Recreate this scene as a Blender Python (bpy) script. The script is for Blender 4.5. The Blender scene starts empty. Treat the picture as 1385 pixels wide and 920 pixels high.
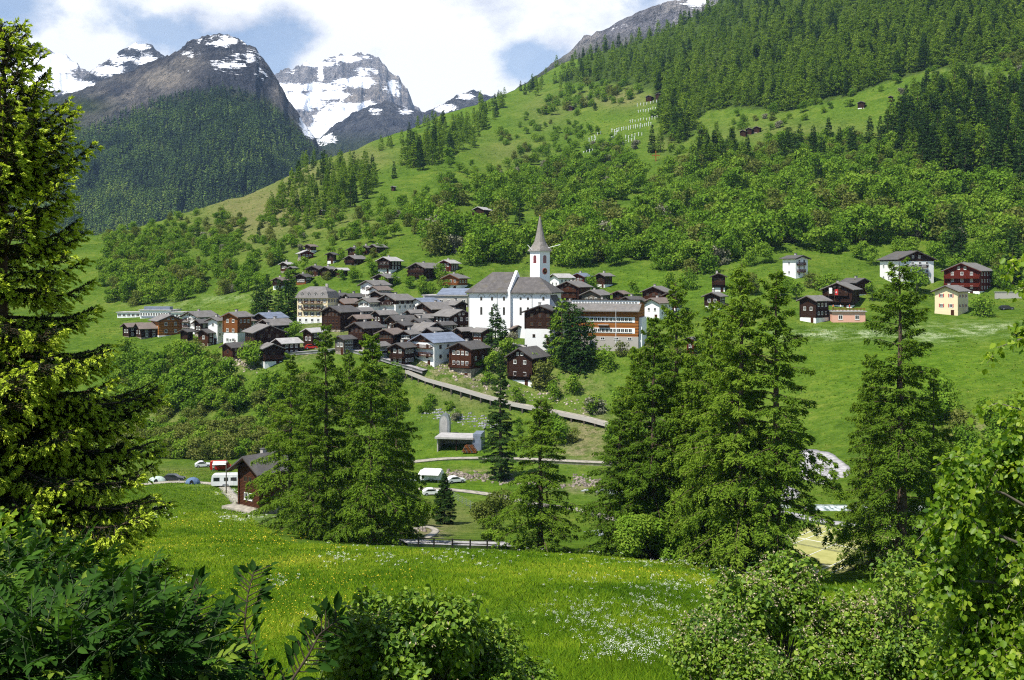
EXPOSURE, HAZE = 0.57, 4.2e-5
import bpy, math, random
import numpy as np
from mathutils import Vector
SC = bpy.context.scene
COL = SC.collection
PI = math.pi
# ---------------------------------------------------------------- frame: one surveyed point = azimuth, elevation, distance
F, HY, CX = 1400.0, 370.0, 692.5          # focal length (px), horizon row, centre column of the photograph
def P(px, py, D):
    return Vector(((px-CX)/F*D, D, -(py-HY)/F*D))
def R(d): return math.radians(d)

# ---------------------------------------------------------------- noise
def vn(x, y, seed=0):
    x = np.asarray(x, float); y = np.asarray(y, float)
    xi = np.floor(x); yi = np.floor(y); fx = x-xi; fy = y-yi
    fx = fx*fx*(3-2*fx); fy = fy*fy*(3-2*fy)
    def h(a, b):
        s = np.sin(a*127.1+b*311.7+seed*74.7)*43758.5453
        return s-np.floor(s)
    return (h(xi, yi)*(1-fx)+h(xi+1, yi)*fx)*(1-fy)+(h(xi, yi+1)*(1-fx)+h(xi+1, yi+1)*fx)*fy
def fbm(x, y, seed=0, o=4):
    s = 0; a = .5
    for k in range(o):
        s = s+a*(vn(x, y, seed+k)-.5); x = x*2.03+1.7; y = y*2.03+9.2; a *= .5
    return s*2
def ridged(x, y, seed=0, o=4):
    s = 0; a = .5
    for k in range(o):
        s = s+a*(1-np.abs(2*vn(x, y, seed+k)-1)); x = x*2.07+3.1; y = y*2.07+7.7; a *= .5
    return s

# ---------------------------------------------------------------- object helpers
def tag(o, label=None, cat=None, group=None, kind=None):
    if label: o['label'] = label
    if cat: o['category'] = cat
    if group: o['group'] = group
    if kind: o['kind'] = kind
    return o
def empty(name, loc, rz=0, label=None, cat=None, group=None):
    o = bpy.data.objects.new(name, None); COL.objects.link(o)
    o.location = loc; o.rotation_euler = (0, 0, rz); o.empty_display_size = .5
    return tag(o, label, cat, group)
def link(name, me, parent=None, loc=(0, 0, 0), rz=0, scale=None):
    o = bpy.data.objects.new(name, me); COL.objects.link(o)
    if parent: o.parent = parent
    o.location = loc; o.rotation_euler = (0, 0, rz)
    if scale: o.scale = scale
    return o
def copy_tree(o, parent=None):
    c = o.copy(); COL.objects.link(c)
    if parent: c.parent = parent
    for ch in list(o.children): copy_tree(ch, c)
    return c
def mesh_np(name, V, faces, mats, mi=None, attrs=None, smooth=False):
    V = np.asarray(V, np.float32)
    if not isinstance(faces, (list, tuple)): faces = [faces]
    faces = [np.asarray(f, np.int32) for f in faces if len(f)]
    me = bpy.data.meshes.new(name)
    me.vertices.add(len(V)); me.vertices.foreach_set('co', V.ravel())
    li = np.concatenate([f.ravel() for f in faces])
    tot = np.concatenate([np.full(len(f), f.shape[1], np.int32) for f in faces])
    st = np.concatenate([[0], np.cumsum(tot)[:-1]]).astype(np.int32)
    me.loops.add(len(li)); me.loops.foreach_set('vertex_index', li)
    me.polygons.add(len(tot)); me.polygons.foreach_set('loop_start', st)
    for m in (mats if isinstance(mats, (list, tuple)) else [mats]): me.materials.append(m)
    if mi is not None: me.polygons.foreach_set('material_index', np.asarray(mi, np.int32))
    if smooth: me.polygons.foreach_set('use_smooth', np.ones(len(tot), bool))
    for k, a in (attrs or {}).items():
        at = me.attributes.new(k, 'FLOAT', 'POINT'); at.data.foreach_set('value', np.asarray(a, np.float32))
    me.update(calc_edges=True)
    return me

class MB:
    """collects boxes, prisms and tubes into one mesh; m = material slot"""
    def __init__(s): s.v = []; s.f = []; s.m = []; s.mats = []
    def mi(s, m):
        if m not in s.mats: s.mats.append(m)
        return s.mats.index(m)
    def add(s, vs, fs, m):
        b = len(s.v); s.v += [tuple(v) for v in vs]
        k = s.mi(m)
        for f in fs: s.f.append([b+i for i in f]); s.m.append(k)
    def box(s, x0, x1, y0, y1, z0, z1, m):
        vs = [(x, y, z) for z in (z0, z1) for y in (y0, y1) for x in (x0, x1)]
        s.add(vs, [(0, 2, 3, 1), (4, 5, 7, 6), (0, 1, 5, 4), (1, 3, 7, 5), (3, 2, 6, 7), (2, 0, 4, 6)], m)
    def prism(s, pts, axis, a0, a1, m):
        """closed outline pts in the two other axes, extruded along axis"""
        n = len(pts)
        def mk(p, a): return {'x': (a, p[0], p[1]), 'y': (p[0], a, p[1]), 'z': (p[0], p[1], a)}[axis]
        vs = [mk(p, a0) for p in pts]+[mk(p, a1) for p in pts]
        fs = [tuple(range(n))[::-1], tuple(range(n, 2*n))]+[(i, (i+1) % n, n+(i+1) % n, n+i) for i in range(n)]
        s.add(vs, fs, m)
    def tube(s, pts, rad, m, n=8, cap=True):
        pts = [Vector(p) for p in pts]
        if not isinstance(rad, (list, tuple)): rad = [rad]*len(pts)
        vs = []; fs = []
        for i, p in enumerate(pts):
            d = (pts[min(i+1, len(pts)-1)]-pts[max(i-1, 0)]).normalized()
            a = d.cross(Vector((0, 0, 1)) if abs(d.z) < .9 else Vector((1, 0, 0))).normalized(); b = d.cross(a)
            for k in range(n):
                t = 2*PI*k/n; vs.append(p+(a*math.cos(t)+b*math.sin(t))*rad[i])
        for i in range(len(pts)-1):
            for k in range(n): fs.append((i*n+k, i*n+(k+1) % n, (i+1)*n+(k+1) % n, (i+1)*n+k))
        if cap: fs += [tuple(range(n))[::-1], tuple(range((len(pts)-1)*n, len(pts)*n))]
        s.add(vs, fs, m)
    def rod(s, p0, p1, r, m, n=6): s.tube([p0, p1], r, m, n)
    def mesh(s, name):
        me = bpy.data.meshes.new(name); me.from_pydata(s.v, [], s.f)
        for m in s.mats: me.materials.append(m)
        me.polygons.foreach_set('material_index', np.array(s.m, np.int32)); me.update()
        import bmesh
        bm = bmesh.new(); bm.from_mesh(me); bmesh.ops.recalc_face_normals(bm, faces=bm.faces); bm.to_mesh(me); bm.free()
        return me
    def build(s, name, parent=None, **k): return link(name, s.mesh(name), parent, **k)

# ---------------------------------------------------------------- materials
class NT:
    def __init__(s, name):
        s.m = bpy.data.materials.new(name); s.m.use_nodes = True; s.t = s.m.node_tree; s.t.nodes.clear()
        s.out = s.n('ShaderNodeOutputMaterial')
    def n(s, typ, **k):
        nd = s.t.nodes.new(typ)
        for a, b in k.items():
            if a.startswith('i_'): nd.inputs[a[2:].replace('_', ' ')].default_value = b
            else: setattr(nd, a, b)
        return nd
    def l(s, a, b): s.t.links.new(a, b)
    def coord(s, kind='Object'): return s.n('ShaderNodeTexCoord').outputs[kind]
    def pos(s): return s.n('ShaderNodeNewGeometry').outputs['Position']
    def noise(s, vec, scale, detail=4, rough=.55, vscale=None, dist=0):
        if vscale:
            mp = s.n('ShaderNodeMapping'); mp.inputs['Scale'].default_value = vscale; s.l(vec, mp.inputs['Vector']); vec = mp.outputs[0]
        nd = s.n('ShaderNodeTexNoise'); nd.inputs['Scale'].default_value = scale; nd.inputs['Detail'].default_value = detail
        nd.inputs['Roughness'].default_value = rough; nd.inputs['Distortion'].default_value = dist; s.l(vec, nd.inputs['Vector'])
        return nd.outputs['Fac']
    def attr(s, name): return s.n('ShaderNodeAttribute', attribute_name=name).outputs['Fac']
    def math(s, op, a, b=None, c=None, clamp=False):
        nd = s.n('ShaderNodeMath', operation=op, use_clamp=clamp)
        for i, v in enumerate((a, b, c)):
            if v is None: continue
            if isinstance(v, (int, float)): nd.inputs[i].default_value = v
            else: s.l(v, nd.inputs[i])
        return nd.outputs[0]
    def ramp(s, fac, stops, interp='LINEAR'):
        nd = s.n('ShaderNodeValToRGB'); cr = nd.color_ramp; cr.interpolation = interp
        while len(cr.elements) < len(stops): cr.elements.new(.5)
        for e, (p, c) in zip(cr.elements, stops): e.position = p; e.color = (*c, 1) if len(c) == 3 else c
        s.l(fac, nd.inputs[0]); return nd.outputs[0]
    def step(s, fac, a, b):
        nd = s.n('ShaderNodeMapRange', interpolation_type='SMOOTHSTEP'); nd.inputs[1].default_value = a; nd.inputs[2].default_value = b
        s.l(fac, nd.inputs[0]); return nd.outputs[0]
    def mix(s, fac, a, b, mode='MIX'):
        nd = s.n('ShaderNodeMix', data_type='RGBA', blend_type=mode)
        for i, v in ((0, fac), (6, a), (7, b)):
            if isinstance(v, (int, float)): nd.inputs[i].default_value = v
            elif isinstance(v, tuple): nd.inputs[i].default_value = (*v, 1) if len(v) == 3 else v
            else: s.l(v, nd.inputs[i])
        return nd.outputs[2]
    def bump(s, h, strength=.4, dist=.05):
        nd = s.n('ShaderNodeBump'); nd.inputs['Strength'].default_value = strength; nd.inputs['Distance'].default_value = dist
        s.l(h, nd.inputs['Height']); return nd.outputs[0]
    def principled(s, col, rough=.8, spec=.3, normal=None, metal=0):
        nd = s.n('ShaderNodeBsdfPrincipled'); nd.inputs['Roughness'].default_value = rough
        nd.inputs['Specular IOR Level'].default_value = spec; nd.inputs['Metallic'].default_value = metal
        if isinstance(col, tuple): nd.inputs['Base Color'].default_value = (*col, 1)
        else: s.l(col, nd.inputs['Base Color'])
        if normal is not None: s.l(normal, nd.inputs['Normal'])
        s.l(nd.outputs[0], s.out.inputs[0]); return nd
    def diffuse(s, col, normal=None):
        nd = s.n('ShaderNodeBsdfDiffuse')
        if isinstance(col, tuple): nd.inputs['Color'].default_value = (*col, 1)
        else: s.l(col, nd.inputs['Color'])
        if normal is not None: s.l(normal, nd.inputs['Normal'])
        s.l(nd.outputs[0], s.out.inputs[0]); return nd

def mat_plain(name, col, rough=.6, spec=.3, var=.25, scale=2.0, metal=0):
    t = NT(name); f = t.noise(t.coord(), scale, 5)
    c = t.ramp(f, [(.3, tuple(x*(1-var) for x in col)), (.7, tuple(min(1, x*(1+var*.6)) for x in col))])
    t.principled(c, rough, spec, metal=metal); return t.m
def mat_wood(name, col, line=.24, var=.45):
    t = NT(name); co = t.coord()
    f = t.noise(co, .9, 6, .65, (1, 1, 5)); g = t.noise(co, 7, 3, .6, (.4, .4, 3))
    c = t.ramp(f, [(.25, tuple(x*(1-var) for x in col)), (.5, col), (.8, tuple(x*(1+var) for x in col))])
    rn = t.n('ShaderNodeObjectInfo').outputs['Random']
    c = t.mix(t.math('MULTIPLY', g, .5), c, tuple(x*.55 for x in col))
    w = t.n('ShaderNodeTexWave', wave_type='BANDS', bands_direction='Z', wave_profile='SIN'); w.inputs['Scale'].default_value = PI/10/line*1.0
    t.l(co, w.inputs['Vector'])
    groove = t.step(w.outputs['Fac'], .0, .18)
    c = t.mix(t.math('SUBTRACT', 1.0, groove), c, tuple(x*.3 for x in col))
    t.principled(c, .85, .15, t.bump(w.outputs['Fac'], .5, .05)); return t.m
def mat_plaster(name, col, dirt=(.35, .32, .27), amt=.35):
    t = NT(name); co = t.coord()
    f = t.noise(co, .5, 6, .65, (1, 1, .35)); g = t.noise(co, 6, 4)
    c = t.mix(t.math('MULTIPLY', t.step(f, .52, .8), amt), col, tuple(a*b*1.6 for a, b in zip(col, dirt)))
    t.principled(c, .9, .15, t.bump(g, .15, .02)); return t.m
def mat_stone(name, col, scale=1.6, var=.5):
    t = NT(name); co = t.coord()
    v = t.n('ShaderNodeTexVoronoi', feature='F1'); v.inputs['Scale'].default_value = scale; t.l(co, v.inputs['Vector'])
    f = t.noise(co, 3, 5)
    c = t.mix(v.outputs['Color'], tuple(x*(1-var) for x in col), tuple(min(1, x*(1+var)) for x in col))
    c = t.mix(t.step(f, .55, .8), c, tuple(x*.6 for x in col))
    e = t.n('ShaderNodeTexVoronoi', feature='DISTANCE_TO_EDGE'); e.inputs['Scale'].default_value = scale; t.l(co, e.inputs['Vector'])
    ed = t.step(e.outputs['Distance'], 0, .07)
    c = t.mix(t.math('SUBTRACT', 1.0, ed), c, tuple(x*.4 for x in col))
    t.principled(c, .95, .1, t.bump(ed, .6, .06)); return t.m
def mat_roof(name, col, rough=.75, spec=.3, rows=.33, var=.3, lichen=(.16, .13, .06), la=.35):
    t = NT(name); co = t.coord()
    f = t.noise(co, .6, 6, .7); g = t.noise(co, 4.5, 3, .6, (1.3, .5, .5))
    c = t.ramp(t.math('ADD', t.math('MULTIPLY', f, .6), t.math('MULTIPLY', g, .4)), [(.36, tuple(x*(1-var) for x in col)), (.52, col), (.64, tuple(x*(1+var) for x in col))])
    c = t.mix(t.math('MULTIPLY', t.step(t.noise(co, .35, 5, .6), .52, .72), la), c, lichen)
    w = t.n('ShaderNodeTexWave', wave_type='BANDS', bands_direction='Z', wave_profile='SAW'); w.inputs['Scale'].default_value = PI/10/rows*2
    w.inputs['Distortion'].default_value = .6; t.l(co, w.inputs['Vector'])
    c = t.mix(t.math('MULTIPLY', t.step(w.outputs['Fac'], .75, 1), .45), c, tuple(x*.4 for x in col))
    t.principled(c, rough, spec, t.bump(t.math('ADD', w.outputs['Fac'], g), .35, .04)); return t.m
def mat_leaf(name, stops, trans=.3, rough=.55, spec=.25, rnd=.35, gloss=True):
    """leaf colour by the leaf's own 'tint' and the plant's random value"""
    t = NT(name); a = t.attr('tint'); r = t.n('ShaderNodeObjectInfo').outputs['Random']
    f = t.math('ADD', t.math('MULTIPLY', a, 1-rnd), t.math('MULTIPLY', r, rnd))
    c = t.ramp(f, stops)
    if gloss:
        d = t.principled(c, rough, spec)
    else: d = t.diffuse(c)
    tr = t.n('ShaderNodeBsdfTranslucent'); tc = t.mix(1.0, c, (1.25, 1.2, .6), 'MULTIPLY'); t.l(tc, tr.inputs['Color'])
    mx = t.n('ShaderNodeMixShader'); mx.inputs[0].default_value = trans
    t.l(d.outputs[0], mx.inputs[1]); t.l(tr.outputs[0], mx.inputs[2]); t.l(mx.outputs[0], t.out.inputs[0])
    return t.m

M = {}
M['wood_dark'] = mat_wood('weathered_dark_timber', (.040, .017, .009))
M['wood_brown'] = mat_wood('brown_timber', (.072, .025, .010))
M['wood_orange'] = mat_wood('orange_timber', (.24, .085, .022), line=.2, var=.3)
M['wood_red'] = mat_wood('red_brown_timber', (.125, .018, .008), line=.22, var=.35)
M['wood_grey'] = mat_wood('grey_timber', (.17, .14, .11), line=.15)
M['wood_board'] = mat_wood('orange_board', (.36, .135, .03), line=.9, var=.2)
M['white'] = mat_plaster('white_plaster', (.82, .81, .78))
M['church_white'] = mat_plaster('church_white_plaster', (.86, .86, .85), amt=.1)
M['cream'] = mat_plaster('cream_plaster', (.74, .62, .40))
M['pink'] = mat_plaster('pink_plaster', (.72, .40, .30))
M['concrete'] = mat_plaster('concrete', (.42, .39, .35))
M['stone'] = mat_stone('field_stone', (.30, .26, .20))
M['slate'] = mat_roof('grey_slate', (.188, .174, .16))
M['slate_dark'] = mat_roof('dark_slate', (.10, .093, .087))
M['slate_brown'] = mat_roof('brown_slate', (.19, .15, .125))
M['slate_light'] = mat_roof('light_slate', (.42, .40, .38), la=.15)
M['metal_blue'] = mat_roof('blue_grey_metal', (.19, .22, .28), rough=.5, rows=2.0, la=.05)
M['church_slate'] = mat_roof('church_slate', (.115, .104, .097), rows=.6, var=.4)
M['spire_slate'] = mat_roof('spire_shingle', (.25, .225, .20), rows=.5)
M['window_white'] = mat_plain('white_window_paint', (.75, .74, .70), .5, var=.08)
M['window_brown'] = mat_plain('brown_window_paint', (.10, .045, .02), .5)
t = NT('window_glass'); t.principled((.012, .014, .018), .08, .6); M['glass'] = t.m
M['curtain_red'] = mat_plain('red_paint', (.42, .05, .05), .5, var=.15)
M['metal'] = mat_plain('grey_metal', (.30, .32, .34), .4, .5, metal=.4)
M['black'] = mat_plain('black_rubber', (.012, .012, .012), .8)
M['iron'] = mat_plain('dark_iron', (.03, .025, .022), .6)
M['gold'] = mat_plain('gold_paint', (.6, .36, .08), .4)
M['asphalt'] = mat_plain('old_asphalt', (.22, .21, .20), .95, .1, .25, .4)
M['gravel'] = mat_plain('pale_gravel', (.38, .345, .28), .95, .1, .45, 1.2)
M['gravel_grey'] = mat_plain('grey_gravel', (.40, .385, .38), .95, .1, .45, .9)
M['bark'] = mat_plain('larch_bark', (.12, .085, .06), .95, .1, .5, 3)
M['bark_grey'] = mat_plain('grey_bark', (.16, .14, .11), .95, .1, .4, 5)
M['paint_white'] = mat_plain('white_body_paint', (.78, .78, .77), .3, .5, .05)
M['paint_red'] = mat_plain('red_body_paint', (.45, .02, .015), .3, .5, .1)
M['paint_dark'] = mat_plain('dark_body_paint', (.02, .025, .03), .25, .6, .1)
M['tent_grey'] = mat_plain('grey_tent_cloth', (.15, .18, .20), .8)
M['tent_blue'] = mat_plain('blue_tent_cloth', (.10, .16, .26), .8)
M['tent_green'] = mat_plain('green_tent_cloth', (.42, .50, .44), .8)
M['cloth_white'] = mat_plain('white_cloth', (.80, .79, .76), .8, var=.06)
M['cloth_red'] = mat_plain('red_cloth', (.5, .03, .03), .8, var=.1)
M['skin'] = mat_plain('skin', (.5, .3, .2), .6)
M['cloth_orange'] = mat_plain('orange_cloth', (.6, .2, .04), .8, var=.1)

# ---------------------------------------------------------------- terrain heights
near = [(1.5, 1910), (2.5, 1650), (5.5, 1260), (10, 1098), (18, 1015)]
COLS = {
 150: [(30, 925), (60, 810), (95, 750), (140, 705), (185, 672), (215, 652), (245, 630), (272, 611), (290, 590), (320, 530), (345, 482), (372, 456), (420, 431), (450, 415), (480, 385), (540, 343), (610, 322), (760, 332), (1000, 350), (1500, 390), (3000, 420)],
 300: [(30, 920), (60, 805), (95, 745), (140, 706), (165, 690), (210, 655), (240, 632), (265, 612), (280, 590), (295, 550), (306, 510), (315, 489), (330, 471), (345, 460), (370, 447), (410, 425), (440, 405), (480, 375), (540, 340), (600, 315), (680, 288), (760, 266), (900, 285), (1500, 360), (3000, 420)],
 450: [(30, 920), (60, 802), (95, 748), (120, 738), (150, 720), (185, 690), (215, 660), (240, 640), (262, 615), (275, 590), (285, 550), (295, 500), (305, 475), (330, 452), (360, 437), (385, 420), (402, 395), (430, 360), (450, 345), (480, 330), (540, 300), (640, 268), (760, 240), (900, 216), (1000, 203), (1150, 215), (1500, 300), (3000, 420)],
 600: [(30, 920), (60, 798), (95, 752), (110, 745), (140, 738), (175, 712), (200, 688), (225, 652), (245, 628), (262, 608), (270, 592), (276, 570), (285, 540), (292, 508), (300, 486), (315, 466), (330, 451), (350, 436), (370, 420), (390, 400), (405, 384), (440, 345), (480, 320), (560, 280), (680, 240), (800, 212), (950, 184), (1150, 160), (1250, 151), (1400, 160), (1800, 250), (3000, 400)],
 750: [(30, 920), (60, 792), (95, 758), (110, 750), (125, 748), (150, 735), (180, 708), (205, 680), (230, 650), (245, 624), (255, 605), (268, 582), (278, 560), (288, 528), (295, 504), (305, 480), (315, 465), (330, 448), (350, 432), (380, 405), (400, 388), (430, 362), (480, 330), (560, 290), (680, 245), (800, 215), (950, 182), (1100, 150), (1300, 115), (1500, 86), (1700, 90), (2200, 150), (3000, 300)],
 900: [(30, 920), (60, 800), (95, 768), (110, 760), (130, 752), (160, 720), (190, 690), (215, 660), (235, 630), (250, 600), (265, 560), (280, 520), (290, 490), (300, 470), (320, 445), (340, 425), (365, 405), (395, 380), (430, 350), (480, 320), (560, 275), (660, 230), (760, 195), (900, 150), (1050, 110), (1250, 78), (1500, 52), (1800, 45), (2300, 80), (3000, 220)],
 1050: [(30, 930), (60, 832), (80, 812), (95, 798), (110, 788), (122, 776), (142, 720), (160, 690), (175, 672), (187, 655), (222, 609), (240, 575), (255, 540), (270, 505), (290, 470), (310, 448), (335, 425), (355, 400), (370, 376), (400, 350), (440, 320), (520, 270), (600, 230), (700, 185), (820, 135), (960, 80), (1150, 28), (1400, -15), (1800, -40), (2400, -20), (3000, 70)],
 1200: [(30, 940), (60, 835), (80, 815), (95, 800), (110, 789), (122, 777), (142, 720), (160, 690), (175, 667), (190, 640), (210, 600), (230, 545), (250, 510), (275, 475), (300, 450), (325, 432), (345, 410), (365, 385), (395, 355), (440, 315), (510, 265), (580, 215), (660, 170), (760, 120), (880, 60), (1050, 0), (1300, -60), (1800, -110), (3000, -50)],
 1400: [(30, 950), (60, 830), (80, 800), (95, 780), (110, 765), (130, 745), (150, 710), (175, 645), (195, 590), (215, 540), (240, 500), (270, 465), (300, 440), (325, 420), (345, 400), (370, 370), (400, 340), (440, 295), (500, 235), (560, 180), (640, 120), (740, 60), (860, -10), (1050, -80), (1400, -150), (3000, -150)],
}
LD = np.linspace(math.log(1.5), math.log(3000), 1600)
PXG = np.arange(-400, 1801, 10.0)
_ks = sorted(COLS); _prof = []
for k in _ks:
    pts = near+COLS[k]
    if k > 1000: pts = near[:-1]+[(18, 1030)]+COLS[k]
    ld = np.log([p[0] for p in pts]); py = np.array([p[1] for p in pts], float)
    _prof.append(np.interp(LD, ld, py))
_prof = np.array(_prof)
T = np.array([[0.0]]) ; T = np.stack([np.interp(PXG, _ks, _prof[:, j]) for j in range(len(LD))], 1)
def _smooth(a, s, ax):
    r = int(s*3)+1; k = np.exp(-.5*(np.arange(-r, r+1)/s)**2); k /= k.sum()
    a = np.moveaxis(a, ax, 0); p = np.concatenate([np.repeat(a[:1], r, 0), a, np.repeat(a[-1:], r, 0)])
    o = sum(k[i]*p[i:i+len(a)] for i in range(2*r+1)); return np.moveaxis(o, 0, ax)
_z = _smooth(_smooth(T, 4.5, 0), 3.0, 1)
T = _z
def hgt(x, y):
    x = np.asarray(x, float); y = np.asarray(y, float)
    D = np.maximum(y, 1.5)
    px = np.clip(x/D*F+CX, -395, 1795)
    i = (px-PXG[0])/10; j = (np.log(np.clip(D, 1.5, 2990))-LD[0])/(LD[1]-LD[0])
    i0 = np.clip(i.astype(int), 0, len(PXG)-2); j0 = np.clip(j.astype(int), 0, len(LD)-2); fi = i-i0; fj = j-j0
    py = (T[i0, j0]*(1-fi)+T[i0+1, j0]*fi)*(1-fj)+(T[i0, j0+1]*(1-fi)+T[i0+1, j0+1]*fi)*fj
    z = -(py-HY)/F*D
    amp = np.clip((D-20)/60, 0, 1)*.35+np.clip((D-380)/400, 0, 1)*6
    z = z+amp*(fbm(x/14, y/14, 3, 3)*.5+fbm(x/70, y/70, 8, 3))*np.where((D > 110) & (D < 260), .35, 1)
    return np.where(y < 1.5, z+(1.5-y)*.32, z)
def h1(x, y): return float(hgt(np.array([x]), np.array([y]))[0])
_Ds = np.exp(np.linspace(math.log(20), math.log(2600), 1200))
def hits(px, py):
    """distance at which the line of sight through (px,py) meets the ground"""
    px = np.atleast_1d(np.asarray(px, float)); py = np.atleast_1d(np.asarray(py, float)); out = np.full(len(px), np.nan)
    for c in range(0, len(px), 400):
        a = px[c:c+400, None]; b = py[c:c+400, None]
        below = (-(b-HY)/F*_Ds) <= hgt((a-CX)/F*_Ds, np.broadcast_to(_Ds, (len(a), len(_Ds))))
        k = below.argmax(1); ok = below.any(1); out[c:c+400] = np.where(ok, _Ds[k], np.nan)
    return out
def hit(px, py):
    d = float(hits(px, py)[0]); return d if d == d else 400.0
def G(px, D):
    """ground point in azimuth px at distance D"""
    x = (px-CX)/F*D; return Vector((x, D, h1(x, D)))
def inpoly(px, py, poly):
    px = np.asarray(px, float); py = np.asarray(py, float); ins = np.zeros(px.shape, bool); n = len(poly)
    for i in range(n):
        (x1, y1), (x2, y2) = poly[i], poly[(i+1) % n]
        c = ((y1 > py) != (y2 > py)) & (px < (x2-x1)*(py-y1)/((y2-y1) if y2 != y1 else 1e-9)+x1)
        ins ^= c
    return ins
# ---------------------------------------------------------------- camera, light, sky
cam = bpy.data.cameras.new('camera'); co = bpy.data.objects.new('camera', cam); COL.objects.link(co)
co.location = (0, 0, 0); co.rotation_euler = (R(90), 0, 0)
cam.sensor_width = 36; cam.lens = 36*F/1385; cam.shift_y = -90/1385; cam.clip_start = .1; cam.clip_end = 40000
SC.camera = co
SUN_AZ, SUN_EL = R(228), R(57)           # clockwise from +Y; behind the left shoulder
sd = Vector((math.sin(SUN_AZ)*math.cos(SUN_EL), math.cos(SUN_AZ)*math.cos(SUN_EL), math.sin(SUN_EL)))
sl = bpy.data.lights.new('sun', 'SUN'); so = bpy.data.objects.new('sun', sl); COL.objects.link(so)
sl.energy = 4.6; sl.angle = R(.5); sl.color = (1, .955, .88); so.rotation_euler = (-sd).to_track_quat('-Z', 'Y').to_euler(); so.location = sd*300

w = bpy.data.worlds.new('World'); SC.world = w; w.use_nodes = True; wt = w.node_tree; wt.nodes.clear()
class WN(NT):
    def __init__(s, t): s.t = t
k = WN(wt)
sky = k.n('ShaderNodeTexSky', sky_type='NISHITA'); sky.sun_disc = False; sky.sun_elevation = SUN_EL; sky.sun_rotation = SUN_AZ; sky.altitude = 1400; sky.air_density = 1.0; sky.dust_density = .4; sky.ozone_density = 1.2
bg1 = k.n('ShaderNodeBackground'); bg1.inputs[1].default_value = .10; k.l(sky.outputs[0], bg1.inputs[0])
gen = k.coord('Generated')
def sdir(px, py): return Vector(((px-CX)/F, 1, -(py-HY)/F)).normalized()
big = k.noise(gen, 5.5, 8, .56, (1, 1, 1.7)); fine = k.noise(gen, 17, 6, .6, (1, 1, 1.5))
dens = k.math('ADD', k.math('MULTIPLY', big, .95), k.math('MULTIPLY', fine, .55))
for (px, py, r, a, sx, sz) in [(395, 62, 62, .32, .9, 1.4), (345, 84, 48, .20, .9, 1.4), (200, 38, 80, .20, .7, 2.2), (255, 62, 60, .20, .7, 1.6), (738, 72, 54, .26, .7, 1.6), (700, 92, 44, .16, .8, 1.6), (12, 6, 70, .26, 1, 1.5), (440, 28, 50, .16, .8, 1.3)]:
    c = sdir(px, py); vm = k.n('ShaderNodeVectorMath', operation='SUBTRACT'); k.l(gen, vm.inputs[0]); vm.inputs[1].default_value = c
    mp = k.n('ShaderNodeVectorMath', operation='MULTIPLY'); k.l(vm.outputs[0], mp.inputs[0]); mp.inputs[1].default_value = (sx, 1, sz)
    ln = k.n('ShaderNodeVectorMath', operation='LENGTH'); k.l(mp.outputs[0], ln.inputs[0])
    g = k.step(ln.outputs['Value'], r*1.5/F, 0)
    dens = k.math('SUBTRACT', dens, k.math('MULTIPLY', g, a))
for (px, py, r, a) in [(70, 40, 60, .2), (560, 60, 130, .2), (470, 40, 80, .12)]:
    c = sdir(px, py); vm = k.n('ShaderNodeVectorMath', operation='DISTANCE'); k.l(gen, vm.inputs[0]); vm.inputs[1].default_value = c
    dens = k.math('ADD', dens, k.math('MULTIPLY', k.step(vm.outputs['Value'], r*1.5/F, 0), a))
sx = k.n('ShaderNodeSeparateXYZ'); k.l(gen, sx.inputs[0])
low = k.step(sx.outputs[2], .62, .30); fwd = k.step(sx.outputs[1], -.5, .3)
cov = k.math('MULTIPLY', k.math('MULTIPLY', k.math('ADD', .24, k.math('MULTIPLY', .76, k.step(dens, .47, .69))), low), fwd)
shade = k.noise(gen, 9, 6, .6, (1, 1, 1.6))
cc = k.ramp(k.math('ADD', shade, k.math('MULTIPLY', k.step(dens, .55, .95), .22)), [(.36, (.58, .61, .70)), (.60, (.98, .98, .98))])
bg2 = k.n('ShaderNodeBackground'); bg2.inputs[1].default_value = .86; k.l(cc, bg2.inputs[0])
mx = k.n('ShaderNodeMixShader'); k.l(cov, mx.inputs[0]); k.l(bg1.outputs[0], mx.inputs[1]); k.l(bg2.outputs[0], mx.inputs[2])
ow = k.n('ShaderNodeOutputWorld'); k.l(mx.outputs[0], ow.inputs[0])
SC.view_settings.view_transform = 'Standard'; SC.view_settings.look = 'None'; SC.view_settings.exposure = EXPOSURE; SC.view_settings.gamma = 1; SC.view_settings.use_curve_mapping = False
SC.render.engine = 'CYCLES'; cy = SC.cycles
cy.use_denoising = False; cy.denoiser = 'OPENIMAGEDENOISE'; cy.denoising_input_passes = 'RGB_ALBEDO_NORMAL'; cy.denoising_prefilter = 'ACCURATE'
cy.max_bounces = 5; cy.diffuse_bounces = 2; cy.glossy_bounces = 2; cy.transmission_bounces = 3; cy.volume_bounces = 0; cy.transparent_max_bounces = 4
cy.sample_clamp_indirect = 4; cy.caustics_reflective = False; cy.caustics_refractive = False
cy.pixel_filter_type = 'BLACKMAN_HARRIS'; cy.filter_width = 1.15; cy.use_adaptive_sampling = True; cy.adaptive_threshold = .01

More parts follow.
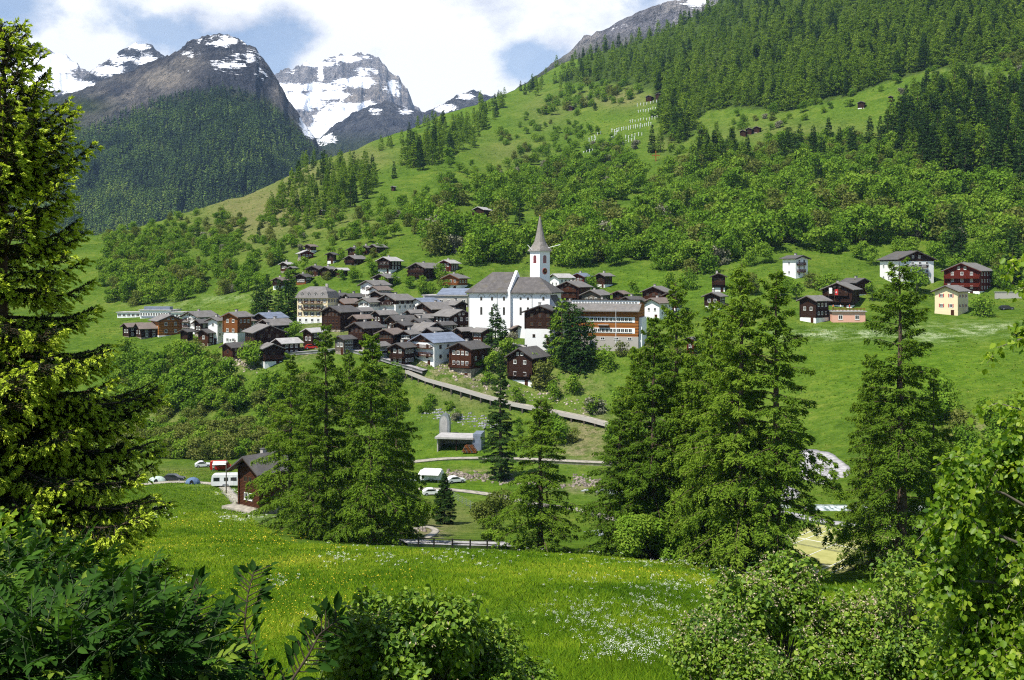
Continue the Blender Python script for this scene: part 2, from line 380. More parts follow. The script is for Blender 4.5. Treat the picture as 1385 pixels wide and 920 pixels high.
# ---------------------------------------------------------------- ground sheet
def blob(px, py, lst):
    o = np.zeros(px.shape)
    for (cx, cy_, rx, ry, a) in lst:
        o = np.maximum(o, a*np.exp(-(((px-cx)/rx)**2+((py-cy_)/ry)**2)))
    return o
FOREST = [[(752, 112), (795, 80), (860, 45), (980, -20), (1420, -160), (1420, 72), (1240, 100), (1130, 135), (1060, 152), (1000, 146), (950, 150), (925, 196), (898, 186), (880, 120), (810, 112)],
          [(1195, 195), (1235, 140), (1290, 118), (1400, 140), (1400, 240), (1325, 248), (1255, 236)]]
ys = np.concatenate([np.linspace(-45, 1.2, 24), np.exp(np.linspace(math.log(1.6), math.log(20), 60)), np.exp(np.linspace(math.log(20.3), math.log(1900), 640)), np.exp(np.linspace(math.log(1930), math.log(2900), 20))])
us = np.linspace(-330, 1740, 330)
Yg, Ug = np.meshgrid(ys, us, indexing='ij')
Xg = (Ug-CX)/F*(np.maximum(Yg, -30)+38)
Zg = hgt(Xg, Yg)
pxv = np.clip(Xg/np.maximum(Yg, 1.5)*F+CX, -400, 1800); pyv = HY-Zg/np.maximum(Yg, 1.5)*F
nz = fbm(Xg/25, Yg/25, 21, 4)
dry = blob(pxv, pyv, [(350, 285, 90, 45, .95), (330, 320, 40, 25, .5), (400, 235, 60, 22, .8), (300, 270, 40, 22, .7), (470, 300, 40, 15, .4), (490, 212, 45, 16, .55), (835, 133, 45, 14, .8), (900, 190, 20, 20, .4), (690, 205, 40, 18, .4), (740, 150, 40, 25, .35), (1070, 180, 130, 16, .35), (590, 705, 70, 22, .65), (230, 640, 60, 9, .5), (790, 590, 40, 26, .7), (250, 545, 40, 18, .6), (230, 580, 25, 8, .7), (640, 545, 60, 25, .3), (610, 690, 40, 10, .5)])
soil = blob(pxv, pyv, [(575, 440, 95, 26, .95), (470, 440, 60, 16, .7), (400, 475, 40, 10, .9), (800, 420, 50, 12, .6), (620, 505, 60, 12, .8), (205, 575, 26, 9, .9), (320, 490, 40, 12, .5), (590, 490, 40, 14, .55), (640, 528, 55, 14, .45), (760, 520, 50, 16, .5), (800, 575, 26, 20, .6), (1345, 570, 30, 12, .9), (790, 610, 40, 14, .6), (790, 660, 40, 8, .6), (650, 640, 50, 6, .6), (745, 375, 40, 5, .6), (585, 720, 20, 9, .9), (320, 692, 16, 5, .6), (960, 100, 14, 18, .6), (1310, 100, 30, 8, .3)])
lush = blob(pxv, pyv, [(640, 618, 90, 14, .9), (1250, 500, 160, 50, .8), (640, 660, 80, 10, .8), (860, 470, 30, 20, .6), (640, 390, 60, 12, .8), (960, 395, 120, 20, .5), (880, 385, 50, 20, .7), (600, 860, 900, 140, .55), (1000, 850, 120, 60, .7), (620, 125, 80, 30, .5), (1180, 310, 100, 30, .7)])
forest = np.zeros(pxv.shape)
for pg in FOREST+[[(300, 240), (0, 0), (0, 0)]][:0]: forest = np.maximum(forest, inpoly(pxv, pyv, pg)*.9)
forest = forest*np.where(Yg > 300, 1, 0)
high = np.clip((Yg-700)/500, 0, 1)*.6
nr, nc = Yg.shape; idx = np.arange(nr*nc).reshape(nr, nc)
quads = np.stack([idx[:-1, :-1], idx[:-1, 1:], idx[1:, 1:], idx[1:, :-1]], -1).reshape(-1, 4)
t = NT('alpine_meadow'); ps = t.pos()
n1 = t.noise(ps, .035, 6, .6); n2 = t.noise(ps, .35, 5, .65); n3 = t.noise(ps, 2.4, 4, .7, (1, 1, .4))
g = t.ramp(t.math('ADD', t.math('MULTIPLY', n1, .5), t.math('MULTIPLY', n2, .5)), [(.34, (.050, .100, .012)), (.5, (.092, .160, .018)), (.64, (.150, .195, .030))])
g = t.mix(t.math('MULTIPLY', t.attr('lush'), .8), g, t.ramp(n2, [(.3, (.062, .140, .009)), (.7, (.130, .225, .016))]))
dd = t.math('MULTIPLY', t.attr('dry'), t.step(t.math('ADD', n2, t.math('MULTIPLY', n1, .6)), .5, .95), clamp=True)
dd = t.math('MULTIPLY', t.math('ADD', t.math('MULTIPLY', t.attr('dry'), .6), dd), .85, clamp=True)
g = t.mix(dd, g, t.ramp(n3, [(.3, (.125, .135, .045)), (.7, (.225, .21, .085))]))
g = t.mix(t.math('MULTIPLY', t.attr('forest'), .85), g, t.ramp(n2, [(.35, (.020, .038, .010)), (.7, (.060, .085, .022))]))
sf = t.math('MULTIPLY', t.attr('soil'), t.step(n2, .36, .6))
g = t.mix(sf, g, t.ramp(n3, [(.3, (.16, .115, .07)), (.7, (.42, .34, .23))]))
n4 = t.noise(ps, .8, 6, .75, (1, 1, .5)); n5 = t.noise(ps, .16, 6, .7); g = t.mix(1.0, g, t.ramp(t.math('ADD', t.math('MULTIPLY', n4, .6), t.math('MULTIPLY', n5, .4)), [(.36, (.50, .56, .45)), (.5, (1, 1, 1)), (.62, (1.30, 1.18, 1.25))]), 'MULTIPLY')
spot = t.n('ShaderNodeTexVoronoi', feature='F1'); spot.inputs['Scale'].default_value = .55; t.l(ps, spot.inputs['Vector'])
g = t.mix(t.math('MULTIPLY', t.step(n3, .50, .30), .55), g, (.022, .055, .006))
yl = t.math('MULTIPLY', t.step(t.noise(ps, .09, 3), .5, .68), t.step(n3, .55, .68))
g = t.mix(t.math('MULTIPLY', yl, .45), g, (.36, .33, .03))
wf = t.math('MULTIPLY', t.attr('flower'), t.step(t.math('ADD', n3, t.math('MULTIPLY', n2, .5)), .66, .86))
g = t.mix(t.math('MULTIPLY', t.math('MULTIPLY', wf, t.step(n5, .40, .62)), .85), g, (.62, .65, .46))
t.diffuse(g, t.bump(t.math('ADD', n3, n2), .8, .5))
M['ground'] = t.m
flower = blob(pxv, pyv, [(1140, 452, 90, 7, .9), (1330, 445, 80, 8, .9), (1250, 455, 60, 8, .7), (340, 665, 45, 9, .45), (330, 702, 40, 7, .5), (230, 410, 60, 8, .3), (270, 660, 40, 5, .3), (330, 404, 60, 5, .4), (850, 450, 40, 5, .4)])
gme = mesh_np('ground', np.stack([Xg, Yg, Zg], -1).reshape(-1, 3), quads, M['ground'], attrs=dict(dry=dry.ravel(), soil=soil.ravel(), lush=lush.ravel(), forest=forest.ravel(), flower=flower.ravel()), smooth=True)
tag(link('ground', gme), kind='structure')

# ---------------------------------------------------------------- roads and water as ribbons laid on the ground
def ribbon(name, pts, width, m, lift=.12, step=1.5, flat=True, kind='structure'):
    """pts: (px, D) along the centre line"""
    P3 = [Vector(((px-CX)/F*D, D, 0)) for px, D in pts]
    V = []; 
    path = [P3[0]]
    for a, b in zip(P3, P3[1:]):
        n = max(1, int((b-a).length/step))
        path += [a.lerp(b, (i+1)/n) for i in range(n)]
    for _ in range(6): path = [path[0]]+[(path[i-1]+path[i]*2+path[i+1])/4 for i in range(1, len(path)-1)]+[path[-1]]
    nw = 5
    for i, p in enumerate(path):
        d = (path[min(i+1, len(path)-1)]-path[max(0, i-1)]).normalized(); s = Vector((d.y, -d.x, 0))
        q = [p+s*(width*((k/(nw-1))-.5)) for k in range(nw)]
        zs = [h1(v.x, v.y) for v in q]; zc = max(zs) if flat else None
        for v, z in zip(q, zs): V.append((v.x, v.y, (zc if flat else z)+lift))
    n = len(path); idx = np.arange(n*nw).reshape(n, nw)
    # a skirt gives the bed its thickness
    V += [(x, y, z-.8) for (x, y, z) in V]
    q = np.stack([idx[:-1, :-1], idx[:-1, 1:], idx[1:, 1:], idx[1:, :-1]], -1).reshape(-1, 4)
    o = n*nw; sk = []
    for e in (0, nw-1):
        for i in range(n-1): sk.append([idx[i, e], idx[i+1, e], idx[i+1, e]+o, idx[i, e]+o])
    return tag(link(name, mesh_np(name, V, np.concatenate([q, np.array(sk)]), m)), kind=kind)
def at(px, py): return (px, hit(px, py))
ribbon('track', [at(540, 628), at(600, 622), at(660, 621), at(720, 624), at(780, 626), at(840, 629), at(900, 633)], 3.2, M['gravel'])
ribbon('track', [at(566, 662), at(600, 662), at(640, 666), at(680, 673), at(735, 685), at(790, 691), at(830, 704), at(900, 712)], 2.6, M['gravel'])
ribbon('road', [(545, 124), (575, 125.5), (620, 128), (660, 130), (690, 131.5)], 2.6, M['gravel_grey'], lift=.35)
ribbon('road', [at(980, 692), at(1030, 692), at(1075, 700), at(1130, 712), at(1180, 716), at(1300, 722)], 2.6, M['gravel_grey'], lift=.25)
ribbon('road', [at(990, 640), at(1040, 655), at(1080, 672), at(1010, 688)], 3.0, M['gravel_grey'], lift=.25)
ribbon('path', [at(150, 660), at(230, 652), at(300, 656), at(330, 690)], 2.2, M['gravel'], lift=.05)
def gravel_disc():
    V, Q = [], []; nr_, na = 7, 40
    a = np.linspace(0, 2*PI, na, endpoint=False); rr = np.linspace(.02, 1, nr_); ed = 1+.10*np.sin(a*3+1)+.06*np.sin(a*5)
    px = (1110+rr[:, None]*(35*np.cos(a)+6*np.sin(a))*ed).ravel(); py = (633+rr[:, None]*22*np.sin(a)*ed).ravel(); D = hits(px, py)
    x = (px-CX)/F*D; V = np.stack([x, D, hgt(x, D)+.25], 1); V = np.concatenate([V, V[-na:]-[0, 0, .9]]); i = np.arange((nr_+1)*na).reshape(nr_+1, na)
    Q = np.stack([i[:-1], np.roll(i[:-1], -1, 1), np.roll(i[1:], -1, 1), i[1:]], -1).reshape(-1, 4)
    tag(link('parking_area', mesh_np('parking_area', V, Q, M['gravel_grey'])), kind='structure')
gravel_disc()
ribbon('lane', [at(375, 482), at(400, 479), at(430, 477), at(470, 474), at(505, 484), at(540, 498), at(575, 508)], 3.2, M['gravel_grey'], lift=.15)
ribbon('lane', [at(640, 470), at(680, 464), at(705, 470), at(740, 478), at(800, 468), at(870, 464)], 2.6, M['gravel_grey'], lift=.15)
ribbon('footpath', [at(560, 716), at(578, 712), at(592, 718), at(575, 729)], 1.2, M['gravel'], lift=.05)
t = NT('stream_water'); f = t.noise(t.pos(), 1.2, 6, .7, (1, .5, 1))
t.principled(t.ramp(f, [(.4, (.10, .16, .17)), (.56, (.75, .80, .82))]), .15, .5, t.bump(f, .6, .15)); M['water'] = t.m
ribbon('river', [at(520, 650), at(600, 652), at(690, 654), at(760, 661), at(800, 662), at(860, 668), at(930, 680), at(1000, 676), at(1080, 690), at(1300, 690)], 5.5, M['water'], lift=-.05)
ribbon('river', [at(800, 725), at(850, 718), at(930, 705)], 3.5, M['water'], lift=.1)

# ---------------------------------------------------------------- mountains
def mrock(name, rockA, rockB, scree, snow_lo, snow_hi, sc):
    t = NT(name); ps = t.pos()
    f = t.noise(ps, .006*sc, 8, .65); g = t.noise(ps, .03*sc, 6, .7, (1, 1, .25)); b = t.math('ADD', t.math('MULTIPLY', t.noise(ps, .022*sc, 10, .74, (.40, .40, 1.8), .9), .38), t.math('MULTIPLY', t.noise(ps, .085*sc, 8, .78, (.32, .32, 2.0), .6), .62))
    c = t.mix(t.step(f, .4, .62), rockA, rockB)
    c = t.mix(t.math('MULTIPLY', t.step(g, .45, .7), .6), c, tuple(x*.45 for x in rockA))
    c = t.mix(t.math('MULTIPLY', t.attr('scree'), t.step(t.math('ADD', f, t.math('MULTIPLY', g, .4)), .50, .78)), c, scree)
    c = t.mix(t.attr('green'), c, t.ramp(g, [(.35, (.045, .075, .018)), (.65, (.115, .135, .042))]))
    s = t.math('ADD', t.attr('snow'), t.math('MULTIPLY', t.math('SUBTRACT', t.math('ADD', t.math('MULTIPLY', b, .75), t.math('MULTIPLY', g, .25)), .5), 3.0))
    k2 = t.noise(ps, .045*sc, 9, .78, (1, 1, .45)); c = t.mix(1.0, c, t.ramp(k2, [(.36, (.50, .52, .56)), (.5, (.95, .95, .95)), (.64, (1.45, 1.4, 1.32))]), 'MULTIPLY')
    sn = t.step(s, snow_lo, snow_hi)
    c = t.mix(sn, c, (.93, .94, .97))
    h = t.noise(ps, .02*sc, 9, .72); d = t.diffuse(c, t.bump(t.math('ADD', t.math('MULTIPLY', f, 2), t.math('ADD', g, h)), 1.0, 70/sc)); t.l(t.math('MULTIPLY_ADD', sn, -.85, 1.0), d.inputs['Normal'].links[0].from_node.inputs['Strength']); return t.m
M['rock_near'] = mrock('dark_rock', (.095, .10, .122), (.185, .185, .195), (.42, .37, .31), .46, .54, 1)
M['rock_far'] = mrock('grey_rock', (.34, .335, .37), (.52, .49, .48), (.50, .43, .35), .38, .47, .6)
class Mountain:
    def __init__(s, ridge, Db, Dr, pyb, curve=1.0, amp=60, sc=260, seed=0, tilt=0, ramp_=.3, jag=.0, gs=24, ga=150):
        s.rx = [p[0] for p in ridge]; s.ry = [p[1] for p in ridge]
        s.__dict__.update(Db=Db, Dr=Dr, pyb=pyb, curve=curve, amp=amp, sc=sc, seed=seed, tilt=tilt, jag=jag, gs=gs, ga=ga)
    def pos(s, px, t):
        ry = np.interp(px, s.rx, s.ry)+s.jag*(fbm(px/9, px*0, s.seed+40, 4)+.55*fbm(px/2.6, px*0+3, s.seed+41, 3))
        tt = np.clip(t, 0, 1); D = s.Db+(s.Dr+s.tilt*(px-CX)-s.Db)*t
        py = s.pyb+(ry-s.pyb)*tt**s.curve
        back = np.maximum(t-1, 0); py = py+back*600
        X = (px-CX)/F*D; Z = -(py-HY)/F*D
        gul = ridged((px+26*fbm(px/40, tt*6, s.seed+5, 4)+45*tt)/s.gs, tt*3.2+px/120, s.seed+9, 5); s.gul = gul
        dn = ((ridged(X/s.sc, D/s.sc*1.0, s.seed, 5)-.55)*s.amp+(gul-.52)*s.ga)*np.clip(np.minimum(tt*4, (1.02-tt)*3.0+.06), 0, 1)
        D2 = D-dn*.9; return (px-CX)/F*D2, D2, Z+dn*.35
    def build(s, name, px0, px1, nx, nt, mat, fn):
        px, tt = np.meshgrid(np.linspace(px0, px1, nx), np.concatenate([np.linspace(0, 1, nt), [1.1, 1.3]]), indexing='ij')
        X, Y, Z = s.pos(px, tt); gul = s.gul; a, b = X/Y*F+CX, HY-Z/Y*F
        i = np.arange(px.size).reshape(px.shape)
        q = np.stack([i[:-1, :-1], i[1:, :-1], i[1:, 1:], i[:-1, 1:]], -1).reshape(-1, 4)
        at_ = dict(snow=np.zeros(px.size), scree=np.zeros(px.size), green=np.zeros(px.size))
        for k_, v in fn(a, b, tt).items(): at_[k_] = np.clip(v+((.5-gul)*.6*(v > .18) if k_ == 'snow' else 0), -1, 2).ravel()
        return tag(link(name, mesh_np(name, np.stack([X, Y, Z], -1).reshape(-1, 3), q, mat, attrs=at_, smooth=True)), kind='structure')
M1 = Mountain([(-250, 230), (0, 160), (60, 133), (100, 126), (130, 114), (165, 100), (200, 86), (232, 73), (245, 67), (258, 55), (275, 50), (292, 46), (310, 48), (330, 58), (346, 66), (358, 82), (372, 102), (385, 125), (396, 143), (408, 160), (420, 180), (432, 196), (450, 210), (520, 240), (800, 330)], 1700, 2900, 405, 1.0, 150, 330, 5, jag=3.5, gs=34, ga=75)
def f1(a, b, t_):
    top = blob(a, b, [(300, 56, 80, 12, .60), (270, 72, 34, 14, .54), (325, 80, 46, 18, .50), (290, 98, 70, 12, .42), (350, 100, 20, 16, .42), (235, 80, 20, 8, .5), (338, 75, 22, 22, .62), (305, 88, 60, 12, .60), (250, 72, 16, 7, .7), (350, 100, 18, 12, .5), (430, 178, 24, 14, .85), (415, 165, 14, 16, .8)])
    scr = blob(a, b, [(215, 105, 45, 18, 1.2), (165, 135, 45, 16, 1.1), (130, 160, 40, 10, .9), (245, 85, 30, 12, .9), (375, 130, 8, 20, .5)])
    gr = np.clip(blob(a, b, [(100, 145, 45, 14, 1.1), (70, 165, 60, 20, 1)])+np.clip((b-np.interp(a, [0, 60, 150, 220, 300, 360, 400, 430], [175, 175, 165, 128, 112, 125, 158, 195]))/16, 0, 1), 0, 1)
    return dict(snow=top-.02, scree=scr, green=gr)
M1.build('mountain', -250, 800, 620, 170, M['rock_near'], f1)
M2 = Mountain([(-100, 190), (40, 150), (90, 124), (120, 98), (150, 78), (168, 66), (185, 57), (205, 62), (214, 70), (228, 78), (300, 130), (420, 260)], 3300, 4300, 330, 1.0, 160, 380, 9, jag=4, gs=26, ga=170)
M2.build('mountain', -100, 420, 240, 90, M['rock_near'], lambda a, b, t_: dict(snow=blob(a, b, [(165, 80, 36, 13, .80), (150, 95, 36, 13, .80), (195, 82, 24, 14, .74), (110, 122, 46, 14, .85), (187, 63, 26, 8, .78), (210, 84, 16, 14, .7), (230, 92, 20, 8, .66)])))
M3 = Mountain([(-250, 160), (-60, 120), (0, 78), (20, 70), (36, 64), (52, 60), (57, 66), (66, 69), (80, 71), (90, 74), (96, 84), (105, 91), (118, 97), (160, 130), (300, 220)], 4200, 5400, 330, 1.0, 190, 420, 13, jag=5, gs=28, ga=200)
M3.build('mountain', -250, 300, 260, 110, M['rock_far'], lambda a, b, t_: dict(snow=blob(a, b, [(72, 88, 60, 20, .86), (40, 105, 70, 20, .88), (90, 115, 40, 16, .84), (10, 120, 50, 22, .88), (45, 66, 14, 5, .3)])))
M4 = Mountain([(250, 150), (330, 122), (368, 104), (385, 96), (400, 89), (415, 84), (424, 86), (430, 83), (441, 82), (452, 79), (462, 75), (476, 75), (488, 71), (500, 75), (510, 79), (520, 87), (530, 95), (538, 103), (546, 114), (552, 124), (558, 138), (566, 150), (600, 190), (700, 260)], 5200, 6600, 330, 1.0, 240, 520, 17, jag=6, gs=26, ga=210)
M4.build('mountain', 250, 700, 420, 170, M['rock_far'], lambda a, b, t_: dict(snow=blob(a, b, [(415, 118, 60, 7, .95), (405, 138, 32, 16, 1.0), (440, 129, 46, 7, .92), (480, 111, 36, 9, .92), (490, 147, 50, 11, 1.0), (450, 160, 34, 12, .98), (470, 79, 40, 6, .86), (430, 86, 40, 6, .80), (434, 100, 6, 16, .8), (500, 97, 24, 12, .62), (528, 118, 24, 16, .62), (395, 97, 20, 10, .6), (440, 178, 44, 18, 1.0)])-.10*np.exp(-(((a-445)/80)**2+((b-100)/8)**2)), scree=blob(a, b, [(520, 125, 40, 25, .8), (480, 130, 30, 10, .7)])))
M5 = Mountain([(250, 240), (400, 205), (432, 186), (455, 168), (480, 152), (500, 143), (520, 138), (540, 141), (556, 148), (575, 152), (600, 140), (614, 132), (628, 126), (640, 124), (660, 130), (800, 160)], 3200, 4400, 320, 1.0, 120, 330, 23, jag=3)
M5.build('mountain', 250, 800, 260, 90, M['rock_near'], lambda a, b, t_: dict(snow=blob(a, b, [(505, 150, 18, 8, .68), (548, 151, 16, 7, .78), (600, 146, 26, 10, .84), (590, 140, 26, 8, .76), (630, 130, 20, 8, .76), (440, 190, 24, 12, .8)]), green=np.clip((b-175)/25, 0, .9)))
M6 = Mountain([(600, 190), (700, 120), (770, 70), (790, 50), (815, 40), (840, 28), (862, 18), (880, 10), (905, 3), (940, -2), (985, -8), (1100, -40), (1300, -80), (1700, -140)], 2100, 2700, 300, 1.0, 70, 220, 31, jag=2.5)
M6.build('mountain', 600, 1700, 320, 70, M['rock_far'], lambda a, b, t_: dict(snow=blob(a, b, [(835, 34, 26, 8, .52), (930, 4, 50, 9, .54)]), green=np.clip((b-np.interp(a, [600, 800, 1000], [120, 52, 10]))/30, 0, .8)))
def haze():
    b = MB(); t = NT('valley_haze'); v = t.n('ShaderNodeVolumePrincipled'); v.inputs['Color'].default_value = (.42, .64, 1, 1); v.inputs['Density'].default_value = HAZE; v.inputs['Anisotropy'].default_value = 0
    t.l(v.outputs[0], t.out.inputs['Volume'])
    b.box(-5500, 5500, -120, 8200, -330, 1750, t.m); tag(b.build('haze'), kind='stuff')
if HAZE: haze()
# ---------------------------------------------------------------- foliage building
def nrm(v): return v/np.maximum(np.linalg.norm(v, axis=-1, keepdims=True), 1e-9)
def cards(c, ax, nr, ln, wd, fold=.12):
    """leaf-shaped quads: c base, ax long axis, nr face normal"""
    ax = nrm(ax); sd_ = nrm(np.cross(ax, nr)); n2 = np.cross(sd_, ax)
    ln = np.asarray(ln)[:, None]; wd = np.asarray(wd)[:, None]
    m = c+ax*ln*.45
    V = np.stack([c, m+sd_*wd*.5+n2*wd*fold, c+ax*ln, m-sd_*wd*.5+n2*wd*fold], 1).reshape(-1, 3)
    return V, np.arange(len(V)).reshape(-1, 4)
def tubes(curves, rads, n=4):
    """curves: list of (k,3) arrays; rads same shape (k,)"""
    V = []; Fq = []; b = 0
    for p, r in zip(curves, rads):
        d = nrm(np.gradient(p, axis=0)); up = np.where(np.abs(d[:, 2:3]) < .9, np.array([[0, 0, 1.]]), np.array([[1., 0, 0]]))
        a = nrm(np.cross(d, up)); q = np.cross(d, a); th = np.arange(n)*2*PI/n
        ring = p[:, None]+(a[:, None]*np.cos(th)[None, :, None]+q[:, None]*np.sin(th)[None, :, None])*r[:, None, None]
        k_ = len(p); V.append(ring.reshape(-1, 3)); i = np.arange(k_*n).reshape(k_, n)
        Fq.append(np.stack([i[:-1], np.roll(i[:-1], -1, 1), np.roll(i[1:], -1, 1), i[1:]], -1).reshape(-1, 4)+b); b += k_*n
    return np.concatenate(V), np.concatenate(Fq)

G_LARCH = [(0, (.040, .078, .010)), (.35, (.098, .178, .017)), (.7, (.170, .268, .025)), (1, (.26, .35, .048))]
G_SPRUCE = [(0, (.016, .036, .010)), (.5, (.036, .078, .016)), (1, (.075, .135, .024))]
G_LEAF = [(0, (.065, .138, .014)), (.4, (.138, .252, .022)), (.75, (.22, .325, .036)), (1, (.30, .36, .065))]
G_OLIVE = [(0, (.085, .125, .022)), (.5, (.155, .19, .038)), (1, (.24, .235, .07))]
G_GREY = [(0, (.12, .14, .075)), (.5, (.23, .23, .15)), (1, (.38, .36, .28))]
M['larch'] = mat_leaf('larch_needles', G_LARCH, .34, gloss=False)
M['spruce'] = mat_leaf('spruce_needles', G_SPRUCE, .15, gloss=False)
M['leaf'] = mat_leaf('spring_leaves', G_LEAF, .3, gloss=False)
M['olive'] = mat_leaf('olive_leaves', G_OLIVE, .3, gloss=False)
M['blossom'] = mat_leaf('grey_twigs_and_blossom', G_GREY, .2, gloss=False)

def conifer(seed, H, Rm, nb, cd, size, mat, kind='larch', limbs=True, base=.06, lop=0):
    """returns (trunk mesh, crown mesh); cd = cards per metre of branch"""
    r = np.random.default_rng(seed)
    t = np.sort(r.random(nb)**.88)*(1-base)+base; t[-1] = .985
    if kind == 'larch': prof = np.interp(t, [0, .10, .26, .55, .82, 1], [.55, .92, 1.0, .70, .34, .05])
    else: prof = np.minimum((1-t)**.9*1.05, .6+t*2)
    L = Rm*prof*r.uniform(.42 if kind == 'larch' else .6, 1.15, nb)+.25
    clump = .75+.5*vn(t*H*.55, t*0, seed)
    L *= clump
    az = np.arange(nb)*2.39996+r.normal(0, .5, nb)
    if lop: L *= 1+lop*np.cos(az-1.0)
    d = np.stack([np.cos(az), np.sin(az), 0*az], 1); sdv = np.stack([-np.sin(az), np.cos(az), 0*az], 1)
    up = np.interp(t, [0, .5, 1], [-.05, .16, .75])+r.normal(0, .09, nb); dr = np.interp(t, [0, .6, 1], [.34, .28, .1])*(1.2 if kind == 'larch' else 1)
    def bp(i, s):
        return d[i]*(L[i]*s)[:, None]+np.stack([0*s, 0*s, t[i]*H+L[i]*(up[i]*s-dr[i]*s*s+(.16*s**4 if kind != 'larch' else 0))], 1)
    n = int(L.sum()*cd); nq = 15 if limbs else 7
    S = np.sort(r.random((nb, nq))**.75, 1)*.9+.10; LAT = np.where(np.arange(nq) % 2, 1, -1)[None]*.40*L[:, None]*(1.12-S)*r.uniform(.5, 1.25, (nb, nq)); LAT[:, -1] *= .2
    i = r.choice(nb, n, p=L/L.sum()); q = r.integers(0, nq, n); s = S[i, q]; la = LAT[i, q]; f = r.random(n)**.8; lh = 1 if kind == 'larch' else .6
    c = bp(i, s)+sdv[i]*(la*f)[:, None]+d[i]*(np.abs(la)*.55*f)[:, None]+r.normal(0, .05 if limbs else .16, (n, 3))
    c[:, 2] -= lh*(np.abs(la)*.55*f*f+np.abs(r.normal(0, 1, n))*(.10+.03*L[i]))-.06
    ax = d[i]*r.uniform(.2, .8, (n, 1))+sdv[i]*np.sign(la)[:, None]*r.uniform(.1, 1, (n, 1))+np.stack([r.normal(0, .3, n), r.normal(0, .3, n), -r.random(n)*(1.0 if kind == 'larch' else .5)], 1)
    nr = np.stack([r.normal(0, .5, n), r.normal(0, .5, n), r.uniform(.3, 1, n)], 1)+d[i]*r.uniform(-.1, .7, (n, 1))
    ln = size*r.uniform(.6, 1.35, n); V, Q = cards(c, ax, nr, ln, ln*r.uniform(.26, .46, n))
    tip = np.clip(s-.75, 0, 1)*.9
    tint = np.clip(r.normal(.42, .2, n)+tip+.15*(vn(c[:, 0]*.8, c[:, 2]*.8+seed, 2)-.5), 0, 1)
    # top leader
    crown = mesh_np('crown', V, Q, mat, attrs={'tint': np.repeat(tint, 4)})
    k_ = 9; zt = np.linspace(-1.0, H, k_); wob = np.stack([r.normal(0, .05, k_), r.normal(0, .05, k_), zt], 1)
    cur = [wob]; rad = [np.interp(zt, [-1, 0, H*.5, H], [H*.019, H*.0155, H*.009, .012])]
    if limbs:
        for b in range(nb):
            ss = np.linspace(0, .93, 5); p = bp(np.full(5, b), ss); cur.append(p); rad.append(np.linspace(.012+.012*L[b], .006, 5))
        for b in range(int(nb*.12)):   # dead stubs low on the stem
            a = r.random()*6.28; z = r.uniform(.02, .3)*H; l_ = r.uniform(.5, .4*Rm); dd = np.array([math.cos(a), math.sin(a), -.15])
            cur.append(np.array([[0, 0, z]])+dd*np.linspace(0, l_, 4)[:, None]); rad.append(np.linspace(.03, .008, 4))
    TV, TQ = tubes(cur[:1], rad[:1], 8)
    if limbs:
        V2, Q2 = tubes(cur[1:], rad[1:], 3); TQ = np.concatenate([TQ, Q2+len(TV)]); TV = np.concatenate([TV, V2])
    trunk = mesh_np('trunk', TV, TQ, M['bark'], smooth=True)
    return trunk, crown, (V, Q, tint)

def broadleaf(seed, H, Rm, n, size, mats, nl=11, low=.18, squash=.8, core=False):
    """lumpy crown of leaf clumps; returns crown data"""
    r = np.random.default_rng(seed)
    z = r.uniform(low+.12, .88, nl)*H; rr = Rm*np.sqrt(np.clip(1-((z/H-.5)/.56)**2, .05, 1))*.72
    a = r.random(nl)*6.28; q = np.sqrt(r.random(nl))
    lc = np.stack([np.cos(a)*rr*q, np.sin(a)*rr*q, z], 1); lr = r.uniform(.34, .58, nl)*min(Rm, H*.5)*1.05
    lc[0] = (0, 0, H*.80); lr[0] = H*.2
    k_ = r.choice(nl, n, p=lr**2/(lr**2).sum()); u = nrm(r.normal(0, 1, (n, 3))+np.array([0, 0, .25]))
    rad = lr[k_]*np.clip(r.normal(.88, .14, n), .3, 1.12)
    c = lc[k_]+u*rad[:, None]*np.array([1, 1, squash]); c[:, 2] = np.maximum(c[:, 2], .1)
    nr = u+r.normal(0, .55, (n, 3))+np.array([0, 0, .3]); ax = np.cross(nr, r.normal(0, 1, (n, 3)))
    ln = size*r.uniform(.6, 1.3, n); V, Q = cards(c, ax, nr, ln, ln*r.uniform(.6, .9, n))
    ltint = r.normal(0, .16, nl)
    tint = np.clip(r.normal(.45, .17, n)+ltint[k_], 0, 1)
    return V, Q, tint, lc, lr
def branches(seed, H, lc, r0):
    r = np.random.default_rng(seed+77); cur = []; rad = []
    z = np.linspace(-.6, H*.62, 6); tp = np.stack([r.normal(0, .04*H*.2, 6), r.normal(0, .04*H*.2, 6), z], 1); cur.append(tp); rad.append(np.linspace(r0, r0*.35, 6))
    for c in lc:
        s = np.linspace(0, 1, 5)[:, None]; b = np.array([0, 0, min(c[2]*.55, H*.5)*r.uniform(.5, 1)])
        p = b+(c-b)*s; p[:, 2] += np.sin(s[:, 0]*PI)*.06*H; cur.append(p); rad.append(np.linspace(r0*.45, r0*.08, 5))
    return tubes(cur, rad, 5)

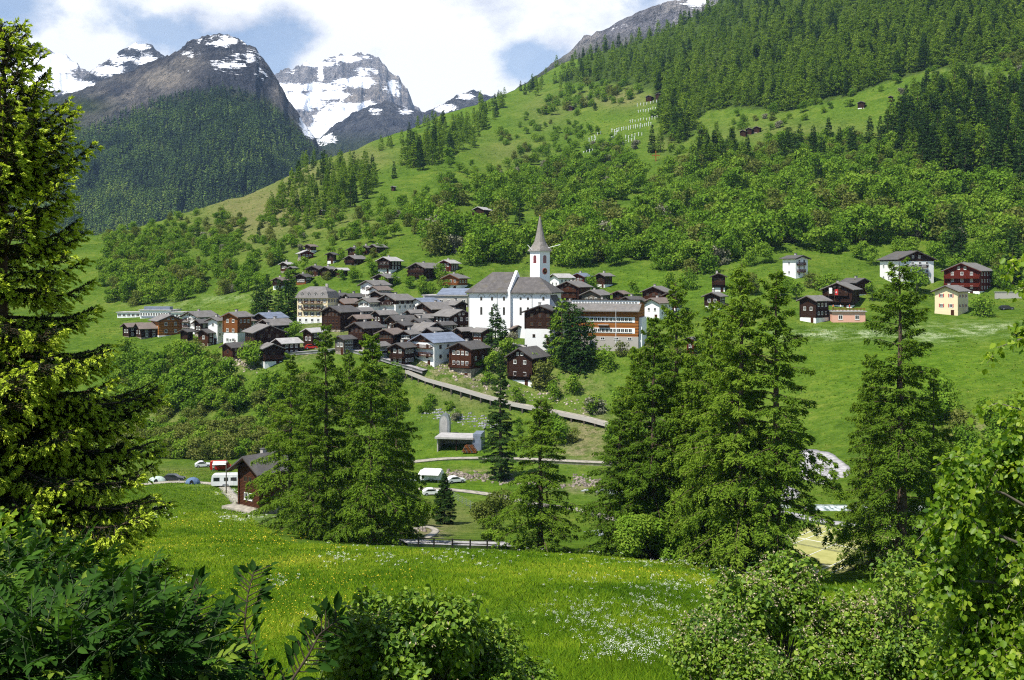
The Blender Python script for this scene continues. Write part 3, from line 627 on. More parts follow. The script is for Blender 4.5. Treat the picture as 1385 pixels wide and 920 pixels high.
# --- prototypes for the hillsides (one mesh each: a few pixels tall in the photo)
HC = []
for s_ in range(7):
    kind = 'larch' if s_ < 5 else 'spruce'
    HC.append(conifer(100+s_, 20, (4.3 if s_ < 5 else 3.5)+.35*(s_ % 3), 92 if s_ < 5 else 120, 6.5 if s_ < 5 else 9, 1.15 if s_ < 5 else 1.05, M['larch' if s_ < 5 else 'spruce'], kind, limbs=False, base=.04))
HB = []
for s_ in range(9):
    mname = ['leaf', 'leaf', 'leaf', 'leaf', 'olive', 'olive', 'leaf', 'leaf', 'blossom'][s_]
    Hh, Rr = [(10, 4.4), (9, 4.6), (11, 4), (8, 4.4), (9, 4), (8, 4.3), (7, 4.6), (10, 4.7), (6, 3.6)][s_]
    V, Q, ti, lc, lr = broadleaf(200+s_, Hh, Rr, 1000, .80, None, nl=10+s_ % 5, low=.02)
    TV, TQ = branches(200+s_, Hh, lc, .16)
    me = mesh_np('leafy_crown', np.concatenate([V, TV]), [Q, TQ+len(V)], [M[mname], M['bark_grey']], mi=np.concatenate([np.zeros(len(Q)), np.ones(len(TQ))]), attrs={'tint': np.concatenate([np.repeat(ti, 4), np.zeros(len(TV))])})
    HB.append((me, Hh))
# hillside conifer as one mesh with its stem
HCM = []
for (tr, cr, (V, Q, ti)) in HC:
    TV = np.empty(len(tr.vertices)*3, np.float32); tr.vertices.foreach_get('co', TV); TV = TV.reshape(-1, 3)
    TQ = np.empty(len(tr.polygons)*4, np.int32); tr.polygons.foreach_get('vertices', TQ) if False else None
    TQ = np.array([list(p.vertices) for p in tr.polygons])
    HCM.append((mesh_np('conifer', np.concatenate([V, TV]), [Q, TQ+len(V)], [cr.materials[0], M['bark']], mi=np.concatenate([np.zeros(len(Q)), np.ones(len(TQ))]), attrs={'tint': np.concatenate([np.repeat(ti, 4), np.zeros(len(TV))])}), 20.0, V, Q, ti))

rng = np.random.default_rng(42); rnd = random.Random(7)
def scatter(poly, sp, jit=.5, nz=None, dens=1.0):
    """jittered points over a hillside patch -> list of (px, D)"""
    xs = [p[0] for p in poly]; ys_ = [p[1] for p in poly]
    gx, gy = np.meshgrid(np.arange(min(xs), max(xs), sp), np.arange(min(ys_), max(ys_), sp*.62))
    gx = gx+(np.arange(gy.shape[0])[:, None] % 2)*sp*.5
    gx = (gx+rng.uniform(-jit, jit, gx.shape)*sp).ravel(); gy = (gy+rng.uniform(-jit, jit, gy.shape)*sp*.62).ravel()
    m = inpoly(gx, gy, poly) & (rng.random(gx.shape) < dens)
    if nz: m &= fbm(gx/nz[0], (gy+.42*gx)/(nz[0]*.34), nz[1], 3) > nz[2]
    gx, gy = gx[m], gy[m]; D = hits(gx, gy); ok = ~np.isnan(D)
    return list(zip(gx[ok], D[ok]))
HILL = []      # hillside trees: (px, D, kind, scale)
def place(pts, kinds, s0, s1, zone):
    for px, D in pts:
        py = HY-G(px, D).z/D*F      # keep the clearings round the cross, the huts and the post rows open
        if zone not in ('lone', 'village', 'village conifer', 'school conifer') and ((872 < px < 903 and 214 < py < 250) or (935 < px < 1036 and 180 < py < 206) or (1150 < px < 1215 and 138 < py < 165) or (634 < px < 670 and 296 < py < 325) or (866 < px < 900 and 134 < py < 150)): continue
        HILL.append((px, D, rnd.choice(kinds), rnd.uniform(s0, s1), zone))
LEAFY = [('B', i) for i in (0, 1, 2, 3, 7, 0, 1, 2, 3, 4, 5, 6)]
MIXED = LEAFY+LEAFY+[('B', 4), ('B', 5), ('B', 8)]
LARCH = [('C', i) for i in range(5)]; SPRUCE = [('C', 5), ('C', 6)]
# dense conifer forest, upper right
place(scatter(FOREST[0], 10.2, nz=(60, 8, -.75)), LARCH*4+SPRUCE, .6, 1.25, 'upper forest')
place(scatter(FOREST[0], 15, nz=(45, 12, .15)), SPRUCE, .7, 1.15, 'upper forest')
place(scatter(FOREST[1], 13), LARCH+SPRUCE*3, .8, 1.25, 'dark stand')
place(scatter([(930, 238), (945, 205), (1000, 195), (1015, 235), (970, 248)], 12), LARCH+SPRUCE*2, .7, 1.1, 'dark stand')
place(scatter([(540, 228), (565, 195), (610, 166), (655, 172), (652, 192), (625, 208), (570, 232)], 10), LARCH+SPRUCE, .7, 1.05, 'spur stand')
place(scatter([(360, 300), (385, 250), (420, 216), (500, 225), (520, 250), (470, 285), (400, 300)], 11, dens=.75), LARCH+SPRUCE, .45, .85, 'spur slope')
place(scatter([(500, 212), (560, 175), (585, 158), (595, 165), (540, 200)], 9, dens=.7), LARCH+SPRUCE, .4, .8, 'spur slope')
place(scatter([(598, 150), (640, 128), (700, 99), (760, 77), (790, 62), (795, 74), (700, 113), (640, 143)], 8.5, dens=.85), LARCH+SPRUCE*2, .7, 1.1, 'skyline row')
for px, py, s_ in [(882, 208, 1.0), (893, 206, .9), (672, 160, .7), (668, 162, .5), (1065, 215, .9), (1075, 222, 1), (1100, 220, 1.1), (1112, 228, .9), (1078, 240, .9), (1290, 345, 1.15), (1300, 350, .9), (1372, 300, 1.1), (1380, 250, 1.2), (1355, 235, 1.0), (1330, 260, .9), (805, 150, .4), (640, 200, .6), (533, 242, .6), (268, 322, .5), (300, 305, .45), (362, 292, .6), (350, 322, .4), (1150, 210, .8), (1190, 215, .9)]:
    place([at(px, py)], SPRUCE+LARCH[:1], s_*.9, s_, 'lone')
# broadleaf belt above the village
BELT = [(528, 348), (545, 325), (575, 300), (620, 272), (650, 262), (690, 252), (740, 240), (800, 245), (860, 248), (905, 250), (930, 238), (990, 226), (1050, 240), (1100, 245), (1180, 238), (1250, 252), (1330, 262), (1395, 268), (1395, 335), (1340, 345), (1290, 330), (1240, 333), (1190, 335), (1120, 345), (1060, 338), (1020, 345), (960, 365), (905, 372), (860, 362), (800, 365), (750, 362), (700, 358), (640, 362), (590, 345)]
place(scatter(BELT, 16, nz=(70, 3, -.36)), MIXED, .8, 1.75, 'belt')
place(scatter(BELT, 60, dens=.7), SPRUCE+LARCH[:2], .6, 1.0, 'lone')
place(scatter([(640, 262), (660, 235), (690, 215), (720, 190), (770, 168), (800, 175), (835, 190), (850, 215), (900, 240), (860, 250), (790, 246), (700, 250)], 13, dens=.85), MIXED+[('B', 8), ('B', 4), ('B', 5)], .5, 1.0, 'terraces')
place(scatter([(1010, 215), (1060, 190), (1200, 195), (1260, 240), (1180, 240), (1060, 238)], 15, dens=.7), MIXED, .6, 1.0, 'belt')
place(scatter([(930, 190), (1000, 155), (1120, 140), (1300, 80), (1390, 70), (1390, 105), (1200, 140), (1060, 175), (960, 200)], 13, dens=.42), MIXED+[('B', 8)]*4, .5, .9, 'forest edge')
place(scatter([(1340, 85), (1395, 75), (1395, 140), (1350, 125)], 14, dens=.9), LEAFY, .7, 1.2, 'forest edge')
place(scatter([(655, 190), (700, 165), (760, 130), (800, 118), (870, 120), (800, 150), (740, 175), (690, 200)], 13, dens=.6), MIXED+[('B', 8)]*2, .5, .9, 'terraces')
place(scatter([(440, 300), (520, 275), (560, 262), (640, 225), (650, 255), (560, 300), (530, 330), (450, 322)], 13, dens=.55), MIXED, .45, .9, 'left slope')
place(scatter([(150, 335), (250, 315), (340, 330), (400, 320), (430, 330), (380, 360), (300, 380), (150, 395)], 13, dens=.8), MIXED+[('B', 8)], .4, .85, 'left slope')
place(scatter([(150, 378), (190, 372), (270, 372), (275, 395), (262, 408), (190, 414), (150, 415)], 13), LEAFY, .75, 1.1, 'left grove')
place(scatter([(280, 385), (340, 368), (372, 385), (340, 402), (300, 398)], 12, dens=.6), MIXED, .5, .9, 'left slope')
place(scatter([(300, 330), (365, 300), (420, 310), (430, 325), (350, 330)], 14, dens=.3), MIXED, .4, .8, 'left slope')
TERR = [(545, 300), (600, 228), (650, 188), (700, 150), (760, 118), (800, 112), (870, 125), (925, 200), (905, 248), (800, 248), (690, 255), (620, 278)]
place(scatter(TERR, 11, nz=(80, 17, -.12)), MIXED+[('B', 8), ('B', 4), ('B', 5)], .6, 1.35, 'terraces')
place(scatter([(640, 150), (700, 108), (760, 82), (800, 75), (800, 110), (740, 130), (690, 155), (640, 175)], 10, nz=(50, 5, -.1)), LARCH+SPRUCE, .5, 1.0, 'skyline row')
place(scatter([(930, 245), (1000, 200), (1060, 185), (1200, 192), (1260, 245), (1100, 250)], 12, nz=(60, 9, -.2)), MIXED+SPRUCE, .5, 1.1, 'belt')
place(scatter([(430, 330), (520, 300), (560, 270), (640, 250), (560, 320), (500, 345)], 15, dens=.5), MIXED, .4, .8, 'left slope')
place(scatter([(690, 130), (760, 85), (800, 80), (800, 112), (740, 135)], 12, dens=.5), LARCH+SPRUCE, .5, .9, 'skyline row')
place(scatter([(880, 372), (1000, 348), (1190, 340), (1290, 335), (1380, 345), (1380, 385), (1260, 372), (1100, 352), (960, 372)], 18, dens=.55), LEAFY, .5, 1.0, 'belt')
place(scatter([(940, 240), (1010, 195), (1200, 190), (1210, 230), (1100, 240)], 17, dens=.5), LEAFY+SPRUCE, .6, 1.0, 'belt')
place(scatter([(135, 330), (180, 318), (250, 322), (250, 372), (190, 372), (150, 380), (135, 400)], 13, dens=.75), MIXED, .5, 1.0, 'left slope')
place(scatter([(340, 300), (420, 280), (500, 300), (440, 330), (360, 325)], 13, dens=.45), MIXED+SPRUCE, .4, .8, 'left slope')
place(scatter([(400, 320), (420, 240), (480, 205), (520, 235), (500, 270), (440, 300)], 13, dens=.4), LARCH+SPRUCE, .35, .7, 'spur slope')
place(scatter([(138, 322), (220, 302), (290, 280), (340, 305), (330, 340), (240, 345), (138, 365)], 12, nz=(60, 21, -.2)), MIXED+[('B', 4), ('B', 5)], .4, .85, 'left slope')
# trees in and round the village
place(scatter([(460, 395), (500, 372), (540, 385), (600, 372), (640, 390), (560, 402), (520, 398)], 14, dens=.45), LEAFY, .4, .75, 'village')
place(scatter([(380, 345), (420, 325), (530, 325), (540, 360), (480, 385), (400, 392), (372, 380)], 14, dens=.3), LEAFY, .35, .6, 'village')
place(scatter([(1040, 400), (1100, 385), (1200, 390), (1260, 395), (1240, 412), (1150, 400), (1060, 415)], 17, dens=.4), LEAFY, .4, .7, 'village')
for px, py, s_ in [(320, 463, 1.0), (338, 497, .95), (398, 462, .8), (343, 500, .7), (930, 392, .9), (905, 390, .8), (858, 402, .6), (1118, 395, .9), (1240, 400, 1.2), (1330, 428, .9), (1352, 390, 1.0), (800, 392, .8), (1000, 395, .9), (1015, 400, 1.0), (620, 470, .4), (588, 490, .5), (642, 505, .5), (690, 500, .9), (735, 528, .95), (722, 512, .8), (750, 540, .6), (775, 535, .7), (668, 505, .7), (655, 490, .6), (660, 520, .5), (820, 500, .8), (850, 470, .5), (700, 548, .5), (742, 575, .8), (755, 600, .8), (720, 600, .5), (800, 560, .6), (1180, 408, .7), (880, 490, .9)]:
    place([at(px, py)], LEAFY, s_*.85, s_*1.0, 'village')
place([at(678, 492), at(805, 562), at(690, 470)], [('B', 8)], .7, .8, 'village')
for px, py, s_ in [(347, 428, .75), (353, 430, .7), (362, 430, .85), (377, 430, .75), (390, 436, .95), (398, 436, .85), (670, 482, .85), (680, 488, .6), (1370, 385, 1)]:
    place([at(px, py)], SPRUCE, s_*.9, s_, 'village conifer')
for px, D, s_ in [(760, 298, 1.0), (770, 296, .95), (785, 294, .92), (752, 302, .8), (798, 297, .65), (778, 300, .85)]:
    place([(px, D)], SPRUCE+[('C', 2)], s_*.95, s_, 'school conifer')
# wooded bank below the village, left
place(scatter([(150, 500), (200, 492), (270, 490), (300, 512), (330, 530), (330, 560), (250, 560), (200, 545), (150, 560)], 16, dens=.85), LEAFY, .65, .95, 'bank')
place(scatter([(200, 540), (330, 540), (420, 520), (430, 600), (200, 600)], 14, dens=.30), MIXED, .35, .7, 'bank')
place(scatter([(150, 600), (215, 585), (300, 585), (400, 590), (400, 625), (150, 622)], 11), [('B', i) for i in (4, 5, 6, 3, 5)], .42, .68, 'bank foot')
place(scatter([(340, 525), (440, 512), (560, 520), (560, 570), (440, 575), (340, 560)], 18, dens=.55), MIXED, .5, .85, 'bank')
place(scatter([(830, 470), (900, 455), (1000, 500), (1000, 560), (840, 560)], 20, dens=.4), LEAFY, .5, .9, 'road bank')
place(scatter([(820, 600), (1000, 580), (1060, 620), (1000, 660), (830, 650)], 22, dens=.4), LEAFY, .4, .7, 'road bank')
place(scatter([(1200, 560), (1290, 545), (1400, 560), (1400, 680), (1180, 700)], 26, dens=.5), LEAFY, .5, .9, 'road bank')
place(scatter([(560, 520), (640, 560), (700, 560), (830, 590), (830, 612), (700, 590), (640, 600), (560, 560)], 17, dens=.22), MIXED, .22, .42, 'road bank')

LAB = {'upper forest': ('larch_tree', 'green larch standing in the dense forest on the upper right mountainside', 'larch', 'larches of the upper right forest'),
 'dark stand': ('conifer', 'dark conifer in the stand below the upper meadow strip at the far right', 'conifer', 'dark stand at the far right'),
 'spur stand': ('conifer', 'conifer in the dense clump on the saddle of the left green spur', 'conifer', 'conifer clump on the saddle'),
 'spur slope': ('small_conifer', 'small conifer dotted over the dry grass of the left green spur', 'conifer', 'small conifers on the left spur'),
 'skyline row': ('conifer', 'dark conifer in the row along the grassy skyline left of the forest', 'conifer', 'conifers along the skyline'),
 'lone': ('conifer', 'dark conifer standing alone among the bushes of the right slope', 'conifer', 'scattered conifers of the slope'),
 'belt': ('leafy_tree', 'bright green leafy tree in the wooded belt on the slope above the village', 'tree', 'leafy belt above the village'),
 'terraces': ('bush_tree', 'bushy tree on the terraced meadows high above the church spire', 'tree', 'bushes of the high terraces'),
 'forest edge': ('bush_tree', 'pale bush on the light meadow strip below the upper larch forest', 'bush', 'bushes at the forest edge'),
 'left slope': ('bush_tree', 'round bush on the open grass slope left of the upper hamlet', 'bush', 'bushes on the left slope'),
 'left grove': ('leafy_tree', 'leafy tree in the dense grove behind the long glass building', 'tree', 'grove behind the glass building'),
 'village': ('leafy_tree', 'small leafy tree growing between the village houses', 'tree', 'leafy trees among the houses'),
 'village conifer': ('spruce_tree', 'slim dark spruce standing by a village house', 'spruce', 'spruces among the houses'),
 'school conifer': ('spruce_tree', 'dark green spruce in the group in front of the school', 'spruce', 'spruces in front of the school'),
 'bank': ('leafy_tree', 'leafy tree on the steep bank below the left end of the village', 'tree', 'trees on the bank below the village'),
 'bank foot': ('bush', 'olive green bush in the thicket behind the camping meadow', 'bush', 'thicket behind the camping meadow'),
 'road bank': ('bush', 'low bush on the grassy bank below the village road', 'bush', 'bushes below the village road')}
groups_ = {}
for h_ in HILL: groups_.setdefault((h_[4]), []).append(h_)
LEFT = []; nind = 0
# the 300 conifers and the 300 broadleaf trees that show largest stand as things of their own; the rest of each is one wood
for cls, lim in (('C', 295), ('B', 295)):
    a = [h_ for h_ in HILL if h_[2][0] == cls]
    a.sort(key=lambda h_: (0 if h_[4] not in ('upper forest', 'belt', 'terraces', 'bank') else 1, h_[1]/h_[3]))
    for n_, (px, D, (c_, i), s_, zone) in enumerate(a):
        rot = rnd.uniform(0, 6.28)
        if n_ < lim:
            nm, lb, ct, gr = LAB[zone]
            me = HCM[i][0] if c_ == 'C' else HB[i][0]
            g_ = G(px, D); o = link(nm, me, loc=(g_.x, g_.y, g_.z-.3), rz=rot, scale=(s_*rnd.uniform(.9, 1.15), s_*rnd.uniform(.9, 1.15), s_))
            tag(o, lb, ct, gr)
        else: LEFT.append((px, D, c_, i, s_, rot, zone))
print('hill trees', len(HILL), 'rest', len(LEFT))
def wood(name, items, light=1.0):
    V = []; Q = []; TI = []; MI = []; b = 0; mats = [M['larch'], M['spruce'], M['leaf'], M['olive'], M['blossom']]
    for px, D, c_, i, s_, rot, zone in items:
        if c_ == 'C': v, q, ti, mi = HCM[i][2], HCM[i][3], np.repeat(HCM[i][4], 4), 0 if i < 5 else 1
        else:
            if i not in BC: 
                me = HB[i][0]; nq = 1000; vv = np.empty(len(me.vertices)*3, np.float32); me.vertices.foreach_get('co', vv)
                tt = np.empty(len(me.vertices), np.float32); me.attributes['tint'].data.foreach_get('value', tt)
                BC[i] = (vv.reshape(-1, 3)[:nq*4], np.arange(nq*4).reshape(-1, 4), tt[:nq*4])
            v, q, ti = BC[i]; mi = 2 if i in (0, 1, 2, 3, 6, 7) else 3 if i in (4, 5) else 4
        cs, sn = math.cos(rot), math.sin(rot); g_ = G(px, D)
        w_ = np.stack([(v[:, 0]*cs-v[:, 1]*sn)*s_+g_.x, (v[:, 0]*sn+v[:, 1]*cs)*s_+g_.y, v[:, 2]*s_+g_.z-.3], 1)
        V.append(w_.astype(np.float32)); Q.append(q+b); b += len(v); TI.append(np.clip(ti+rnd.uniform(-.28, .28), 0, 1)); MI.append(np.full(len(q), mi))
    if not V: return
    tag(link(name, mesh_np(name, np.concatenate(V), np.concatenate(Q), mats, mi=np.concatenate(MI), attrs={'tint': np.concatenate(TI)})), 'dense wood reading as one mass farther up the slope', 'wood', kind='stuff')
BC = {}
wood('larch_forest', [x for x in LEFT if x[2] == 'C'])
wood('leafy_wood', [x for x in LEFT if x[2] == 'B'])
# --- far mountain forest: thousands of tiny conifers that read as one mass
def herbs():
    r = np.random.default_rng(19); n = 70000; px = r.uniform(130, 1400, n); D = 165*(1000/165)**(r.random(n)**1.3); x = (px-CX)/F*D
    k_ = (fbm(x/22, D/30, 41, 4) > r.uniform(-.35, .5, n)) & ~((px < 420) & (D < 270)) & ~((px > 540) & (px < 840) & (D < 258)); x, D = x[k_], D[k_]; n = len(x); z = hgt(x, D); m = 3
    sz = r.uniform(.2, .55, n)*np.interp(D, [165, 400, 1000], [.6, 1.0, 2.4]); c = np.repeat(np.stack([x, D, z-.05], 1), m, 0)+r.normal(0, .3, (n*m, 3))*[1, 1, 0]*np.repeat(sz, m)[:, None]
    V, Q = cards(c, np.stack([r.normal(0, .8, n*m), r.normal(0, .8, n*m), np.ones(n*m)*.7], 1), np.stack([r.normal(-.2, .5, n*m), r.normal(-.3, .5, n*m), np.ones(n*m)], 1), np.repeat(sz, m)*r.uniform(.6, 1.3, n*m), np.repeat(sz, m)*.8, .1)
    hm = mat_leaf('herb_leaves', [(0, (.055, .110, .012)), (.4, (.10, .185, .018)), (.7, (.18, .25, .028)), (1, (.30, .31, .09))], .3, rnd=0, gloss=False)
    tag(link('hillside_herbs', mesh_np('hillside_herbs', V, Q, hm, attrs={'tint': np.repeat(np.clip(np.repeat(r.normal(.45, .24, n), m)+r.normal(0, .06, n*m), 0, 1), 4)})), 'tufts of herbs and tall grass on the slopes', 'herbs', kind='stuff')
herbs()
def far_forest():
    r = np.random.default_rng(5); n = 60000
    px = r.uniform(20, 470, n); t_ = r.random(n)
    X, Y, Z = M1.pos(px, t_); a = X/Y*F+CX; b = HY-Z/Y*F
    poly = [(20, 200), (60, 188), (110, 176), (150, 160), (172, 150), (215, 133), (260, 124), (300, 116), (335, 124), (365, 138), (395, 166), (420, 196), (440, 215), (430, 240), (300, 300), (150, 345), (20, 345)]
    ins = inpoly(a, b, poly)
    edge = np.clip((b-np.interp(a, [20, 150, 220, 300, 360, 430], [190, 160, 130, 116, 136, 205]))/30, 0, 1)
    ins &= r.random(n) < (.22+.78*edge)*np.where(fbm(a/18, b/8, 66, 3) < -.42, .25, 1)
    k_ = np.nonzero(ins)[0][:9500]; X, Y, Z, a, b = X[k_], Y[k_], Z[k_], a[k_], b[k_]; n = len(k_)
    h_ = r.uniform(15, 27, n)*np.interp(edge[k_], [0, 1], [.6, 1]); w_ = h_*r.uniform(.17, .25, n)
    V = []; Q = []; nt = 26
    th = r.random((n, nt))*6.28; tt = r.random((n, nt))**1.0; rad = w_[:, None]*(1-tt)*r.uniform(.55, 1.1, (n, nt)); z = tt*h_[:, None]*.95+1
    c = np.stack([X[:, None]+np.cos(th)*rad*.35, Y[:, None]+np.sin(th)*rad*.35, Z[:, None]+z+1.5], -1).reshape(-1, 3)
    d = np.stack([np.cos(th), np.sin(th), -.75+0*th], -1).reshape(-1, 3); nr_ = np.stack([np.cos(th), np.sin(th), 1.0+0*th], -1).reshape(-1, 3)+r.normal(0, .25, (n*nt, 3))
    ln = (rad*1.1+1.6).ravel(); V, Q = cards(c, d, nr_, ln, ln*.85+.6, 0)
    warm = np.clip((fbm(a/40, b/22, 12, 3)*.9+.5), 0, 1)*.55+r.normal(.18, .16, n)+np.where(b > 262, .12, 0)
    ti = np.clip(np.repeat(np.clip(warm, 0, 1), nt)+r.normal(0, .05, n*nt), 0, 1)
    m = mat_leaf('distant_needles', [(0, (.020, .036, .018)), (.4, (.050, .088, .024)), (.7, (.11, .18, .032)), (1, (.19, .25, .048))], .1, rnd=0, gloss=False)
    tag(link('mountain_forest', mesh_np('mountain_forest', V, Q, m, attrs={'tint': np.repeat(ti, 4)})), 'dark conifer forest covering the mountain on the left', 'forest', kind='stuff')
far_forest()

# ---------------------------------------------------------------- conifers of the valley floor, with trunk and limbs
NL = [conifer(300, 27, 5.6, 150, 135, .29, M['larch'], 'larch', base=.05), conifer(301, 29, 5.2, 150, 135, .29, M['larch'], 'larch', base=.06, lop=.15),
      conifer(302, 25, 6.0, 150, 135, .29, M['larch'], 'larch', base=.04), conifer(303, 31, 5.4, 160, 128, .29, M['larch'], 'larch', base=.08, lop=.2),
      conifer(304, 26, 4.2, 200, 150, .28, M['spruce'], 'spruce', base=.03), conifer(305, 10, 2.9, 170, 260, .18, M['spruce'], 'spruce', base=.01)]
NH = [27, 29, 25, 31, 26, 10]
MID = [  # px, D, top row, prototype, width factor, label
 (393, 141, 478, 0, 1.0, 'larch just right of the dark timber chalet, leftmost of the left clump'),
 (441, 133, 436, 1, .92, 'tallest pointed larch of the left clump, in front of the brown village houses'),
 (502, 127, 453, 2, 1.05, 'broad bushy larch at the middle of the left clump above the meadow edge'),
 (536, 137, 505, 0, .8, 'lower larch at the right flank of the left clump beside the shed'),
 (420, 126, 545, 2, .85, 'short spreading larch at the front foot of the left clump'),
 (472, 145, 470, 3, .85, 'slim larch hidden behind the broad one in the left clump'),
 (677, 229, 476, 4, 1.05, 'dark slender spruce below the road, between garage and village'),
 (731, 127, 540, 2, 1.12, 'bright bushy larch standing alone right of the fenced path'),
 (601, 176, 640, 5, 1.0, 'small dark cone-shaped spruce on the grass by the footpath'),
 (838, 119, 540, 0, 1.0, 'short larch at the left edge of the right clump'),
 (884, 118, 425, 1, 1.0, 'tall larch in front of the school end, left in the right clump'),
 (915, 124, 372, 3, .95, 'high slim larch behind the bare pale trunk in the right clump'),
 (962, 114, 412, 0, .95, 'full larch at the middle of the right clump'),
 (1003, 106, 352, 3, 1.0, 'tallest larch with a dark double trunk in the right clump'),
 (1050, 105, 362, 1, 1.15, 'tall dense larch at the right end of the right clump'),
 (862, 122, 470, 2, .85, 'bushy larch between the short and the tall larch, left part of the right clump'),
 (985, 112, 440, 2, .95, 'bushy larch filling the middle of the right clump'),
 (935, 117, 480, 2, .9, 'bushy larch behind the red shed view in the right clump'),
 (1218, 114, 344, 3, 1.12, 'big solitary larch with open branches in front of the white tall house'),
 (1178, 124, 480, 2, .8, 'lower larch leaning on the left side of the big solitary larch'),
 (1262, 121, 500, 0, .75, 'lower larch on the right side of the big solitary larch'),
]
for px, D, ty, pi_, wf, lb in MID:
    g_ = G(px, D); Hh = (HY-ty)/F*D-g_.z; s_ = Hh/NH[pi_]
    e = empty('spruce_tree' if pi_ > 3 else 'larch_tree', (g_.x, g_.y, g_.z-.2), rnd.uniform(0, 6.28), lb, 'spruce' if pi_ > 3 else 'larch')
    ws = s_*wf if pi_ > 3 else (s_*.55+.42)*wf*1.14
    e.scale = (ws, ws, s_)
    link('trunk', NL[pi_][0], e); link('crown', NL[pi_][1], e)
# bare pale trunk and shrubs under the right clump
e = empty('larch_snag', tuple(G(926, 117)), 0, 'bare pale trunk without crown standing in the right larch clump', 'trunk')
b = MB(); z1 = 15; b.tube([(0, 0, -1), (.05, 0, 5), (.1, .05, 10), (.05, 0, z1)], [.3, .25, .2, .1], M['bark_grey'], 8)
for q in range(9): a_ = q*2.4; b.rod((.05, 0, 4+q*1.1), (.05+math.cos(a_)*1.1, math.sin(a_)*1.1, 3.9+q*1.1), .03, M['bark_grey'], 4)
b.build('trunk', e)
def shrub(name, label, px, D, H, Rm, n, size, mat, seed, cat='shrub', nl=14, r0=.06, squash=.85, flowers=None, low=.05, group=None):
    V, Q, ti, lc, lr = broadleaf(seed, H, Rm, n, size, None, nl=nl, low=low, squash=squash)
    TV, TQ = branches(seed, H, lc, r0); g_ = G(px, D)
    e = empty(name, (g_.x, g_.y, g_.z-.1), 0, label, cat, group)
    link('crown', mesh_np('crown', V, Q, mat, attrs={'tint': np.repeat(ti, 4)}), e); link('trunk', mesh_np('trunk', TV, TQ, M['bark_grey'], smooth=True), e)
    return e, lc, lr
shrub('leafy_bush', 'bright green bush under the larches left of the bare pale trunk', 868, 113, 5.0, 3.6, 9000, .28, M['leaf'], 401)
shrub('leafy_bush', 'bright green bush at the foot of the tall larch in the right clump', 922, 113, 3.8, 3.0, 7000, .28, M['leaf'], 402)
shrub('leafy_bush', 'low dark bush on the meadow edge left of the tennis court', 1045, 106, 3.5, 3.2, 6000, .3, M['leaf'], 403)
shrub('leafy_bush', 'olive bush left of the bright larch by the wire fence', 668, 168, 6.5, 3.6, 5000, .36, M['olive'], 404)
shrub('leafy_bush', 'bush on the slope right of the big solitary larch', 1290, 130, 8, 4.6, 8000, .36, M['leaf'], 405)
shrub('leafy_bush', 'small bush at the right end of the fenced path', 668, 140, 2.2, 2.0, 2000, .25, M['leaf'], 406)
shrub('leafy_bush', 'small green bush beside the stones left of the small spruce', 566, 170, 3.4, 2.6, 3000, .3, M['leaf'], 407)
# ---------------------------------------------------------------- plants close to the camera
def leaf6(c, ax, nr, ln, wd, fold=.22, droop=.0):
    ax = nrm(ax); sd_ = nrm(np.cross(ax, nr)); n2 = np.cross(sd_, ax); ln = np.asarray(ln)[:, None]; wd = np.asarray(wd)[:, None]
    a1 = c+ax*ln*.28; a2 = c+ax*ln*.66-n2*ln*droop*.4; tip = c+ax*ln-n2*ln*droop
    V = np.stack([c, a1+sd_*wd*.46+n2*wd*fold, a2+sd_*wd*.40+n2*wd*fold, tip, a2-sd_*wd*.40+n2*wd*fold, a1-sd_*wd*.46+n2*wd*fold], 1).reshape(-1, 3)
    b = np.arange(len(c))[:, None]*6
    return V, np.concatenate([b+np.array([[0, 1, 2, 3]]), b+np.array([[0, 3, 4, 5]])])
M['near_spruce'] = mat_leaf('near_spruce_needles', [(0, (.004, .010, .003)), (.35, (.013, .034, .007)), (.55, (.045, .10, .012)), (.72, (.36, .48, .028)), (1, (.60, .70, .07))], .22, .5, .2, rnd=0)
M['elder'] = mat_leaf('dark_pinnate_leaves', [(0, (.010, .034, .005)), (.5, (.030, .085, .008)), (.85, (.075, .165, .013)), (1, (.20, .27, .03))], .25, .7, .1, rnd=0)
M['birch'] = mat_leaf('glossy_round_leaves', [(0, (.036, .10, .010)), (.4, (.14, .26, .016)), (.75, (.30, .43, .03)), (1, (.46, .54, .08))], .5, .45, .3, rnd=0)
M['hazel'] = mat_leaf('shrub_leaves', [(0, (.028, .075, .008)), (.4, (.12, .225, .018)), (.75, (.23, .34, .03)), (1, (.34, .42, .08))], .3, .5, .25, rnd=0)
M['seed'] = mat_leaf('withered_blossom', [(0, (.32, .26, .15)), (1, (.62, .52, .38))], .2, .8, .1, rnd=0)
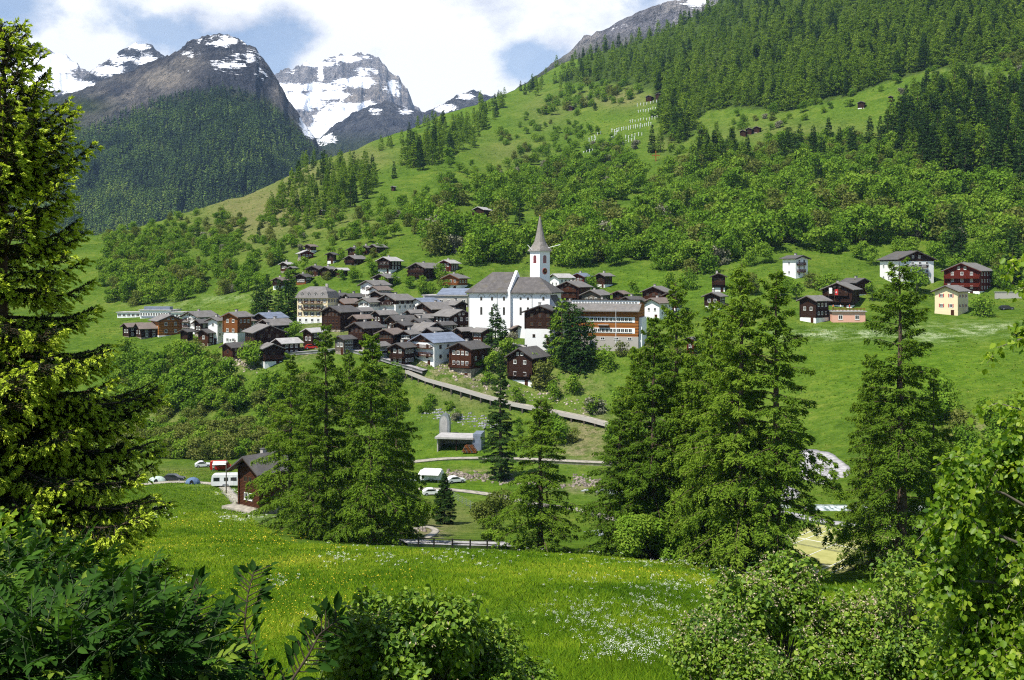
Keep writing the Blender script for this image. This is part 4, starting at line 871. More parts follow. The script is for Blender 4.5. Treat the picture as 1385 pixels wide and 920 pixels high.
def near_spruce():
    r = np.random.default_rng(77); D = 13.0; px = 4; g_ = G(px, D); top = (HY-38)/F*D; H = top-g_.z
    e = empty('spruce_tree', tuple(g_), 0, 'big near spruce at the left edge with yellow green shoot tips', 'spruce')
    cur, rad = [], []; z = np.linspace(-.5, H, 10); tr = np.stack([.03*np.sin(z), .03*np.cos(z*1.3), z], 1)
    nb = 330; t_ = np.sort(r.random(nb)**.9)*.975+.02; L = 2.80*np.minimum((1-t_)**.80, .95)*r.uniform(.72, 1.08, nb)+.10
    L *= .8+.35*vn(t_*H*1.7, t_*0, 5)
    az = np.arange(nb)*2.39996+r.normal(0, .3, nb)
    NB, ND, NT_, twc, twr = [], [], [], [], []
    for b in range(nb):
        d = np.array([math.cos(az[b]), math.sin(az[b]), 0]); sdv = np.array([-d[1], d[0], 0]); up = np.interp(t_[b], [0, .6, 1], [-.30, .0, .9])+r.normal(0, .07)
        s = np.linspace(0, 1, 9); p = np.array([0, 0, t_[b]*H])+d*(L[b]*s)[:, None]; p[:, 2] += L[b]*(up*s-.20*s*s*(1-t_[b])+.22*s**4)
        cur.append(p); rad.append(np.linspace(.010+.014*L[b], .004, 9))
        segs = [(p[i], p[i+1], i >= 7) for i in range(2, 8)]
        nt = max(6, int(L[b]*44))
        for q in range(nt):
            ss = r.uniform(.12, .98); f = ss*8; i0 = min(int(f), 7); c0 = p[i0]+(p[i0+1]-p[i0])*(f-i0); ad = nrm(p[i0+1]-p[i0])
            side = 1 if q % 2 else -1; tl = min(.62, (.12+.42*L[b]*(1.05-ss)*.62))*r.uniform(.55, 1.15)
            td = nrm(ad*r.uniform(.5, .9)+sdv*side*r.uniform(.5, .95)+np.array([0, 0, r.uniform(-.45, .12)]))
            m = c0+td*tl*.55; tip = c0+td*tl+np.array([0, 0, -.10*tl])
            segs += [(c0, m, False), (m, tip, True)]; twc.append(np.stack([c0, m, tip])); twr.append(np.array([.004, .003, .002]))
            if tl > .28:
                for w_ in range(int(tl*9)):
                    u = r.uniform(.2, .9); c1 = c0+td*tl*u; s2 = r.choice([-1, 1]); d2 = nrm(td*.7+np.cross(td, [0, 0, 1.])*s2*.75+np.array([0, 0, r.uniform(-.5, .05)])); l2 = tl*.42*(1.1-u)*r.uniform(.7, 1.2)
                    segs.append((c1, c1+d2*l2, True))
        for (a, c, tipq) in segs:
            v = c-a; l = np.linalg.norm(v)
            if l < .02: continue
            n = max(5, int(l*105)); u = r.random(n); dirn = v/l; rv = r.normal(0, 1, (n, 3)); rv -= (rv@dirn)[:, None]*dirn; rv = nrm(rv); rv[:, 2] += .15
            NB.append(a+v*u[:, None]); ND.append(dirn*.75+rv*.8)
            old = np.clip(r.normal(.24, .12, n), 0, .5); NT_.append(np.stack([old, np.full(n, .040)], 1))
            if tipq:
                n = r.integers(16, 28); u = r.random(n); tl2 = .11; rv = r.normal(0, 1, (n, 3)); dd = dirn+np.array([0, 0, -.25])
                NB.append(c+dd*(u*tl2*.6)[:, None]); ND.append(dd*1.0+rv*.35); NT_.append(np.stack([np.clip(r.normal(.86, .1, n), .6, 1), np.full(n, .050)], 1))
    B, Dn, N2 = np.concatenate(NB), np.concatenate(ND), np.concatenate(NT_); n = len(B); print('near spruce needles', n)
    V, Q = cards(B, Dn, r.normal(0, 1, (n, 3))+np.array([0, 0, .5]), N2[:, 1]*r.uniform(.75, 1.2, n), np.where(N2[:, 0] > .55, .018, .0125), 0)
    link('crown', mesh_np('crown', V, Q, M['near_spruce'], attrs={'tint': np.repeat(N2[:, 0], 4)}), e)
    TV, TQ = tubes([tr], [np.linspace(.17, .01, 10)], 8); V2, Q2 = tubes(cur, rad, 4); V3, Q3 = tubes(twc, twr, 3)
    link('trunk', mesh_np('trunk', np.concatenate([TV, V2, V3]), np.concatenate([TQ, Q2+len(TV), Q3+len(TV)+len(V2)]), M['bark'], smooth=True), e)
near_spruce()

def pinnate(c, ax, up, ln, r, npair=4):
    """compound leaves: pairs of leaflets on a stalk and one at its end"""
    ax = nrm(ax); sd_ = nrm(np.cross(ax, up)); n2 = np.cross(sd_, ax); C, A, N, Ln, k_ = [], [], [], [], []
    for i in range(npair):
        u = .28+.62*i/npair
        for s_ in (-1, 1):
            C.append(c+ax*(ln*u)[:, None]-n2*(ln*.10*u*u)[:, None]); A.append(ax*.62+sd_*s_*.85-n2*.22); N.append(n2+sd_*s_*-.15); Ln.append(ln*(.34-.02*abs(i-1)))
    C.append(c+ax*(ln*.86)[:, None]-n2*(ln*.09)[:, None]); A.append(ax-n2*.25); N.append(n2); Ln.append(ln*.36)
    C, A, N, Ln = map(np.concatenate, (C, A, N, Ln)); A = A+r.normal(0, .12, A.shape); N = N+r.normal(0, .18, N.shape)
    return leaf6(C, A, N, Ln, Ln*.42, .14, .12), 2*npair+1
def elder_bush():
    r = np.random.default_rng(12); g_ = G(100, 5.6)
    e = empty('elder_bush', tuple(g_), 0, 'dark green bush with compound leaves filling the lower left corner', 'bush')
    lobes = [(-40, 860, 5.6, 105), (30, 825, 5.9, 80), (95, 818, 6.2, 72), (165, 838, 6.0, 68), (60, 890, 5.2, 100), (150, 910, 5.0, 95), (225, 900, 5.6, 56), (262, 945, 5.3, 66), (-30, 920, 4.9, 130), (210, 940, 4.8, 110), (330, 985, 5.1, 66), (90, 950, 4.6, 140), (-50, 800, 6.2, 60)]
    C, A, U = [], [], []
    for (px, py, D, rr) in lobes:
        c0 = np.array(P(px, py, D)); R_ = rr/F*D; n = int(220*(rr/95)**2)
        u = nrm(r.normal(0, 1, (n, 3))+np.array([0, -.25, .35])); C.append(c0+u*R_*r.uniform(.55, 1.05, (n, 1))); A.append(u*.9+r.normal(0, .45, (n, 3))+np.array([0, 0, -.25])); U.append(u*.6+np.array([0, 0, 1.])+r.normal(0, .3, (n, 3)))
    C, A, U = map(np.concatenate, (C, A, U)); n = len(C); ln = r.uniform(.12, .22, n)
    (V, Q), k_ = pinnate(C, A, U, ln, r); ti = np.clip(np.tile(r.normal(.42, .2, n), k_)+r.normal(0, .1, n*k_), 0, 1); ti = np.where(np.tile(r.random(n), k_) > .95, .95, ti)
    link('foliage', mesh_np('foliage', V, Q, M['elder'], attrs={'tint': np.repeat(ti, 6)}), e, loc=-g_)
    cur, rad = [], []
    for i in range(n):
        cur.append(np.stack([C[i]-nrm(A[i])*.03, C[i]+nrm(A[i])*ln[i]*.45, C[i]+nrm(A[i])*ln[i]*.9])); rad.append(np.array([.003, .0022, .0015]))
    for i in range(0, n, 7):
        b = np.array(G(100, 5.4))+np.array([r.uniform(-.6, .6), r.uniform(-.3, .3), 0]); s = np.linspace(0, 1, 6)[:, None]; p = b+(C[i]-b)*s; p[:, 2] += np.sin(s[:, 0]*PI)*.2; cur.append(p); rad.append(np.linspace(.014, .004, 6))
    TV, TQ = tubes(cur, rad, 4); link('stem', mesh_np('stem', TV, TQ, mat_plain('green_stem', (.05, .075, .03), .7), smooth=True), e, loc=-g_)
elder_bush()
def sprig(label, path, D, seed, ll=.068, nsub=9):
    """a slender shoot rising in front of the meadow, leaves along it"""
    r = np.random.default_rng(seed); p = np.array([P(a, b, D+.06*i) for i, (a, b) in enumerate(path)]); g_ = G(path[0][0], D)
    s = np.linspace(0, len(p)-1, 24); pp = np.stack([np.interp(s, np.arange(len(p)), p[:, k_]) for k_ in range(3)], 1)
    pp = np.concatenate([np.linspace(np.array(g_)-[0, 0, .1], pp[0], 6)[:-1], pp])
    e = empty('shoot', tuple(g_), 0, label, 'shoot'); cur = [pp]; rad = [np.linspace(.010, .003, len(pp))]; C, A, U = [], [], []
    for i in range(6, len(pp)):
        for q in range(1 if i % 3 else 2):
            d = nrm(pp[min(i+1, len(pp)-1)]-pp[i-1]); sdv = nrm(np.cross(d, [0, 1., .2]))*(1 if (i+q) % 2 else -1); l = r.uniform(.03, .10)
            tw = pp[i]+nrm(d*.6+sdv)*l; cur.append(np.stack([pp[i], (pp[i]+tw)/2, tw])); rad.append(np.array([.0035, .003, .0025]))
            for k_ in range(2): C.append(tw-nrm(d*.6+sdv)*l*.3*k_); A.append(d*r.uniform(.1, .7)+sdv*r.uniform(.4, 1)*(1 if k_ < 2 else -.6)+r.normal(0, .3, 3)); U.append(np.array([0, -.5, 1.])+r.normal(0, .4, 3))
    for k_ in range(5): C.append(pp[-1]); A.append(nrm(pp[-1]-pp[-3])+r.normal(0, .6, 3)); U.append(np.array([0, -.4, 1.])+r.normal(0, .3, 3))
    C, A, U = map(np.array, (C, A, U)); n = len(C); ln = ll*r.uniform(.7, 1.25, n); V, Q = leaf6(C, A, U, ln, ln*.5, .16, .15)
    link('foliage', mesh_np('foliage', V, Q, M['elder'], attrs={'tint': np.repeat(np.clip(r.normal(.3, .18, n), 0, 1), 6)}), e, loc=-g_)
    TV, TQ = tubes(cur, rad, 5); link('stem', mesh_np('stem', TV, TQ, mat_plain('brown_stem', (.055, .04, .025), .8), smooth=True), e, loc=-g_)
sprig('thin leafy shoot rising highest in front of the meadow right of the dark bush', [(372, 960), (352, 900), (330, 850), (335, 805), (343, 774)], 5.2, 3, nsub=9)
sprig('leaning leafy shoot with dark leaves, rightmost of the two at the lower left', [(370, 960), (398, 915), (418, 885), (432, 858), (458, 838)], 4.9, 4)
sprig('short leafy shoot at the top of the dark lower left bush', [(250, 900), (262, 850), (272, 815), (262, 795)], 5.5, 6)
# orange flower head at the very left edge
e = empty('orange_flower', tuple(P(3, 807, 5.1)), 0, 'single orange flower among the dark leaves at the left edge', 'flower')
b = MB(); 
for q in range(8):
    a_ = q*PI/4; b.add([(0, 0, 0), (math.cos(a_-.3)*.013, -.006, math.sin(a_-.3)*.013), (math.cos(a_)*.022, -.003, math.sin(a_)*.022), (math.cos(a_+.3)*.013, -.006, math.sin(a_+.3)*.013)], [(0, 1, 2, 3)], mat_plain('orange_petal', (.7, .28, .02), .6) if q == 0 else b.mats[0])
b.build('petals', e); b = MB(); b.tube([(0, 0, 0), (.01, .02, -.25), (.02, .03, -.6)], .003, M['elder'], 4); b.build('stem', e)

def birch():
    r = np.random.default_rng(31); D0 = 10.3; g_ = G(1470, D0)
    e = empty('birch_tree', tuple(g_), 0, 'glossy green leafy tree at the right edge close to the camera', 'tree')
    lobes = [(1400, 455, 10.2, 30, .5), (1398, 520, 10.4, 34, .7), (1385, 590, 10.5, 48, .9), (1400, 380, 10.3, 24, .35), (1345, 640, 10.2, 58, 1), (1300, 655, 10.0, 42, .9), (1395, 690, 10.6, 80, 1), (1275, 715, 9.9, 44, .9), (1330, 745, 10.4, 78, 1), (1268, 790, 9.9, 36, .8), (1300, 840, 10.3, 62, 1), (1385, 810, 10.0, 85, 1.1), (1290, 915, 10.1, 60, 1), (1370, 920, 9.8, 90, 1.1), (1330, 990, 10, 100, .8), (1420, 600, 10.6, 70, .8), (1440, 750, 10.4, 100, .8), (1450, 900, 10.2, 100, .8), (1462, 520, 10.4, 70, .8), (1455, 430, 10.4, 42, .7), (1480, 640, 10.5, 90, .7)]
    C, A, N, cur, rad, TI = [], [], [], [], [], []
    for (px, py, D, rr, dn) in lobes:
        c0 = np.array(P(px, py, D)); R_ = rr/F*D; nt = int(24*dn*(rr/55)**2)+6
        u = nrm(r.normal(0, 1, (nt, 3))); ends = c0+u*R_*r.uniform(.45, 1.1, (nt, 1))*np.array([1, 1.2, 1.0])
        for q in range(nt):
            a = c0+(ends[q]-c0)*.15+np.array([.25, .1, .12]); s = np.linspace(0, 1, 6)[:, None]; p = a+(ends[q]-a)*s; p[:, 2] += .16*R_*np.sin(s[:, 0]*PI)-.20*R_*s[:, 0]**2; cur.append(p); rad.append(np.linspace(.006, .002, 6))
            n = 46; f = np.clip(r.random(n)**.7*5, 0, 4.99); i0 = f.astype(int); pp = p[i0]+(p[i0+1]-p[i0])*(f-i0)[:, None]
            C.append(pp+r.normal(0, .035, (n, 3))); ad = nrm(p[-1]-p[0]); A.append(ad*.3+r.normal(0, .55, (n, 3))+np.array([0, 0, -.45])); N.append(r.normal(0, .55, (n, 3))+np.array([-.15, -.55, .6])); TI.append(np.clip(r.normal(.45, .2, n)+r.normal(0, .08), 0, 1))
        t0 = np.array(g_)+np.array([0, 0, np.clip((c0[2]-g_.z)*.7, .5, 6)]); s = np.linspace(0, 1, 7)[:, None]; p = t0+(c0-t0)*s; p[:, 2] += .25*np.sin(s[:, 0]*PI); cur.append(p); rad.append(np.linspace(.03, .007, 7))
    for path in [[(1440, 330), (1400, 345), (1372, 352), (1362, 372)], [(1440, 440), (1390, 455), (1350, 470), (1335, 492)], [(1440, 400), (1400, 385), (1375, 392)], [(1400, 560), (1350, 545), (1322, 556)]]:
        p = np.array([P(a, b, 10.2) for a, b in path]); s = np.linspace(0, len(p)-1.01, 40); i0 = s.astype(int); pp = p[i0]+(p[i0+1]-p[i0])*(s-i0)[:, None]; cur.append(p); rad.append(np.linspace(.008, .002, len(p)))
        n = 60; k_ = r.integers(8, 40, n); C.append(pp[k_]+r.normal(0, .04, (n, 3))); A.append(r.normal(0, .5, (n, 3))+np.array([0, 0, -.6])); N.append(r.normal(0, .5, (n, 3))+np.array([-.2, -.5, .6])); TI.append(np.clip(r.normal(.6, .2, n), 0, 1))
    C, A, N, TI = map(np.concatenate, (C, A, N, TI)); n = len(C); ln = r.uniform(.042, .082, n); print('birch leaves', n)
    V, Q = leaf6(C, A, N, ln, ln*.82, .10, .12)
    link('crown', mesh_np('crown', V, Q, M['birch'], attrs={'tint': np.repeat(TI, 6)}), e, loc=-g_)
    tz = np.linspace(-.5, 4.7, 8); cur.append(np.stack([g_.x+.1*np.sin(tz), g_.y+0*tz, g_.z+tz], 1)); rad.append(np.linspace(.11, .03, 8))
    TV, TQ = tubes(cur, rad, 5); link('trunk', mesh_np('trunk', TV, TQ, M['bark_grey'], smooth=True), e, loc=-g_)
birch()
def near_shrub(name, label, px, D, ty, Rm, n, size, mat, seed, sq=.85, seedn=0, nl=18):
    g_ = G(px, D); H = (HY-ty)/F*D-g_.z; r = np.random.default_rng(seed)
    V_, Q_, ti, lc, lr = broadleaf(seed, H, Rm, n, size, None, nl=nl, low=.0, squash=sq)
    lr = lr*.72
    k_ = r.choice(nl, n, p=lr**2/(lr**2).sum()); u = nrm(r.normal(0, 1, (n, 3))+np.array([0, -.1, .3])); c = lc[k_]+u*(lr[k_]*np.clip(r.normal(.9, .18, n), .25, 1.25))[:, None]
    ns = 46; sdir_ = nrm(r.normal(0, 1, (ns, 3))+np.array([0, -.1, .7])); sk = r.integers(0, nl, ns); ms = int(n*.14); w_ = r.integers(0, ns, ms)
    c[:ms] = lc[sk[w_]]+sdir_[w_]*(lr[sk[w_]]*r.uniform(.9, 1.75, ms)**1.0)[:, None]+r.normal(0, .05, (ms, 3))
    c += .10*nrm(r.normal(0, 1, (n, 3)))*fbm(c[:, 0]*3, c[:, 2]*3+c[:, 1], seed, 3)[:, None]
    nr_ = u*.6+r.normal(0, .5, (n, 3))+np.array([0, 0, .7]); ax = np.cross(nr_, r.normal(0, 1, (n, 3)))+np.array([0, 0, -.3]); ln = size*r.uniform(.6, 1.3, n)
    lt = r.normal(0, .12, nl); V, Q = leaf6(c, ax, nr_, ln, ln*.68, .14, .12); ti = np.clip(r.normal(.45, .2, n)+lt[k_], 0, 1)
    e = empty(name, tuple(g_), 0, label, 'shrub'); link('foliage', mesh_np('foliage', V, Q, mat, attrs={'tint': np.repeat(ti, 6)}), e)
    if seedn:
        kk = r.choice(n, seedn, replace=False); kk = kk[(u[kk, 2] > -.15)]; m = 7; cc = np.repeat(c[kk]+u[kk]*.05, m, 0)+r.normal(0, .05, (len(kk)*m, 3)); N2 = r.normal(0, 1, (len(cc), 3))+np.array([0, 0, .8])
        V2, Q2 = cards(cc, r.normal(0, 1, cc.shape), N2, r.uniform(.03, .06, len(cc)), r.uniform(.02, .04, len(cc))); link('blossom', mesh_np('blossom', V2, Q2, M['seed'], attrs={'tint': np.repeat(r.random(len(cc)), 4)}), e)
    cur, rad = [], []
    for i in range(nl):
        for q in range(9):
            b = np.array([r.uniform(-.3, .3), r.uniform(-.3, .3), -.2]); t_ = lc[i]+nrm(r.normal(0, 1, 3)+[0, 0, .4])*lr[i]*r.uniform(.6, 1.05); s = np.linspace(0, 1, 7)[:, None]; p = b+(t_-b)*s; p[:, 2] += .12*H*np.sin(s[:, 0]*PI); p += r.normal(0, .025, p.shape); cur.append(p); rad.append(np.linspace(.022, .004, 7))
    TV, TQ = tubes(cur, rad, 4); link('stem', mesh_np('stem', TV, TQ, M['bark_grey'], smooth=True), e)
near_shrub('leafy_shrub', 'wide green shrub at the lower middle in front of the flower meadow', 566, 17, 812, 2.0, 17000, .105, M['hazel'], 501, seedn=120)
near_shrub('leafy_shrub', 'low shrub at the right shoulder of the wide lower middle shrub', 668, 17.6, 852, 1.1, 6000, .08, M['hazel'], 502, nl=10, seedn=30)
near_shrub('flowering_shrub', 'tall mound of leaves with withered blossom in front of the larches, lower right', 1042, 21, 784, 2.0, 17000, .11, M['hazel'], 503, seedn=1700)
near_shrub('flowering_shrub', 'spreading shrub with beige blossom between the tall mound and the glossy tree', 1185, 21.5, 806, 1.9, 16000, .11, M['hazel'], 504, seedn=1700)
near_shrub('leafy_shrub', 'dark shrub low down in front of the tall blossoming mound', 985, 18.5, 862, 1.3, 9000, .08, M['hazel'], 505, nl=10, seedn=200)
near_shrub('leafy_shrub', 'small bright shrub beside the glossy tree below the solitary larch', 1225, 20, 752, 1.2, 7000, .08, M['hazel'], 506, nl=10, seedn=100)
near_shrub('leafy_shrub', 'green shrub behind the dark bush at the left edge under the spruce', -20, 8.5, 690, 1.0, 6000, .06, M['birch'], 507, nl=10)

# ---------------------------------------------------------------- meadow: grass blades and flowers
def meadow():
    r = np.random.default_rng(9)
    u = r.random(330000); D = 24*(112/24)**(u**.85); px = np.where(np.arange(len(u)) % 10 < 7, r.uniform(-60, 1180, len(u)), r.uniform(-420, 1800, len(u)))
    u2 = r.random(75000); D2 = 105*(235/105)**u2; px2 = r.uniform(0, 400, len(u2)); m = px2 < np.interp(D2, [105, 150, 235], [400, 345, 310])
    D = np.concatenate([D, D2[m]]); px = np.concatenate([px, px2[m]])
    x = (px-CX)/F*D; z = hgt(x, D); n = len(D); c = np.stack([x, D, z-.03], 1)
    h_ = r.uniform(.16, .46, n)*np.interp(D, [24, 100, 230], [1, 1, .8])*(.75+.6*vn(x/3, D/3, 4))
    ax = np.stack([r.normal(0, .95, n), r.normal(0, .95, n), np.ones(n)*.8], 1); nr_ = np.stack([r.normal(-.3, .5, n), r.normal(-.3, .5, n), np.ones(n)], 1)
    V, Q = cards(c, ax, nr_, h_, np.maximum(.022, D*.00075)*r.uniform(.7, 1.4, n), .05)
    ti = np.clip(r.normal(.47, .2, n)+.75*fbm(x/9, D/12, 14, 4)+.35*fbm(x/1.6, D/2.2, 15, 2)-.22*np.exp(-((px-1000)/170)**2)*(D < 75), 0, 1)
    gm = mat_leaf('meadow_blades', [(0, (.050, .115, .007)), (.4, (.115, .205, .010)), (.75, (.19, .28, .016)), (1, (.29, .33, .03))], .35, rnd=0, gloss=False)
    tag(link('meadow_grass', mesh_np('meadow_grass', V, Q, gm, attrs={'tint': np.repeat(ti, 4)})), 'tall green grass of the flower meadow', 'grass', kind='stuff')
    # flowers: yellow everywhere in drifts, white umbels in patches
    n = 7500; D = 26*(150/26)**(r.random(n)); px = r.uniform(150, 1050, n); x = (px-CX)/F*D; den = fbm(x/9, D/14, 31, 3)+.25*np.exp(-((px-340)/160)**2)
    k_ = den > r.uniform(.0, .55, n); k_ &= (px < 420) | (D < 105); x, D = x[k_], D[k_]; n = len(x); z = hgt(x, D)
    sz = np.maximum(.035, D*.0011)*r.uniform(.7, 1.3, n)
    V1, Q1 = cards(np.stack([x, D, z+r.uniform(.28, .5, n)], 1), r.normal(0, 1, (n, 3))*[1, 1, .2], np.stack([r.normal(0, .4, n), r.normal(-.3, .3, n), np.ones(n)], 1), sz, sz*.9, 0)
    ym = mat_plain('yellow_petals', (.62, .46, .02), .7); tag(link('yellow_flowers', mesh_np('yellow_flowers', V1, Q1, ym)), 'yellow flowers sprinkled over the meadow', 'flowers', kind='stuff')
    P_, S_ = [], []
    for (cx, cy_, sx_, sy_, k_) in [(785, 850, 50, 26, 130), (850, 875, 60, 30, 190), (880, 830, 50, 22, 120), (925, 802, 45, 12, 110), (960, 860, 40, 30, 130), (860, 905, 60, 15, 150), (455, 766, 18, 6, 40), (520, 765, 14, 6, 22), (380, 800, 20, 8, 30), (655, 775, 12, 4, 14), (640, 760, 30, 5, 14), (880, 770, 70, 5, 60), (1010, 780, 40, 6, 40), (335, 668, 40, 9, 110), (320, 705, 35, 5, 70), (225, 700, 20, 8, 30), (240, 800, 25, 20, 40), (420, 850, 20, 20, 20), (600, 760, 200, 10, 60), (760, 800, 120, 12, 50), (640, 765, 260, 16, 80)]:
        k_ = int(k_*.6); a = r.normal(cx, sx_*.6, k_); b = r.normal(cy_, sy_*.6, k_); d = hits(a, np.minimum(b, 955)); ok = ~np.isnan(d); P_.append(np.stack([a[ok], d[ok]], 1))
    pd = np.concatenate(P_); pd = pd[(pd[:, 1] < 240)]; x = (pd[:, 0]-CX)/F*pd[:, 1]; D = pd[:, 1]; z = hgt(x, D); n = len(x); m = 14
    hh = r.uniform(.5, .85, n); rr = r.uniform(.05, .11, n)*np.maximum(1, D/70)
    c = np.repeat(np.stack([x, D, z+hh], 1), m, 0)+np.stack([r.normal(0, 1, n*m)*np.repeat(rr, m)*.7, r.normal(0, 1, n*m)*np.repeat(rr, m)*.7, r.normal(0, .03, n*m)], 1)
    sz = np.repeat(np.maximum(.022, D*.00048), m)*r.uniform(.7, 1.3, n*m)
    V1, Q1 = cards(c, r.normal(0, 1, (n*m, 3))*[1, 1, .3], np.stack([r.normal(0, .4, n*m), r.normal(-.3, .3, n*m), np.ones(n*m)], 1), sz, sz*.9, 0)
    st, sr = [], []
    for i in range(n): st.append(np.array([[x[i], D[i], z[i]], [x[i]+.02, D[i], z[i]+hh[i]*.5], [x[i], D[i], z[i]+hh[i]]])); sr.append(np.array([.006, .005, .004]))
    V2, Q2 = tubes(st, sr, 3)
    tag(link('white_flowers', mesh_np('white_flowers', np.concatenate([V1, V2]), np.concatenate([Q1, Q2+len(V1)]), [mat_plain('white_petals', (.74, .75, .66), .8, var=.1), gm], mi=np.concatenate([np.zeros(len(Q1)), np.ones(len(Q2))]), attrs={'tint': np.full(len(V1)+len(V2), .5)})), 'white umbel flowers in patches on the meadow', 'flowers', kind='stuff')
meadow()
# ---------------------------------------------------------------- houses
def win_mesh(frame, shutter=None):
    b = MB(); f = M[frame]
    b.box(-.5, .5, -.05, .0, -.5, -.40, f); b.box(-.5, .5, -.05, 0, .40, .5, f); b.box(-.5, -.40, -.05, 0, -.40, .40, f); b.box(.40, .5, -.05, 0, -.40, .40, f); b.box(-.035, .035, -.045, 0, -.40, .40, f)
    b.box(-.40, -.035, -.02, 0, -.40, .40, M['glass']); b.box(.035, .40, -.02, 0, -.40, .40, M['glass'])
    b.box(-.56, .56, -.10, 0, -.56, -.5, f)
    if shutter: b.box(-.86, -.53, -.04, 0, -.5, .5, M[shutter]); b.box(.53, .86, -.04, 0, -.5, .5, M[shutter])
    return b.mesh('window')
WM = {'w': win_mesh('window_white'), 'b': win_mesh('window_brown'), 'r': win_mesh('window_white', 'curtain_red'), 's': win_mesh('window_white', 'wood_brown')}
WALL = dict(D='wood_dark', B='wood_brown', O='wood_orange', R='wood_red', W='white', C='cream', K='pink', S='stone', G='wood_grey', N='concrete', A='wood_board')
ROOF = dict(g='slate', d='slate_dark', b='slate_brown', l='slate_light', u='metal_blue')
def windows(parent, wm, x0, x1, z0, z1, rows, cols, y, ww=.9, wh=1.1, rot=0, skip=()):
    """a grid of windows on the wall y (rot = 0: front; 90/-90: side walls at distance y)"""
    for i in range(rows):
        for j in range(cols):
            if (i, j) in skip: continue
            x = x0+(x1-x0)*(j+.5)/cols; z = z0+(z1-z0)*(i+.5)/rows
            if rot == 0: l = (x, y, z)
            elif rot > 0: l = (-y, x, z)
            else: l = (y, x, z)
            link('window', WM[wm], parent, loc=l, rz=R(rot), scale=(ww, 1, wh))
def balcony(parent, x0, x1, y, z, m, dep=1.0, rail='bars'):
    b = MB(); b.box(x0, x1, y-dep, y-.02, z-.14, z, M[m]); b.box(x0, x1, y-dep, y-dep+.07, z+.86, z+.98, M[m])
    n = max(3, int((x1-x0)/.34))
    if rail == 'bars':
        for i in range(n+1): xx = x0+(x1-x0-.12)*i/n; b.box(xx, xx+.17, y-dep+.01, y-dep+.055, z, z+.86, M[m])
    for xx in (x0, x1-.07): b.box(xx, xx+.07, y-dep+.07, y-.02, z+.86, z+.96, M[m]); b.box(xx, xx+.05, y-dep+.07, y-.02, z+.1, z+.55, M[m])
    return b.build('balcony', parent)
def flowers_box(parent, x0, x1, y, z):
    pass
def chalet(label, x0, x1, yt, yb, yaw=25, wall='D', base='S', bf=.28, roof='g', dep=1.15, pitch=23, win=(2, 3), side=(2, 3), balc=(), chim=1, wm='w', D=None, name='chalet', cat='house', ov=.9, lower=None, ww=.95, wh=1.1, group=None, flag=False, dz=0):
    cx = (x0+x1)/2; D = D or hit(cx, yb); s = D/F; a = R(yaw)
    wtot = (x1-x0)*s; w = (wtot-ov*1.2)/(math.cos(a)+dep*abs(math.sin(a))); d = w*dep
    zb = -(yb-HY)*s; zt = -(yt-HY)*s; rise = (w/2+ov)*math.tan(R(pitch)); he = max(2.2, zt-zb-rise+ov*math.tan(R(pitch)))
    X = (cx-CX)*s; Yc = D+.5*(d*math.cos(a)+w*abs(math.sin(a)))*.9
    e = empty(name, (X*Yc/D if False else X+(cx-CX)/F*(Yc-D), Yc, zb), -a, label, cat, group)
    hw, hd = w/2, d/2; tp = math.tan(R(pitch)); apex = he+hw*tp
    zsplit = he*bf
    if wm == 'w' and wall in 'DB' and int(x0*7+yt*3) % 5 < 3: wm = 'b'
    b = MB(); b.box(-hw-.06, hw+.06, -hd-.06, hd+.06, -6, zsplit, M[WALL[base]]); b.build('plinth', e)
    b = MB()
    if lower:
        zm = he*lower[1]; b.box(-hw, hw, -hd, hd, zsplit, zm, M[WALL[lower[0]]]); zs = zm
    else: zs = zsplit
    o = .10 if lower else 0
    b.prism([(-hw-o, zs), (hw+o, zs), (hw+o, he-.02), (0, apex-.02+o*tp), (-hw-o, he-.02)], 'y', -hd-o, hd+o, M[WALL[wall]])
    if wall in 'DBROG':   # notched log ends
        for sx in (-hw, hw):
            b.box(sx-.16, sx+.16, -hd-.18-o, -hd+.02-o, zs+.05, he-.25, M[WALL[wall]])
    b.build('wall', e)
    th = .24; b = MB(); rm = M[ROOF[roof]]; ovy = ov*1.05
    for sg in (-1, 1):
        n = Vector((sg*tp, 0, 1)).normalized()*th; ez = he-ov*tp; eave = Vector((sg*(hw+ov), 0, ez)); rg = Vector((0, 0, apex))
        if sg > 0: pts = [eave, rg, rg+Vector((0, 0, th/math.cos(R(pitch)))), eave+n]
        else: pts = [eave, rg, rg+Vector((0, 0, th/math.cos(R(pitch)))), eave+n]
        b.prism([(p.x, p.z) for p in pts], 'y', -hd-ovy, hd+ovy, rm)
    rr = b.build('roof', e)
    b = MB()      # barge boards and purlin ends under the gable
    bm_ = M[WALL['D']] if wall not in 'OR' else M[WALL[wall]]
    for sg in (-1, 1):
        b.prism([(sg*(hw+ov), he-ov*tp-.24), (0, apex-.24), (0, apex-.02), (sg*(hw+ov), he-ov*tp-.02)], 'y', -hd-ovy+.05, -hd-ovy+.15, bm_)
        b.box(sg*hw*.62-.1, sg*hw*.62+.1, -hd-ovy+.15, -hd, he+hw*.38*tp-.36, he+hw*.38*tp-.12, bm_)
    b.box(-.1, .1, -hd-ovy+.15, -hd, apex-.42, apex-.16, bm_); b.build('gable_board', e)
    if chim:
        b = MB(); cxx = -hw*.3 if yaw > 0 else hw*.3; zc = apex-abs(cxx)*tp; b.box(cxx-.35, cxx+.35, hd*.1, hd*.1+.7, zc-.1, zc+1.25, M['concrete']); b.box(cxx-.45, cxx+.45, hd*.1-.1, hd*.1+.8, zc+1.25, zc+1.37, M['slate_dark']); b.build('chimney', rr)
    # windows on the gable front, smaller ones in the gable field; side windows
    rows, cols = win; z0 = .35 if bf < .4 else zsplit*.35
    yo = -hd-.005-(.10 if lower else 0)
